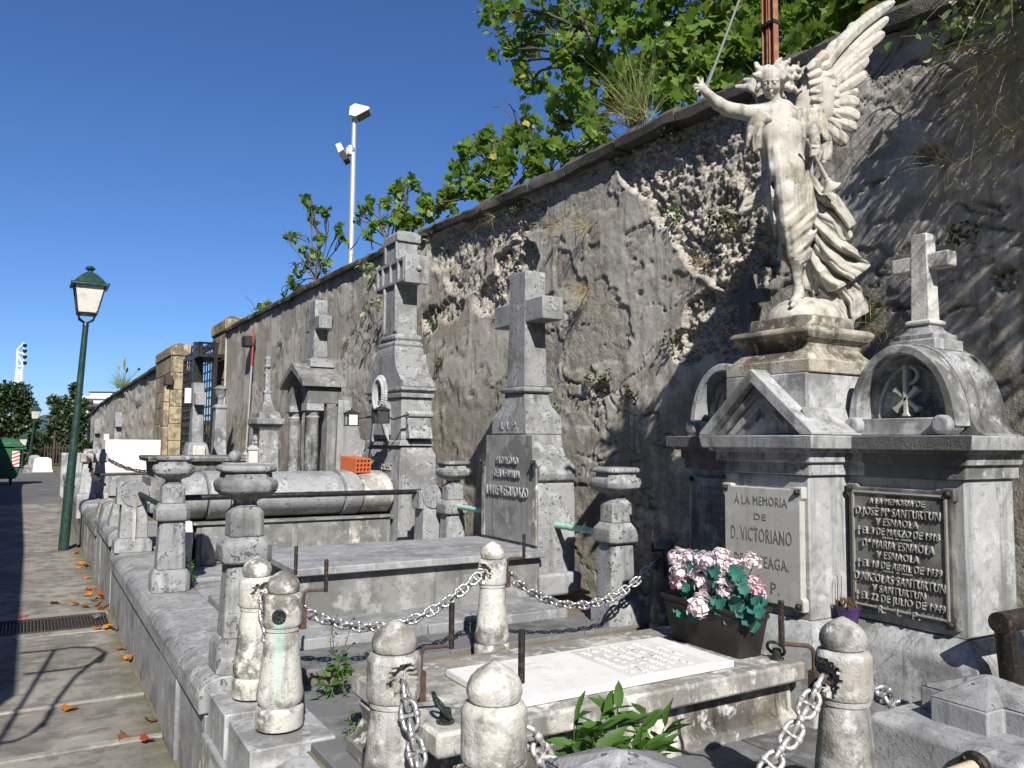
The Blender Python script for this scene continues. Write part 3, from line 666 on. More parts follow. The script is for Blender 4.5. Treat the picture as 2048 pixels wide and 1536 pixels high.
tag(MB().box(p.x-.1, p.x+.1, p.y-.06, p.y+.06, .5, at(398, 684, D=18).z).build('gate_post', M['black_rail'], bevel=.01), 'black steel box post standing in front of the iron gate', 'post')
# ---------------------------------------------------------------- the angel's monument (three bays)
XC, XW, XB = 2.75, 3.0, 3.34
am = thing('family_monument', (3.0, 2.43, .49), 'three-bay grey marble monument with pediment and arched wings carrying the angel', 'monument')
V_, VD = M['veined'], M['veined_dark']
def plinth(x0, y0, y1, side):
    MB().stackr([(.47, x0-.065, XB, y0, y1), (.79, x0-.065, XB, y0, y1), (.815, x0-.06, XB, y0, y1), (.885, x0-.005, XB, y0+side[0], y1-side[1])]).build('plinth', V_, am, .006)
plinth(XW, 1.635, 2.20, (.06, 0)); plinth(XC, 2.14, 2.72, (.05, .05)); plinth(XW, 2.72, 3.22, (0, .06))
# bodies
MB().box(XW, XB, 1.70, 2.20, .885, 1.475).build('wing_body', V_, am, .006)
MB().box(XW, XB, 2.66, 3.16, .885, 1.475).build('wing_body', V_, am, .006)
MB().box(XC, XB-.02, 2.20, 2.66, .885, 1.475).build('centre_body', V_, am, .006)
def entab(x0, y0, y1, ya, yb, name):
    st = [(1.475, .015), (1.528, .015), (1.5285, .03), (1.57, .03), (1.571, .05), (1.585, .055), (1.5855, .075), (1.64, .085)]
    MB().stackr([(z, x0-p, XB+.02, y0-p*ya, y1+p*yb) for z, p in st]).build(name, V_, am, .004)
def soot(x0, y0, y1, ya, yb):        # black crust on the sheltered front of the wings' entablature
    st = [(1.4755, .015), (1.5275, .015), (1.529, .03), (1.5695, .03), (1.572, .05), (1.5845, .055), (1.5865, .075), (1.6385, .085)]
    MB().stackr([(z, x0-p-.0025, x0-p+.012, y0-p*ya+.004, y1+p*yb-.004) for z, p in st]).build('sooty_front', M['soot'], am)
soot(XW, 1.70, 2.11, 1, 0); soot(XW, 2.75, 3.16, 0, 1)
entab(XW, 1.70, 2.202, 1, 0, 'wing_cornice'); entab(XW, 2.658, 3.16, 0, 1, 'wing_cornice'); entab(XC, 2.20, 2.66, 1, 1, 'centre_cornice')
# centre: block behind the pediment, raking pediment
MB().box(XC+.004, XB-.03, 2.205, 2.655, 1.64, 1.905).build('attic_block', V_, am, .006)
pd = MB(); yl, yr, ym, z0, z1 = 2.745, 2.115, 2.43, 1.642, 1.93
MB().prism([(yl, z0), (yl, z0+.012), (ym, z1), (yr, z0+.012), (yr, z0), (yr+.06, z0), (ym, z1-.062), (yl-.06, z0)], 'x', XC-.08, XC+.03).build('raking_cornice', V_, am, .004)
for k, (d, xx) in enumerate(((.065, .045), (.115, .03), (.16, .018))):
    MB().prism([(yl-d-.01, z0), (ym, z1-d*1.0-.005), (yr+d+.01, z0), (yr+d+.055, z0), (ym, z1-d-.05), (yl-d-.055, z0)], 'x', XC-xx, XC+.02).build('pediment_step', V_, am, .003)
MB().prism([(2.56, z0), (ym, 1.78), (2.30, z0)], 'x', XC-.012, XC+.02).build('tympanum', V_, am)
for s in (-1, 1):      # weathered slopes falling from the attic to the cornice ends
    yo = 2.43+s*.225
    MB().prism([(yo, 1.642), (yo+s*.085, 1.642), (yo+s*.085, 1.66), (yo+s*.03, 1.70), (yo, 1.76)], 'x', XC-.03, XB-.04).build('roof_slope', V_, am, .004)
# arched wing tops
def arch(yc, nm):
    rim = [(yc+.222*math.cos(a), 1.69+.315*math.sin(a)) for a in np.linspace(0, math.pi, 25)]
    outer = [(yc+.30, 1.642), (yc+.262, 1.66), (yc+.24, 1.70)]+[(yc+.235*math.cos(a), 1.69+.33*math.sin(a)) for a in np.linspace(.1, math.pi-.1, 25)]+[(yc-.24, 1.70), (yc-.262, 1.66), (yc-.30, 1.642)]
    MB().prism(outer, 'x', XW+.085, XB).build('arched_top', V_, am, .004)
    inner = [(yc+.19*math.cos(a), 1.71+.262*math.sin(a)) for a in np.linspace(0, math.pi, 25)]
    m = MB(); n = len(rim); vs = []                          # rim ring with depth
    ro = [(yc+.232*math.cos(a), 1.675+.335*math.sin(a)) for a in np.linspace(0, math.pi, 25)]
    for x in (XW-.012, XW+.09):
        vs += [(x, p[0], p[1]) for p in ro]+[(x, p[0], p[1]) for p in inner]
    fs = []
    for i in range(n-1):
        a, b, c, d = i, i+1, n+i, n+i+1; k = 2*n
        fs += [(a, b, d, c), (a+k, c+k, d+k, b+k), (a, a+k, b+k, b), (c, d, d+k, c+k)]
    fs += [(0, n, 3*n, 2*n), (n-1, 3*n-1, 4*n-1, 2*n-1)]
    m.add(vs, fs).build('arch_rim', V_, am, .005)
    MB().box(XW-.012, XW+.09, yc-.192, yc+.192, 1.642, 1.712).build('arch_sill', V_, am, .005)
    ring2 = [(yc+.145*math.cos(a), 1.715+.215*math.sin(a)) for a in np.linspace(0, math.pi, 21)]
    MB().tube([(XW+.082, p[0], p[1]) for p in ring2], .008, 6).build('arch_bead', V_, am)
    for s in (-1, 1):
        m = MB(); 
        for x, r in ((XW-.045, .03), (XW-.035, .036), (XW+.05, .036)): pass
        m.loft([[(x, yc+s*.19+r*math.cos(a), 1.684+r*math.sin(a)) for a in np.linspace(0, 2*math.pi, 17)[:-1]] for x, r in ((XW-.052, .028), (XW-.046, .036), (XW+.06, .036))])
        m.build('scroll', V_, am, .003)
    # chi rho
    cx = XW+.045; m = MB()
    m.box(cx-.012, cx+.05, yc-.009, yc+.009, 1.722, 1.93)
    m.prism([(yc+.018, 1.72), (yc-.018, 1.72), (yc-.009, 1.735), (yc+.009, 1.735)], 'x', cx-.013, cx+.03)
    loop = [(cx+.005, yc-.004-.044*math.sin(a), 1.888+.036*math.cos(a)) for a in np.linspace(0, math.pi, 12)]
    m.tube(loop, .009, 6)
    for s in (-1, 1):
        a0, a1 = Vector((0, yc-s*.05, 1.745)), Vector((0, yc+s*.05, 1.835)); d = (a1-a0).normalized(); w = Vector((0, -d.z, d.y))*.008
        pts = [a0+w*1.9, a0+d*.02+w, a1-d*.02+w, a1+w*1.9, a1-w*1.9, a1-d*.02-w, a0+d*.02-w, a0-w*1.9]
        m.prism([(p.y, p.z) for p in pts], 'x', cx-.01+.002*s, cx+.03)
    m.build('monogram', M['plaque_light'], am, .003)
    m = MB()                                                  # carved palm spray left of the monogram
    for k in range(8):
        t0 = Vector((XW+.088, yc+.13-.006*k, 1.73+.02*k)); L = .034-.002*k
        for s in (-1, 1): m.tube([t0, t0+Vector((-.002, s*L*.6, L*.55)), t0+Vector((0, s*L*.85, L))], [.002, .0035, .001], 4)
    o = m.build('palm_relief', V_, am); o['kind'] = 'stuff'
    # cross on its pedestal
    p0 = XW+.19
    MB().stack(p0, yc, [(1.99, .10, .10), (2.035, .10, .10), (2.036, .085, .085), (2.06, .085, .085), (2.061, .075, .075), (2.08, .055, .055), (2.1, .045, .045)]).build('cross_pedestal', V_, am, .004)
    MB().stack(p0, yc, [(2.1, .05, .05), (2.105, .056, .056), (2.118, .056, .056), (2.124, .045, .045)]).build('cross_collar', M['white'], am, .003)
    m = MB(); m.stack(p0, yc, [(2.12, .038, .042), (2.49, .032, .036)]); m.box(p0-.031, p0+.031, yc-.125, yc+.125, 2.335, 2.40)
    m.build('cross', M['white'] if yc < 2.4 else M['grey_dirty'], am, .006)
arch(1.95, 'n'); arch(2.91, 'f')
# plaques
def plaque(x, y0, y1, z0, z1, mat, border, nm):
    e, o = .035, .012
    P = [(y0-o, z0-o), (y0+e, z0-o), (y0+e+.01, z0), (y1-e-.01, z0), (y1-e, z0-o), (y1+o, z0-o), (y1+o, z0+e), (y1, z0+e+.01), (y1, z1-e-.01), (y1+o, z1-e), (y1+o, z1+o), (y1-e, z1+o),
         (y1-e-.01, z1), (y0+e+.01, z1), (y0+e, z1+o), (y0-o, z1+o), (y0-o, z1-e), (y0, z1-e-.01), (y0, z0+e+.01), (y0-o, z0+e)]
    pl_ = MB().prism(P, 'x', x-.03, x+.01).build('plaque', mat, am, .004); pl_['label'] = nm
    if border:
        m = MB(); b = .022; r = .016
        for a, c in (((y0+b, z0+b), (y1-b, z0+b)), ((y1-b, z0+b), (y1-b, z1-b)), ((y1-b, z1-b), (y0+b, z1-b)), ((y0+b, z1-b), (y0+b, z0+b))):
            m.tube([(x-.031, a[0], a[1]), (x-.031, c[0], c[1])], .007, 6)
        m.build('border', mat, pl_)
    for yy, zz in ((y0+.01, z0+.01), (y1-.01, z0+.01), (y0+.01, z1-.01), (y1-.01, z1-.01)):
        MB().ball((x-.036, yy, zz), .012, 8, 6).box(x-.034, x-.02, yy-.012, yy+.012, zz-.012, zz+.012).build('bolt', M['iron'], pl_)
    return pl_
pa = plaque(XW, 1.735, 2.175, .925, 1.43, M['plaque_dark'], 1, 'dark sooty plaque with raised lettering and four bronze bolts')
def zl(y): return 1.43-(y-737)/583*.515
LR = M['letter_relief']
for s, y, h, w in (('A LA MEMORIA DE', 812, .024, .235), ('D.JOSÉ Mª SANTURTUN', 865, .034, .36), ('Y ESNAOLA', 908, .03, .18), ('† EL 3 DE MARZO DE 1918', 952, .029, .35),
                   ('Dª MARIA ESNAOLA', 1013, .034, .305), ('Y ESNAOLA', 1058, .03, .18), ('† EL 18 DE ABRIL DE 1939', 1103, .029, .36), 
                   ('D.NICOLAS SANTURTUN', 1168, .034, .385), ('Y SANTURTUN', 1212, .03, .225), ('† EL 22 DE JULIO DE 1949', 1253, .03, .38)):
    text(s, pa, (XW-.034, 1.955, zl(y)), h, w, LR, depth=.006)
for y in (962, 1113):
    for yy_, w_ in ((1.995, .022), (1.955, .006), (1.915, .022)): MB().box(XW-.038, XW-.03, yy_-w_, yy_+w_, zl(y)-.003, zl(y)+.003).build('divider', LR, pa)
text_spread(['R.', 'I.', 'P.'], pa, (XW-.034, 1.955, zl(1303)), .029, .19, LR, .006)
pb = plaque(XC, 2.222, 2.638, .93, 1.415, M['plaque_light'], 0, 'pale marble plaque with dark cut lettering')
def zc(y): return 1.415-(y-718)/552*.495
for s, y, h, w in (('Á LA MEMORIA', 802, .04, .29), ('DE', 873, .028, .065), ('D. VICTORIANO', 978, .062, .335), ('DE ARTEAGA.', 1097, .05, .30)) :
    text(s, pb, (XC-.0305, 2.43, zc(y)), h, w, M['letter_cut'], depth=.0012)
text_spread(['R.', 'I.', 'P.'], pb, (XC-.0305, 2.43, zc(1212)), .05, .2, M['letter_cut'], .0012)
pc = plaque(XW, 2.69, 3.12, .925, 1.43, M['veined_dark'], 0, 'shaded plaque with worn lettering behind the centre bay')
for s, y, h, w, yo in (('A LA MEMO', 812, .024, .17, .06), ('FRANCISCO', 862, .034, .21, .06), ('Y JAUR', 908, .03, .13, .02), ('DE OCTU', 952, .028, .15, .03), ('ANTONIA', 1005, .03, .15, .04)):
    text(s, pc, (XW-.032, 2.905+yo, zl(y)), h, w, M['letter_grey'], depth=.003)

# plinth of the statue (part of the monument's crown)
AX, AY = 3.0, 2.43
MB().stack(AX, AY, [(1.906, .235, .235), (1.965, .235, .235)]).build('crown_block', M['angel_base'], am, .006)
MB().stack(AX, AY, [(1.966, .22, .22), (2.0, .19, .19), (2.02, .18, .18), (2.045, .185, .185), (2.06, .21, .21), (2.085, .225, .225), (2.1, .222, .222), (2.112, .205, .205)]).build('crown_moulding', M['angel_base'], am, .005)
MB().oct(AX, AY, [(2.113, .185, .05), (2.165, .18, .05)]).build('crown_plate', M['angel_base'], am, .006)

# ---------------------------------------------------------------- slab tomb in front
st = thing('slab_tomb', (1.86, 2.52, .49), 'low white marble slab tomb with a clean tablet in the chained plot', 'tomb')
MB().stackr([(.485, 1.12, 2.66, 2.2, 2.86), (.53, 1.12, 2.66, 2.2, 2.86), (.55, 1.14, 2.66, 2.225, 2.84), (.662, 1.15, 2.66, 2.235, 2.83)]).build('base', M['white_dirty'], st, .008)
MB().box(1.055, 2.665, 2.16, 2.90, .672, .748).build('cover_slab', M['white_dirty'], st, .012)
MB().prism([(1.02, .49), (1.12, .49), (1.12, .66), (1.06, .66), (1.08, .6), (1.05, .55), (1.02, .54)], 'y', 2.55, 2.84).build('scrolled_foot', M['white_dirty'], st, .006)
tb = MB().box(1.33, 2.345, 2.232, 2.665, .749, .776).build('tablet', M['white_clean'], st, .005); tb['label'] = 'clean white tablet lying on the slab'
MB().box(1.86, 2.25, 2.255, 2.64, .7762, .7775).build('inscription_field', M['inscription'], tb)
rk = random.Random(8); m = MB()                    # worn raised characters, too far gone to read
for k in range(7):
    x0 = 1.885+.053*k; L = [.3, .36, .33, .35, .28, .34, .14][k]; y = 2.4475+L/2
    while y > 2.4475-L/2:
        w_ = rk.uniform(.008, .014)
        for q in range(rk.choice((2, 2, 3))):
            yy = y-rk.uniform(0, w_); l_ = rk.uniform(.012, .026)
            if rk.random() < .6: m.box(x0, x0+l_, yy-.0022, yy+.0022, .7772, .7800+rk.uniform(0, .0004))
            else: xx = x0+rk.choice((0, .012, .022)); m.box(xx, xx+.0045, y-w_, y, .7771, .7798+rk.uniform(0, .0004))
        y -= w_+rk.uniform(.006, .011)*(3 if rk.random() < .15 else 1)
m.build('worn_inscription', M['letter_pale'], tb, smooth=0)['kind'] = 'stuff'
def ring_handle(x, y, ang, parent):
    m = MB(); m.lathe(x, y, [(.028, .749), (.028, .756), (.018, .758), (.018, .788), (.014, .792)], 14)
    m.build('ring_boss', M['patina'], parent)
    c, s = math.cos(ang), math.sin(ang); pts = []
    for a in np.linspace(0, 2*math.pi, 21)[:-1]:
        u = .034*math.cos(a); v = .04*math.sin(a)+.01
        pts.append((x+c*(v*.62+.004)-s*u*1, y+s*(v*.62+.004)+c*u, .785+v*.75))
    MB().tube(pts, .0065, 7, close=True).build('ring', M['patina'], parent)
ring_handle(2.585, 2.235, R(200), st); ring_handle(1.12, 2.24, R(160), st); ring_handle(1.12, 2.82, R(160), st)

# ---------------------------------------------------------------- planter with cloth geraniums
pt = thing('flower_planter', (2.52, 2.5, .749), 'dark brown plastic trough of pink cloth geraniums on the marble slab', 'planter')
def trough(m, z0, z1, a0, b0, a1, b1): return m.oct
m = MB()
def rrect(cx, cy, hx, hy, r, z): 
    pts = []
    for sx, sy, a0 in ((1, 1, 0), (-1, 1, 90), (-1, -1, 180), (1, -1, 270)):
        for a in (0, 30, 60, 90): pts.append((cx+sx*(hx-r)+r*math.cos(R(a0+a)), cy+sy*(hy-r)+r*math.sin(R(a0+a)), z))
    return pts
cx, cy = 2.515, 2.505
m.loft([rrect(cx, cy, a, b, .02, z) for z, a, b in ((.749, .066, .2), (.9, .085, .225), (.9005, .09, .231), (.908, .09, .231), (.909, .087, .228), (.926, .089, .231), (.927, .097, .24), (.94, .098, .241), (.941, .084, .226), (.915, .08, .222))], False)
m.f.append(tuple(range(16))[::-1]); m.build('trough', M['planter'], pt, 0, 40)
MB().loft([rrect(cx, cy, .08, .221, .02, z) for z in (.9, .918)]).build('soil', M['soil'], pt)
def leafdisc(c, r, nrm, n=7, ruff=.2):
    nrm = Vector(nrm).normalized(); u = nrm.cross(Vector((.3, .2, 1))).normalized(); w = nrm.cross(u); m = MB(); k = 28
    rings = []
    for f, h in ((.45, .0), (1, .12)):
        rings.append([Vector(c)+u*(r*f*(1+ruff*(f)*math.cos(n*a/1.0)*.5)*math.cos(a))+w*(r*f*(1+ruff*f*math.cos(n*a)*.5)*math.sin(a))+nrm*(h*r*(1+.8*math.sin(3*a))) for a in [2*math.pi*i/k for i in range(k)]])
    m.loft(rings, False); i0 = len(m.v); m.v.append(tuple(Vector(c)+nrm*(-.04*r)))
    for i in range(k): m.f.append((i0, (i+1) % k, i))
    return m
r5 = random.Random(11)
blooms = [(1358, 1118, .045), (1378, 1112, .026), (1362, 1140, .04), (1360, 1163, .04), (1390, 1143, .038), (1408, 1152, .045), (1415, 1170, .05), (1400, 1118, .036), (1418, 1120, .038), (1442, 1110, .034), (1437, 1140, .036),
          (1465, 1132, .038), (1453, 1177, .048), (1400, 1212, .05), (1505, 1122, .034), (1503, 1163, .032), (1517, 1182, .03), (1440, 1125, .03)]
for px, py, r in blooms:
    r *= 1.08; X = 2.44+r5.uniform(-.02, .06) if py < 1200 else 2.40; c = at(px, py, X=X); b = Vector((2.515, min(max(c.y, 2.3), 2.71), .92))
    bl = MB()
    for k in range(70):                    # crumpled petals round a centre
        z = r5.uniform(-.75, 1); a = r5.uniform(0, 2*math.pi); q = math.sqrt(1-z*z); d = Vector((q*math.cos(a), q*math.sin(a), z)); rr = r*r5.uniform(.45, 1)
        u = d.cross(Vector((r5.random(), r5.random(), r5.random()))).normalized(); w = d.cross(u); s = r*r5.uniform(.3, .5); p = c+d*rr
        i0 = len(bl.v); bl.v += [tuple(p-w*s*.5), tuple(p+u*s*.8+d*s*.3), tuple(p+w*s*.9+d*s*.55), tuple(p-u*s*.8+d*s*.25), tuple(p+d*s*.05)]
        bl.f += [(i0, i0+1, i0+4), (i0+1, i0+2, i0+4), (i0+2, i0+3, i0+4), (i0+3, i0, i0+4)]
    fo = bl.build('bloom', M['petal'] if py not in (1163, 1182) else M['petal_deep'], pt, 0, 0)
    MB().tube([b, b.lerp(c, .6)+Vector((-.02, 0, .02)), c-Vector((0, 0, r*.5))], .0028, 5).build('stem', M['stem_green'], pt)
leaves = [(1385, 1125), (1405, 1130), (1375, 1190), (1365, 1205), (1430, 1185), (1440, 1205), (1475, 1150), (1490, 1165), (1480, 1190), (1495, 1210), (1470, 1225), (1455, 1245), (1500, 1240), (1435, 1228), (1425, 1250), (1415, 1215), (1390, 1230), (1460, 1160),
          (1378, 1222), (1450, 1200), (1486, 1228), (1510, 1200), (1400, 1185), (1440, 1170), (1420, 1195), (1468, 1205), (1500, 1185), (1372, 1172), (1395, 1205), (1515, 1225), (1445, 1220), (1462, 1185), (1385, 1160), (1430, 1148), (1478, 1250)]
for px, py in leaves+[(x_+r5.uniform(-14, 14), y_+r5.uniform(-12, 12)) for x_, y_ in leaves]:
    c = at(px+r5.uniform(-4, 4), py+r5.uniform(-4, 4), X=2.46+r5.uniform(-.05, .06)); n = Vector((-.8+r5.uniform(-.5, .3), r5.uniform(-.8, .3), r5.uniform(.1, .9)))
    leafdisc(c, r5.uniform(.02, .033), n).build('leaf', M['teal_leaf'], pt, 0, 60)
    if r5.random() < .5: MB().tube([(2.515, min(max(c.y, 2.3), 2.7), .918), c], .002, 4).build('stem', M['stem_green'], pt)

# purple pot with succulents and incense sticks on the plinth ledge
pp = thing('purple_flowerpot', (2.93, 2.13, .88), 'small purple plastic pot of succulents below the dark plaque', 'flowerpot')
pc_ = at(1703, 1235, Y=2.14); px_, py_ = 2.9, 2.135
MB().lathe(px_, py_, [(.032, .86), (.045, .93), (.047, .931), (.048, .945), (.042, .945), (.04, .93)], 18, False).build('pot', M['purple'], pp)
MB().lathe(px_, py_, [(.04, .925), (.02, .935), (.002, .937)], 12).build('soil', M['soil'], pp)
for k in range(26):
    a, r_ = r5.uniform(0, 6.28), r5.uniform(.0, .05); b = Vector((px_+r_*math.cos(a), py_+r_*math.sin(a), .935)); MB().tube([b, b+Vector((r5.uniform(-.015, .015), r5.uniform(-.015, .015), r5.uniform(.015, .045)))], [.006, .004], 5).build('succulent_leaf', M['succulent'], pp)
for dx, dy in ((-.03, .03), (-.012, .025), (.0, -.028), (.02, -.04)):
    tag(MB().tube([(px_+dx, py_+dy, .93), (px_+dx+.002, py_+dy-.002, 1.065)], .0014, 5).build('incense_stick', M['brown_stick'], pp), None)
# ---------------------------------------------------------------- the angel
ag = thing('angel_statue', (AX, AY, 2.165), 'weathered white marble winged angel with raised arm and lowered trumpet atop the monument', 'statue')
AO = np.array((AX, AY, 2.165)); D0 = (Vector((AX, AY, 2.3))-co).dot(cf); K = D0/FPX      # K: metres per pixel of the photograph
def A(x, y, d=0.): return np.array(at(x, y, D=D0+d))
lo = np.array((2.35, 1.7, 2.15)); hi = np.array((3.55, 3.25, 3.62))
S = SDF((2.42, 1.95, 2.17), (3.4, 3.15, 3.52), .0062)
def C_(p, q, r1, r2, k=.012, d1=0., d2=None, op='u', flat=None): S.cone(A(p[0], p[1], d1), A(q[0], q[1], d1 if d2 is None else d2), r1*K, r2*K, k, op, flat)
vd = np.array(cf)
# torso and dress (front plane slightly towards the viewer)
body = [((1560, 232), 33, .0), ((1560, 262), 40, -.005), ((1563, 300), 40, -.01), ((1570, 345), 45, -.015), ((1577, 390), 46, -.02), ((1585, 430), 40, -.025), ((1592, 470), 33, -.02), ((1597, 510), 25, -.005)]
for (p, r1, d1), (q, r2, d2) in zip(body[:-1], body[1:]): C_(p, q, r1, r2, .02, d1, d2, flat=(vd, 1.25))
for x, y in ((1545, 268), (1581, 271)): S.ell(A(x, y, -.04), (17*K, 17*K, 20*K), k=.05)
S.chain([A(1552, 300, -.085), A(1556, 340, -.11), A(1562, 390, -.125), A(1568, 440, -.12), A(1574, 470, -.1)], [6*K, 9*K, 10*K, 9*K, 8*K], .05)
# near leg: thigh, knee, shin, foot
C_((1570, 400), (1578, 458), 34, 24, .03, -.05, -.085); C_((1578, 458), (1590, 520), 22, 17, .02, -.08, -.07); C_((1590, 520), (1597, 570), 13.5, 9.5, .008, -.07, -.085)
# trailing leg inside the cloth
C_((1600, 420), (1625, 500), 36, 24, .03, .03, .09); C_((1625, 500), (1645, 570), 22, 14, .02, .09, .13)
# cloth: fold pattern pressed into the field, steered in the plane of the figure
def proj(g):
    v = [g[i]-co[i] for i in range(3)]; z = v[0]*cf.x+v[1]*cf.y+v[2]*cf.z
    return CXP+FPX*(v[0]*cr.x+v[1]*cr.y+v[2]*cr.z)/z, CYP-FPX*(v[0]*cu.x+v[1]*cu.y+v[2]*cu.z)/z, z-D0
def press_folds():
    g = np.meshgrid(*[S.lo[i]+S.h*np.arange(S.n[i]) for i in range(3)], indexing='ij'); near = np.abs(S.d) < .03
    px, py, dz = proj([q[near] for q in g])
    xc = np.interp(py, [230, 300, 400, 480, 540], [1562, 1566, 1580, 1594, 1600]); u = px-xc
    w1 = np.interp(py, [235, 262, 300, 330, 400, 470, 520, 535], [0, .2, .35, .6, 1, 1, .9, 0])
    wob = 9*(fbm(px*.02, py*.012, oct=3, seed=5)-.5)*6
    f = np.sin((u*.30+wob*.16+(py-300)*.012))+.5*np.sin(u*.55+wob*.22+2+(py-300)*.02)
    dia = np.sin((u*.55+(py-430)*.62)*.33+wob*.1)+.4*np.sin((u*.5+(py-430)*.7)*.62+1); wd = np.clip((py-400)/30, 0, 1)*np.clip((u+24)/16, 0, 1)*np.clip((540-py)/15, 0, 1)
    am = .0052*w1*(f*(1-.75*wd)+1.25*dia*wd)*np.clip((np.abs(u)+8)/22, .35, 1)*(np.abs(u) < 62)
    am[(px < 1500) | (px > 1650)] = 0
    S.d[near] -= am.astype(np.float32)
press_folds()
# hem wrapping the shin
C_((1573, 490), (1584, 536), 5, 4, .01, -.055, -.03); C_((1584, 536), (1606, 528), 4.5, 4.5, .008, -.045, -.02); C_((1600, 500), (1607, 532), 5, 4, .01, -.04, -.02)
# left (picture) arm raised
sh = (1506, 228)
C_((1530, 228), sh, 22, 17, .015, -.01, -.03); C_(sh, (1456, 219), 16, 13.5, .012, -.03, -.1); C_((1456, 219), (1436, 207), 13.5, 12.5, .012, -.1, -.12); C_((1436, 207), (1415, 187), 12, 8, .012, -.12, -.145)
# right (picture) arm lowered with the trumpet
C_((1592, 236), (1618, 240), 22, 20, .015, .01, 0); C_((1616, 240), (1624, 268), 19, 15, .012, 0, -.06); C_((1624, 262), (1631, 290), 14.5, 9.5, .01, -.06, -.1)
# neck, head, face turned down to the left
C_((1553, 226), (1549, 200), 14, 11.5, .014, -.01, -.02)
S.roughen(.0035, 30, 3)
S.mesh('figure', M['angel'], ag, AO)
S = SDF(A(1540, 585, -.1)-.15, A(1600, 600, -.1)+.12, .0034)
C_((1597, 556), (1597, 588), 10, 10.5, .006, -.08, -.085); C_((1597, 588), (1598, 598), 10.5, 9.5, .006, -.085, -.07); C_((1597, 592), (1588, 604), 10, 8.5, .006, -.088, -.115)
for k in range(5): C_((1590+3.0*k, 605-.5*k), (1583+4.4*k, 612-1.1*k), 3.9 if k else 4.6, 2.9 if k else 4.2, .002, -.115-.001*k, -.138+.005*k)
S.mesh('foot', M['angel'], ag, AO)
S = SDF(A(1404, 172, -.15)-.085, A(1404, 172, -.15)+.085, .0024)
C_((1420, 191), (1414, 186), 8.8, 8, .006, -.14, -.145)
C_((1414, 186), (1403, 175), 8, 9.5, .006, -.145, -.155, flat=(vd, 1.5))
for p, m_, q, d in (((1402, 172), (1399, 164), (1395, 155), -.15), ((1397, 172), (1391, 170), (1387, 174), -.165), ((1398, 176), (1391, 177), (1389, 181), -.16), ((1401, 179), (1394, 183), (1393, 187), -.15), ((1406, 170), (1404, 164), (1405, 158), -.14)):
    C_(p, m_, 3.2, 2.8, .003, d, d-.01); C_(m_, q, 2.8, 2.0, .003, d-.01, d-.008)
S.mesh('hand', M['angel'], ag, AO)
S = SDF(A(1629, 299, -.115)-.08, A(1629, 299, -.115)+.08, .0024)
C_((1629, 280), (1631, 294), 10.5, 9, .006, -.088, -.1)
C_((1631, 292), (1630, 304), 9.5, 10, .006, -.1, -.11, flat=(vd, 1.3))
for k in range(4): 
    C_((1636-.5*k, 297+4*k), (1624, 297+4.4*k), 3.2, 3.2, .002, -.115, -.128); C_((1624, 297+4.4*k), (1621, 301+3.6*k), 3, 2.6, .002, -.128, -.115)
C_((1637, 296), (1626, 294), 3.4, 3, .003, -.11, -.135)
S.mesh('hand', M['angel'], ag, AO)
S = SDF(A(1546, 175, -.03)-.16, A(1546, 175, -.03)+.16, .0032)
C_((1553, 222), (1549, 196), 13.2, 11.2, .012, -.01, -.02)
hc = A(1544, 166, -.03); fu = np.array(cu); fr = np.array(cr)
fd = -vd*.8-fr*.42-fu*.36; fd /= np.linalg.norm(fd); fup = fu-fd*(fu@fd); fup = fup/np.linalg.norm(fup)+fr*.1; fup /= np.linalg.norm(fup); fsd = np.cross(fd, fup)
H = 1.0*K
KH = K*.86
def Fh(s_, u_, f_): return hc+(fsd*s_+fup*u_+fd*f_)*KH
S.ell(hc, (23*KH, 31*KH, 29*KH), (fsd, fup, fd), .008); S.ell(Fh(0, 6, -8), (25*KH, 25*KH, 27*KH), (fsd, fup, fd), .01)
S.ell(Fh(0, -16, 8), (16*KH, 19*KH, 17*KH), (fsd, fup, fd), .012); S.ell(Fh(0, -27, 18), (7*KH, 6*KH, 6.5*KH), (fsd, fup, fd), .008)
for s_ in (-1, 1):
    S.ell(Fh(s_*9.5, 2, 29), (6.2*KH, 4.2*KH, 6*KH), (fsd, fup, fd), .006, 's'); S.ell(Fh(s_*9.5, 1, 25), (5.*KH, 3.2*KH, 3.6*KH), (fsd, fup, fd), .002)
    S.ell(Fh(s_*11, -9, 19), (8*KH, 8*KH, 7*KH), (fsd, fup, fd), .01); S.cone(Fh(s_*3, 7.5, 28), Fh(s_*17, 6, 21), 2.2*KH, 1.6*KH, .005)
    S.ell(Fh(s_*23, -2, -2), (4*KH, 8*KH, 5*KH), (fsd, fup, fd), .003)
S.cone(Fh(0, 5, 28), Fh(0, -7.5, 34), 2.2*KH, 3.0*KH, .004); S.ell(Fh(0, -8.5, 32), (5*KH, 3*KH, 3.6*KH), (fsd, fup, fd), .003)
S.cone(Fh(-5, -16, 26.5), Fh(5, -16, 26.5), 2.0*KH, 2.0*KH, .003); S.cone(Fh(-4, -19, 26), Fh(4, -19, 26), 2.1*KH, 2.1*KH, .003); S.cone(Fh(-6, -17.5, 28.5), Fh(6, -17.5, 28.5), .9*KH, .9*KH, .002, 's')
S.roughen(.002, 60, 3); S.mesh('head', M['angel'], ag, AO)
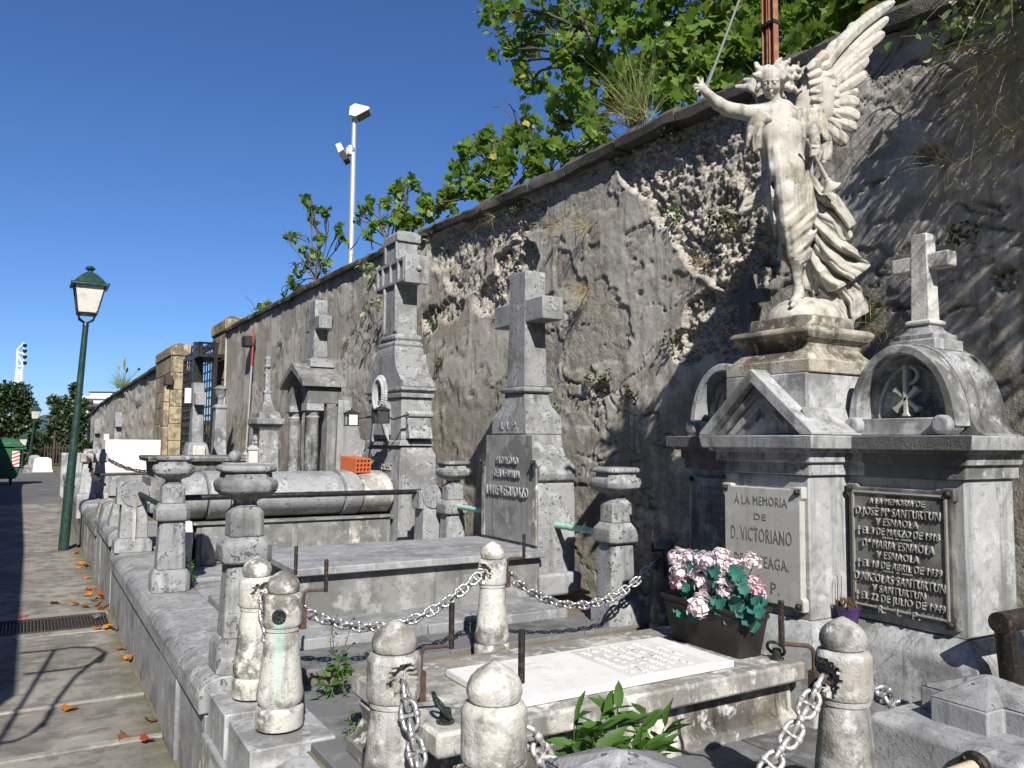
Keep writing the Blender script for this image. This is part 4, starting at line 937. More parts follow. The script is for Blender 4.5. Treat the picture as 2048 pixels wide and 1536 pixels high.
# hair: cap of locks and wind-blown curls
S = SDF((2.7, 2.1, 3.1), (3.3, 2.8, 3.55), .0055)
S.ell(Fh(0, 9, -11), (27*K, 25*K, 28*K), (fsd, fup, fd), .01)
rh = random.Random(5)
for k in range(26):
    a = rh.uniform(-1.9, 1.9); e = rh.uniform(.15, 1.2); pts = []
    for j in range(5):
        aa = a+.13*j*(1 if a > 0 else -1); ee = e-.12*j
        pts.append(Fh(31*math.cos(ee)*math.sin(aa), 9+29*math.sin(ee), -8+32*math.cos(ee)*math.cos(aa)*(.75 if abs(aa) < .9 else 1)))
    S.chain(pts, [4.6*K, 5*K, 5.2*K, 4.6*K, 3*K], .004)
def curl(p, q, r, amp, n=9, d1=0., d2=0., tw=2.6):
    pts = []; rs = []
    for j in range(n):
        t = j/(n-1); x, y = p[0]+(q[0]-p[0])*t, p[1]+(q[1]-p[1])*t; pts.append(A(x+amp*math.sin(tw*t*6.28)*.4, y+amp*math.cos(tw*t*6.28)*(.4+.6*t), d1+(d2-d1)*t+.012*math.sin(tw*t*6.28))); rs.append(r*K*(1-.62*t))
    S.chain(pts, rs, .006)
curl((1562, 142), (1613, 137), 9, 4, 10, 0, .04); curl((1566, 158), (1606, 150), 8, 4, 9, .01, .03); curl((1564, 172), (1604, 183), 8, 4, 9, .02, .03); curl((1560, 135), (1580, 120), 7, 3, 7, -.01, .0); curl((1552, 130), (1563, 118), 6, 3, 6, -.02, -.02)
curl((1522, 150), (1507, 152), 8, 4, 7, -.03, -.02); curl((1520, 140), (1512, 136), 7, 3, 6, -.03, -.02); curl((1520, 165), (1512, 186), 6, 3, 7, -.02, .0); curl((1570, 165), (1590, 168), 8, 3, 7, .02, .05); curl((1556, 180), (1572, 198), 6, 3, 7, .02, .04); curl((1570, 148), (1598, 128), 6, 4, 9, .02, .03)
S.mesh('hair', M['angel'], ag, AO)
# wings
def wing(feathers, name, lo, hi, arm, depth):
    global S
    S = SDF(lo, hi, .0075)
    for j in range(len(arm)-1): S.cone(A(*arm[j][:2], arm[j][3]), A(*arm[j+1][:2], arm[j+1][3]), arm[j][2]*K, arm[j+1][2]*K, .02, 'u', (vd, 1.5))
    for i, (p, m_, q, w, d0, d1) in enumerate(feathers):
        a, b, c = A(*p, d0), A(*m_, (d0+d1)/2-.012), A(*q, d1)
        S.chain([a, b, c], [w*.9*K, w*K, w*.6*K], .008, 'u', (vd, 1.9))
    return S
wing([], 'w', (2.7, 1.7, 2.85), (3.6, 2.6, 3.75), [(1606, 224, 20, .05), (1620, 197, 24, .05), (1630, 162, 22, .06), (1644, 127, 16, .08), (1668, 96, 11, .1), (1705, 55, 7, .125), (1740, 28, 5, .14)], 0)
for x, y, r, d in ((1636, 185, 26, .06), (1648, 200, 24, .07), (1642, 225, 26, .06), (1632, 248, 18, .055), (1640, 160, 20, .075), (1660, 178, 18, .08)): S.ell(A(x, y, d), (r*K, r*K, r*K*1.1), k=.03)
for p_, q_, w_ in (((1640, 150), (1745, 40), 11), ((1648, 165), (1745, 70), 12), ((1652, 178), (1725, 112), 12), ((1655, 195), (1715, 152), 12), ((1655, 205), (1700, 185), 13), ((1652, 215), (1700, 210), 13), ((1648, 230), (1698, 232), 13), ((1645, 240), (1692, 252), 12), ((1638, 246), (1676, 272), 13), ((1632, 248), (1656, 278), 12)): S.chain([A(*p_, .085), A(*q_, .085+.0006*max(0, 150-q_[1])+.02)], [w_*K, w_*.8*K], .012, 'u', (vd, 2.6))
S.roughen(.003, 24, 6); wg = S.mesh('wing', M['angel'], ag, AO)
def feather(p, m_, q, w, d0, d1, parent, barb=1.):
    n, c = 22, 13; P0, P1, P2 = (np.array((*p, d0)), np.array((*m_, (d0+d1)/2-.008)), np.array((*q, d1))); V = []
    C1 = 2*P1-.5*(P0+P2)
    for i in range(n):
        t = i/(n-1); o = (1-t)**2*P0+2*t*(1-t)*C1+t*t*P2; tg = 2*(1-t)*(C1-P0)+2*t*(P2-C1); nn = np.array((-tg[1], tg[0]))/np.hypot(tg[0], tg[1])
        ww = w*(.7+.3*math.sin(min(1, t*1.6)*math.pi/2))*math.sqrt(max(0., 1-max(0., (t-.72)/.28)**2.2))+.25
        for j in range(c):
            u = -1+2*j/(c-1); dd = o[2]-.017*(1-u*u)*(1-.4*t)-.005*math.exp(-(u/.16)**2)-barb*.0011*math.sin(abs(u)*17-t*34)
            V.append(A(o[0]+nn[0]*ww*u, o[1]+nn[1]*ww*u, dd))
    ix = np.arange(n*c).reshape(n, c); F = np.stack([ix[:-1, :-1], ix[1:, :-1], ix[1:, 1:], ix[:-1, 1:]], -1).reshape(-1, 4)
    o = np_mesh('feather', np.array(V)-AO, F, M['angel'], parent, 1); sm = o.modifiers.new('s', 'SOLIDIFY'); sm.thickness = .014; sm.offset = 0
for fz in [((1648, 165), (1716, 88), (1775, 36), 10, .1, .16), ((1640, 150), (1704, 66), (1788, 4), 11, .075, .15), ((1650, 170), (1718, 104), (1767, 66), 10.5, .085, .15), ((1652, 180), (1706, 126), (1742, 95), 10.5, .08, .13), ((1654, 186), (1702, 145), (1734, 116), 10.5, .07, .12), ((1655, 195), (1698, 168), (1732, 146), 11, .06, .11),
           ((1655, 205), (1690, 190), (1716, 184), 11, .065, .1), ((1652, 214), (1690, 206), (1716, 209), 12.5, .045, .08), ((1650, 226), (1688, 226), (1716, 239), 12.5, .04, .07), ((1645, 238), (1682, 246), (1711, 259), 11.5, .04, .07), ((1640, 246), (1668, 268), (1692, 287), 13, .03, .06), ((1632, 250), (1650, 274), (1664, 291), 11.5, .04, .065)]: feather(*fz, wg)
for k in range(9):                       # two rows of short coverts over the roots
    t = k/8; y = 128+t*124; x = 1646-12*math.cos(t*3)+4*t
    a_ = -.95+2.0*t; feather((x-4, y), (x+15*math.cos(a_), y+15*math.sin(a_)), (x+30*math.cos(a_+.08), y+30*math.sin(a_+.08)), 8.5, .045, .05, wg, .7)
for k in range(8):
    t = k/7; y = 140+t*104; x = 1626-6*math.cos(t*3); a_ = -.9+1.9*t; feather((x-4, y), (x+12*math.cos(a_), y+12*math.sin(a_)), (x+25*math.cos(a_+.08), y+25*math.sin(a_+.08)), 8.5, .025, .03, wg, .7)
fe = [((1540, 205), (1505, 175), (1474, 174), 10, .1, .2), ((1545, 195), (1510, 163), (1490, 160), 9, .1, .2), ((1545, 215), (1528, 200), (1518, 196), 14, .1, .16), ((1550, 190), (1525, 150), (1512, 128), 10, .14, .22)]
wing(fe, 'w', (2.7, 2.35, 3.0), (3.5, 3.0, 3.55), [(1560, 225, 18, .07), (1545, 200, 18, .12), (1530, 175, 14, .17)], 0)
S.mesh('wing', M['angel'], ag, AO)
# mantle over shoulders and breast, sleeves
S = SDF((2.6, 1.95, 2.75), (3.35, 2.85, 3.35), .0058)
def fold(pts, r, k=.008): S.chain([A(x, y, d) for x, y, d in pts], [(r if not isinstance(r, (list, tuple)) else r[i])*K for i in range(len(pts))], k)
for dy in (0, 9, 18, 26): fold([(1503, 220+dy, -.04), (1516, 222+dy*.9, -.06), (1535, 232+dy*.4, -.065), (1548, 240+dy*.2, -.05)], [6, 6, 5, 4])
for dy in (0, 8, 16, 25): fold([(1552, 246+dy*.3, -.06), (1580, 232+dy*.6, -.06), (1612, 222+dy, -.045), (1634, 221+dy*1.3, -.02)], [4, 5, 6, 6])
for k_ in range(3): fold([(1584+7*k_, 248, -.065), (1600+6*k_, 275, -.06), (1612+4*k_, 320, -.03), (1618+3*k_, 360, .0)], [4, 5, 5, 4])
for p in ((1535, 236), (1541, 239), (1553, 241)): S.ell(A(p[0], p[1], -.075), (4*K, 4*K, 4.5*K), k=.004)
S.roughen(.0025, 30, 1); S.mesh('mantle', M['angel'], ag, AO)
# wind-blown drapery: thick folded sheets
def sheet_(rows, name, nu=64, thick=.016, amp=.03, fr_=7, ph=0., seed=0):
    """rows: polylines of (px, py, depth) from the gathered edge to the free edge"""
    rows = [np.array(r, float) for r in rows]; nv = 26
    def interp(poly, t):
        s = np.concatenate([[0], np.cumsum(np.hypot(*(np.diff(poly[:, :2], axis=0).T)))]); s /= s[-1]; return np.stack([np.interp(t, s, poly[:, i]) for i in range(3)], -1)
    u = np.linspace(0, 1, nu); G = np.stack([interp(r, u) for r in rows], 0); v = np.linspace(0, 1, nv); s = np.linspace(0, 1, len(rows))
    P = np.zeros((nv, nu, 3))
    for j in range(nu):
        for i in range(3): P[:, j, i] = np.interp(v, s, G[:, j, i])
    U, Vv = np.meshgrid(u, v); w = .25+.75*Vv
    wz = .5*(fbm(U*3+seed, Vv*2.2, seed=seed)-.5); f = np.sin((U*fr_+.25*Vv+ph+wz)*2*np.pi)+.5*np.sin((U*fr_*1.7+.7*Vv+ph*2+1+1.6*wz)*2*np.pi)+.25*np.sin((U*fr_*3.3+wz*3)*2*np.pi); f = np.sign(f)*np.abs(f)**1.25*(.55+.9*fbm(U*4+seed, Vv*1.5, seed=seed+3))
    P[:, :, 2] += amp*w*f+.012*(fbm(U*6+seed, Vv*6, seed=seed)-.5)
    P[:, :, 0] += 5*w*np.cos((U*fr_+ph)*2*np.pi); P[-1, :, 1] += 3*np.sin(u*fr_*2*np.pi+1)
    W = np.array([[A(*P[i, j]) for j in range(nu)] for i in range(nv)]); fr2 = W.reshape(-1, 3)-AO
    i = np.arange(nv*nu).reshape(nv, nu); F = np.stack([i[:-1, :-1], i[1:, :-1], i[1:, 1:], i[:-1, 1:]], -1).reshape(-1, 4)
    o = np_mesh(name, fr2, F, M['angel'], ag, 1); sm = o.modifiers.new('s', 'SOLIDIFY'); sm.thickness = thick; sm.offset = 0
    sb = o.modifiers.new('b', 'SUBSURF'); sb.levels = 1; sb.render_levels = 1
    return o
sheet_([[(1612, 330, -.03), (1616, 380, -.03), (1618, 420, -.03), (1622, 450, -.02)], [(1640, 372, -.01), (1640, 400, -.01), (1640, 430, -.01), (1640, 460, 0)], [(1672, 390, .02), (1668, 412, .0), (1668, 440, .02), (1660, 475, .03)], [(1708, 447, .06), (1703, 466, .03), (1696, 480, .05), (1672, 500, .05)]], 'drapery', 72, .012, .026, 2.3, .1, 3)
sheet_([[(1622, 425, -.02), (1628, 450, -.02), (1630, 475, -.01), (1626, 500, 0), (1616, 520, .01)], [(1660, 455, .01), (1655, 490, -.01), (1648, 515, .0), (1638, 535, .02), (1622, 550, .03)], [(1700, 488, .04), (1695, 515, .0), (1676, 540, .0), (1655, 556, .02), (1630, 566, .05)], [(1718, 502, .06), (1737, 534, .03), (1706, 563, .01), (1672, 580, .02), (1642, 590, .04)]], 'drapery', 90, .012, .034, 2.7, .35, 8)
sheet_([[(1640, 520, .05), (1640, 545, .04), (1640, 565, .04), (1635, 590, .05)], [(1690, 545, .07), (1690, 570, .04), (1675, 590, .05), (1650, 602, .06)], [(1722, 572, .1), (1718, 595, .06), (1690, 610, .05), (1655, 612, .06)], [(1738, 612, .12), (1728, 632, .08), (1703, 648, .07), (1662, 628, .07)]], 'drapery', 76, .012, .03, 2.4, .6, 15)
sheet_([[(1655, 600, .05), (1668, 596, .05), (1685, 600, .06)], [(1668, 625, .06), (1680, 622, .06), (1698, 622, .07)], [(1682, 645, .07), (1695, 648, .06), (1706, 650, .08)]], 'drapery', 30, .014, .014, 2.2, .2, 5)
sheet_([[(1532, 376, .02), (1534, 390, .02), (1536, 404, .02)], [(1512, 384, .04), (1514, 396, .03), (1520, 410, .04)], [(1492, 402, .06), (1492, 412, .05), (1500, 420, .06)], [(1483, 424, .08), (1486, 427, .07), (1492, 429, .08)]], 'drapery', 34, .016, .014, 2.6, .4, 2)
sheet_([[(1606, 505, .02), (1612, 520, .02), (1622, 530, .03)], [(1600, 545, .06), (1615, 550, .05), (1640, 555, .06)], [(1605, 580, .08), (1625, 588, .07), (1655, 592, .08)]], 'drapery', 30, .02, .018, 2.5, .1, 9)
sheet_([[(1560, 470, .04), (1575, 480, .04), (1585, 490, .03)], [(1556, 500, .07), (1570, 505, .06), (1584, 515, .06)], [(1560, 518, .09), (1568, 522, .08), (1578, 520, .08)]], 'drapery', 24, .016, .012, 2, .1, 4)
sheet_([[(1501, 214, -.02), (1514, 214, -.05), (1530, 224, -.06), (1540, 232, -.06)], [(1497, 240, -.03), (1507, 246, -.075), (1520, 248, -.07), (1530, 248, -.05)], [(1493, 268, -.03), (1505, 276, -.08), (1516, 275, -.06), (1525, 268, -.02)], [(1491, 292, -.02), (1506, 302, -.06), (1516, 300, -.04), (1524, 288, .0)]], 'mantle', 40, .014, .014, 2.6, .1, 12)
sheet_([[(1596, 226, -.04), (1618, 218, -.04), (1638, 219, -.01), (1646, 224, .03)], [(1600, 244, -.05), (1622, 240, -.055), (1645, 244, -.02), (1654, 252, .03)], [(1608, 262, -.05), (1628, 262, -.06), (1650, 275, -.02), (1659, 285, .03)]], 'mantle', 40, .014, .013, 2.4, .5, 14)
sheet_([[(1640, 226, .02), (1648, 240, .02), (1655, 262, .03)], [(1640, 270, .03), (1650, 275, .0), (1660, 285, .03)], [(1638, 300, .03), (1648, 306, .0), (1659, 305, .03)], [(1636, 320, .03), (1645, 326, .01), (1654, 322, .03)]], 'mantle', 30, .014, .012, 1.8, .2, 13)
# trumpet
t0, t1, t2 = A(1613, 279, -.14), A(1655, 362, -.09), A(1664, 374, -.075); dirn = Vector(t1-t0).normalized()
pts = [Vector(t0)+dirn*s for s in (0, .01, .012, .1, .2, .205, .215)]; m = MB()
L = Vector(t1)-Vector(t0); m.tube([Vector(t0)+L*f for f in (0, .04, .06, .5, .95, .97, 1.0)], [.0085, .0085, .006, .0075, .011, .015, .013], 12)
m.tube([Vector(t1)+dirn*f for f in (-.005, .008, .018, .028, .034, .036)], [.013, .017, .024, .034, .044, .045], 18); m.build('trumpet', M['angel'], ag)
# rock dome and the small ball beside it
S = SDF((2.7, 2.1, 2.13), (3.3, 2.8, 2.42), .0075)
S.ell((AX+.005, AY-.01, 2.15), (.165, .165, .125), k=.01); S.ell(A(1640, 634, .03), (.09, .09, .08), k=.04); S.ell(A(1575, 650, -.03), (.08, .08, .06), k=.04)
S.roughen(.012, 16, 4); S.mesh('rock', M['angel'], ag, AO)
MB().ball(Vector(A(1526, 653, -.02)), .026, 16, 12).build('small_ball', M['angel'], ag)
# ---------------------------------------------------------------- bollards, chains, crank hooks of the chained plot
ZB = .5
def bollard(name, loc, label, mat=None, sockets=()):
    mat = mat or M['white']; x, y, z = loc; t = thing(name, loc, label, 'bollard', 'chained bollards')
    MB().lathe(x, y, [(.088, z), (.09, z+.01), (.09, z+.07), (.084, z+.08), (.079, z+.083)], 32).build('foot', mat, t, .003)
    MB().lathe(x, y, [(.074, z+.083), (.087, z+.1), (.088, z+.125), (.082, z+.16), (.071, z+.27), (.062, z+.36)], 32).build('shaft', mat, t)
    MB().lathe(x, y, [(.058, z+.358), (.066, z+.362), (.068, z+.374), (.058, z+.38)], 32).build('neck_ring', mat, t)
    n, rr = 64, random.Random(label); pr_ = [(.07, .378), (.0735, .384)]+[(.0735, .39+.006*i) for i in range(1, 16)]+[(.0735, .486), (.067, .498), (.056, .503)]; rings = []
    for r, h in pr_:
        ring = []
        for j in range(n):
            a = 2*math.pi*j/n; q = Vector((r*math.cos(a), r*math.sin(a), h)); dep = 0
            for dx, dy in sockets:
                d = Vector((dx, dy, 0)).normalized(); c = d*.0735+Vector((0, 0, .437)); e = (q-c).length
                if e < .047: dep = max(dep, min(1, (.047-e*(1+.25*rr.uniform(-1, 1)*(e > .03)))/.009)*(.02+.012*rr.random()))
            q2 = q-Vector((q.x, q.y, 0)).normalized()*dep; ring.append((x+q2.x, y+q2.y, z+q2.z))
        rings.append(ring)
    MB().loft(rings).build('head', mat, t, 0, 40)
    MB().lathe(x, y, [(.046, z+.5), (.0575, z+.508), (.0625, z+.522), (.0615, z+.538), (.0545, z+.554), (.042, z+.567), (.026, z+.578), (.012, z+.585), (.003, z+.589)], 28).build('finial', mat, t)
    return t
BP = {'B1': (.865, 3.15), 'B2': (.868, 3.58), 'B3': (2.05, 3.59), 'B4': (.885, 2.09), 'B5': (.905, 1.57), 'B6': (1.93, 1.44), 'B7': (3.2, 3.58), 'B8': (3.2, 1.42)}
BL = {'B1': 'clean white front bollard with a black rosette and green copper stain', 'B2': 'white corner bollard just behind the rosette bollard, nearest the urn pillar', 'B3': 'white bollard midway along the far chain beside the flat tomb',
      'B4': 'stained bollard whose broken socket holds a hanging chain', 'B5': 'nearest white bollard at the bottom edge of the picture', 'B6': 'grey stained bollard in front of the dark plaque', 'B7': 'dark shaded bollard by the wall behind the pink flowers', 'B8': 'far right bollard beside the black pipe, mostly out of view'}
SK = {'B2': [(.15, -1), (1, 0)], 'B4': [(.0, -1)], 'B6': [(-1, .1), (1, .05)], 'B3': [(-1, -.35), (1, -.1)], 'B5': [(1, -.1)], 'B7': [(-1, 0)], 'B1': [], 'B8': [(-1, 0)]}
BO = {}; ZBK = {'B1': .51, 'B2': .51, 'B3': .505, 'B4': .52, 'B5': .527, 'B6': .543, 'B7': .485, 'B8': .5}
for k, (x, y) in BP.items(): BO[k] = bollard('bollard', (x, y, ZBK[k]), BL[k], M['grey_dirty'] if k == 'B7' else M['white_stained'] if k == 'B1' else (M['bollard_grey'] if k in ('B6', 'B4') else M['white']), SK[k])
for k in SK:
    for dx, dy in SK[k]:
        d = Vector((dx, dy, 0)).normalized(); c = Vector((*BP[k], ORG[BO[k].name].z+.437))+d*.05
        MB().tube([c-d*.012, c+d*.016, c+d*.024-Vector((0, 0, .012)), c+d*.008-Vector((0, 0, .018))], .0055, 6).build('eye_bolt', M['rust'], BO[k])
x, y = BP['B1']; d = Vector((-.42, -.9, 0)).normalized(); u = Vector((-d.y, d.x, 0)); c = Vector((x, y, ZBK['B1']+.427))+d*.0735; m = MB()
m.loft([[c+u*.026*f*math.cos(a)+Vector((0, 0, .026*f*math.sin(a)))+d*h for a in np.linspace(0, 2*math.pi, 29)[:-1]] for f, h in ((1, -.01), (1, .006), (.8, .008), (.3, .004))]); 
for i in range(14):
    a = 2*math.pi*i/14; q = u*math.cos(a)+Vector((0, 0, math.sin(a))); m.tube([c+q*.007+d*.007, c+q*.024+d*.009], [.0022, .0042], 5)
m.tube([c+d*.004, c+d*.02], .005, 6); ro = m.build('rosette', M['patina'], BO['B1']); ro['label'] = 'round black bronze rosette'
m = MB()                                         # verdigris run-off stain: thin film hugging the stone
for zz0, zz1, r0, r1, w in ((ZB+.385, ZB+.40, .0739, .0739, .012),): pass

# link geometry shared by every chain
def link_mesh_data(nm, R_, r, L):
    m = MB(); pts = []
    for a in np.linspace(0, 2*math.pi, 21)[:-1]:
        cx_ = L/2-R_; sx = cx_ if math.cos(a) > 0 else -cx_
        pts.append((sx+R_*math.cos(a), R_*math.sin(a), 0))
    m.tube(pts, r, 7, close=True)
    m.tube([(0, -R_-r*.4, 0), (0, R_+r*.4, 0)], r*.85, 6)
    for s in (-1, 1): m.ball((0, s*R_, 0), r*1.55, 7, 5, (1.3, 1, 1))
    return m
def chain(name, p0, p1, sag, label, mat, L=.074, R_=.0215, r=.0068, pitch_=.046):
    p0, p1 = Vector(p0), Vector(p1); t = thing(name, (p0+p1)/2, label, 'chain', 'painted iron chains between the bollards')
    n = 200; P = [p0.lerp(p1, i/n)-Vector((0, 0, sag*4*(i/n)*(1-i/n))) for i in range(n+1)]
    S_ = [0]
    for i in range(n): S_.append(S_[-1]+(P[i+1]-P[i]).length)
    m = link_mesh_data('link', R_, r, L); me = None; k = max(2, int(S_[-1]/pitch_)); org = ORG[t.name]; rr = random.Random(len(label))
    for i in range(k):
        s = (i+.5)*S_[-1]/k; j = min(range(n), key=lambda q: abs(S_[q]-s)); d = (P[j+1]-P[j]).normalized(); a = Vector((0, 0, 1)); v = a.cross(d); v = v.normalized() if v.length > .05 else Vector((1, 0, 0)); w = d.cross(v)
        an = (R(45) if i % 2 else R(-45))+rr.uniform(-.25, .25); v2 = v*math.cos(an)+w*math.sin(an); w2 = d.cross(v2)
        if me is None: o = m.build('link', mat, t, 0, 60, org=Vector((0, 0, 0))); me = o.data
        else: o = bpy.data.objects.new('link', me); COL.objects.link(o); o.parent = t
        o.matrix_local = Matrix.Translation(P[j]-org) @ Matrix((d, v2, w2)).transposed().to_4x4()
    return t
def hp(k, dx, dy, dz=-.005, r=.078): 
    d = Vector((dx, dy, 0)).normalized(); x, y = BP[k]; return (x+d.x*r, y+d.y*r, ZBK[k]+.43+dz)
chain('chain', hp('B2', 1, 0), hp('B3', -1, 0), .2, 'silver chain sagging in front of the flat grey tomb', M['silver'])
chain('chain', hp('B3', 1, 0), hp('B7', -1, 0), .2, 'silver chain sagging across the tall urn pillar by the wall', M['silver'])
chain('chain', hp('B2', .15, -1), hp('B1', .3, 1), .17, 'short silver chain looped between the two white front bollards', M['silver'])
chain('chain', hp('B4', .0, -1), hp('B5', .2, 1), .25, 'silver chain hanging from the bollard with the broken socket', M['silver'])
chain('chain', hp('B5', 1, -.1), hp('B6', -1, .2), .3, 'rusty silver chain rising to the grey stained bollard', M['rust_chain'])
chain('chain', hp('B6', 1, .05), hp('B8', -1, 0), .22, 'chain leaving the grey stained bollard to the right', M['silver'])
def crank(k, dx, dy, rz, label):
    d = Vector((dx, dy, 0)).normalized(); x, y = BP[k]; ZB = ZBK[k]; b = Vector((x, y, ZB+.40))+d*.077; m = MB(); q = Vector((math.cos(rz), math.sin(rz), 0))
    m.tube([b-Vector((0, 0, .03)), b+Vector((0, 0, .085)), b+Vector((0, 0, .098))+q*.004, b+Vector((0, 0, .105))+q*.014, b+Vector((0, 0, .108))+q*.085], .0062, 7)
    o = m.build('crank_hook', M['rust'], BO[k]); m = MB(); e = b+Vector((0, 0, .1))+q*.085
    m.tube([e, e+Vector((0, 0, .125))], .0085, 8); m.build('hook_handle', M['iron'], o)
    MB().box(b.x-.012, b.x+.012, b.y-.012, b.y+.012, ZB+.36, ZB+.44).build('hook_plate', M['rust'], o)
crank('B1', 1, -.25, R(-25), ''); crank('B2', .9, -.3, R(-10), ''); crank('B3', .8, -.5, R(-20), ''); crank('B4', 1, -.1, R(-20), ''); crank('B5', .6, .8, R(20), ''); crank('B6', -.75, .65, R(140), ''); crank('B7', -.6, -.6, R(180), ''); crank('B8', .1, -.6, R(0), '')

# neighbouring plot at the right edge: stepped posts, flanged pipe, black pipe rail
def cross_post(x, y, ztop, label):
    t = thing('stepped_post', (x, y, .3), label, 'post', 'stepped stone posts of the next plot'); a, b = .075, .145
    def ring(z, a, b): return [(x-a, y-b, z), (x+a, y-b, z), (x+a, y-a, z), (x+b, y-a, z), (x+b, y+a, z), (x+a, y+a, z), (x+a, y+b, z), (x-a, y+b, z), (x-a, y+a, z), (x-b, y+a, z), (x-b, y-a, z), (x-a, y-a, z)]
    MB().loft([ring(.2, .085, .175), (ring(ztop-.13, .085, .17)), ring(ztop-.12, a, b), ring(ztop-.055, a, b)]).build('shaft', M['grey_smooth'], t, .006)
    m = MB(); k = ring(ztop-.0545, a+.001, b+.001); n = len(k); m.v = list(k)+[(x, y, ztop)]; m.f = [(i, (i+1) % n, n) for i in range(n)]; m.f.append(tuple(range(n))[::-1]); m.build('pyramid_cap', M['grey'], t, .003, 20)
    MB().stack(x, y, [(.15, .24, .2), (ztop-.13, .24, .2), (ztop-.115, .225, .185)]).build('pedestal', M['grey_smooth'], t, .008)
    return t
cross_post(2.2, 1.2, 1.0, 'stepped grey stone post with pyramid top at the lower right'); cross_post(.965, 1.2, 1.035, 'stepped grey stone post whose tip shows at the bottom edge')
t = thing('flanged_pipe', (1.5, 1.1, .86), 'beige painted pipe rail with a bolted round flange on the stepped post', 'pipe rail'); pz = .845
MB().tube([(1.25, 1.1, pz), (1.956, 1.1, pz)], .017, 12).build('pipe', M['beige_pipe'], t)
m = MB(); m.loft([[(xx, 1.1+r*math.cos(a), pz+r*math.sin(a)) for a in np.linspace(0, 2*math.pi, 25)[:-1]] for xx, r in ((1.959, .033), (1.95, .036), (1.942, .036), (1.937, .031))]); fo = m.build('flange', M['iron'], t)
for a in range(4): MB().ball((1.938, 1.1+.026*math.cos(a*1.57+.7), pz+.026*math.sin(a*1.57+.7)), .005, 6, 5).build('bolt', M['rust'], fo)
t = thing('black_pipe_rail', (3.1, 1.55, .9), 'thick black pipe rail leaving the monument at the right edge', 'pipe rail')
MB().tube([(2.86, 1.52, 1.0), (3.6, 1.5, 1.0)], .036, 14).build('pipe', M['iron'], t); MB().tube([(2.9, 1.52, .985), (2.93, 1.53, .9), (2.98, 1.55, .8), (2.99, 1.55, .5)], .034, 10).build('elbow', M['iron'], t)
# ---------------------------------------------------------------- urn pillars
def urn_pillar(loc, label, zt):
    x, y, z = loc; t = thing('urn_pillar', loc, label, 'pillar', 'urn pillars at the corners of the grey plot'); G = M['grey']; h = zt-z; s = h/.93
    Z = lambda v: z+v*s
    MB().oct(x, y, [(Z(0), .125, .035), (Z(.11), .125, .035), (Z(.125), .118, .03), (Z(.15), .1, .028)]).build('base', G, t, .006)
    MB().oct(x, y, [(Z(.15), .095, .025), (Z(.475), .083, .022)]).build('shaft', G, t, .006)
    MB().oct(x, y, [(Z(.476), .088, .025), (Z(.485), .108, .03), (Z(.495), .112, .032), (Z(.565), .112, .032), (Z(.6), .083, .025)]).build('collar_block', G, t, .005)
    MB().oct(x, y, [(Z(.601), .078, .02), (Z(.71), .076, .02), (Z(.735), .058, .018)]).build('upper_block', G, t, .005)
    MB().oct(x, y, [(Z(.736), .056, .018), (Z(.75), .046, .016), (Z(.765), .05, .018), (Z(.772), .068, .026), (Z(.785), .1, .038), (Z(.81), .127, .048), (Z(.84), .134, .05), (Z(.862), .126, .047), (Z(.868), .108, .04), (Z(.895), .106, .04)]).build('urn_bowl', G, t, .006)
    MB().oct(x, y, [(Z(.896), .108, .04), (Z(.9), .122, .045), (Z(.912), .126, .046), (Z(.925), .12, .044), (Z(.93), .105, .04)]).build('urn_rim', G, t, .005)
    return t
urn_pillar((.88, 3.9, .55), 'nearest grey stone urn pillar standing on the kerb corner behind the white bollards', 1.485)
urn_pillar((.875, 6.1, .55), 'second grey urn pillar on the kerb, with the weed at its foot', 1.487)
urn_pillar((3.08, 3.88, .52), 'tall grey urn pillar against the wall between the flat tomb and the angel monument', 1.455)
urn_pillar((3.1, 6.12, .52), 'small-looking grey urn pillar by the wall between the two cross monuments', 1.44)

# ---------------------------------------------------------------- flat tomb and headstone with cross
ft = thing('flat_tomb', (2.15, 5.0, .58), 'long plain grey flat tomb in front of the tall stone cross', 'tomb')
MB().box(1.345, 2.97, 4.56, 5.42, .57, .835).build('body', M['grey_dirty'], ft, .006); MB().box(1.30, 2.975, 4.5, 5.46, .837, .882).build('cover_slab', M['floor'] if 0 else M['grey_smooth'], ft, .007)
def crossm(cx, cy, z0, z1, sx, sy, za, zb, half, taper=.9):
    m = MB(); m.stack(cx, cy, [(z0, sx, sy), (za+.001, sx*taper, sy*taper), (zb, sx*taper, sy*taper), (z1, sx*taper*.98, sy*taper*.98)]); 
    k = sx*taper*.985; a0, a1 = cy-half, cy-sy*taper+.004
    m.box(cx-k, cx+k, cy-half, cy+half, za, zb); return m
lh = thing('headstone_cross', (3.13, 5.0, .57), 'grey headstone with scrolled shoulders carrying a large plain stone cross', 'headstone')
def prof(pts, c): return [(c-d, z) for d, z in pts]+[(c+d, z) for d, z in pts[::-1]]
MB().prism(prof([(.4, .57), (.4, 1.2), (.385, 1.325)], 5.0), 'x', 2.985, 3.29).build('block', M['grey'], lh, .008)
MB().prism(prof([(.385, 1.326), (.41, 1.345), (.425, 1.385), (.415, 1.43), (.375, 1.465), (.325, 1.49), (.28, 1.54), (.25, 1.6), (.24, 1.66)], 5.0), 'x', 2.98, 3.28).build('scrolled_shoulders', M['grey'], lh, .006)
MB().box(2.976, 2.99, 4.67, 5.33, .9, 1.655).build('inscription_panel', M['grey_streaked'], lh, .004)
for yy in (4.64, 5.36):
    MB().box(2.972, 2.99, yy-.024, yy+.024, .9, 1.42).build('edge_strip', M['white_dirty'], lh, .003)
    MB().box(2.955, 2.975, yy-.014, yy+.014, 1.38, 1.48).ball((2.95, yy, 1.46), .014, 8, 6).build('bronze_clasp', M['patina'], lh)
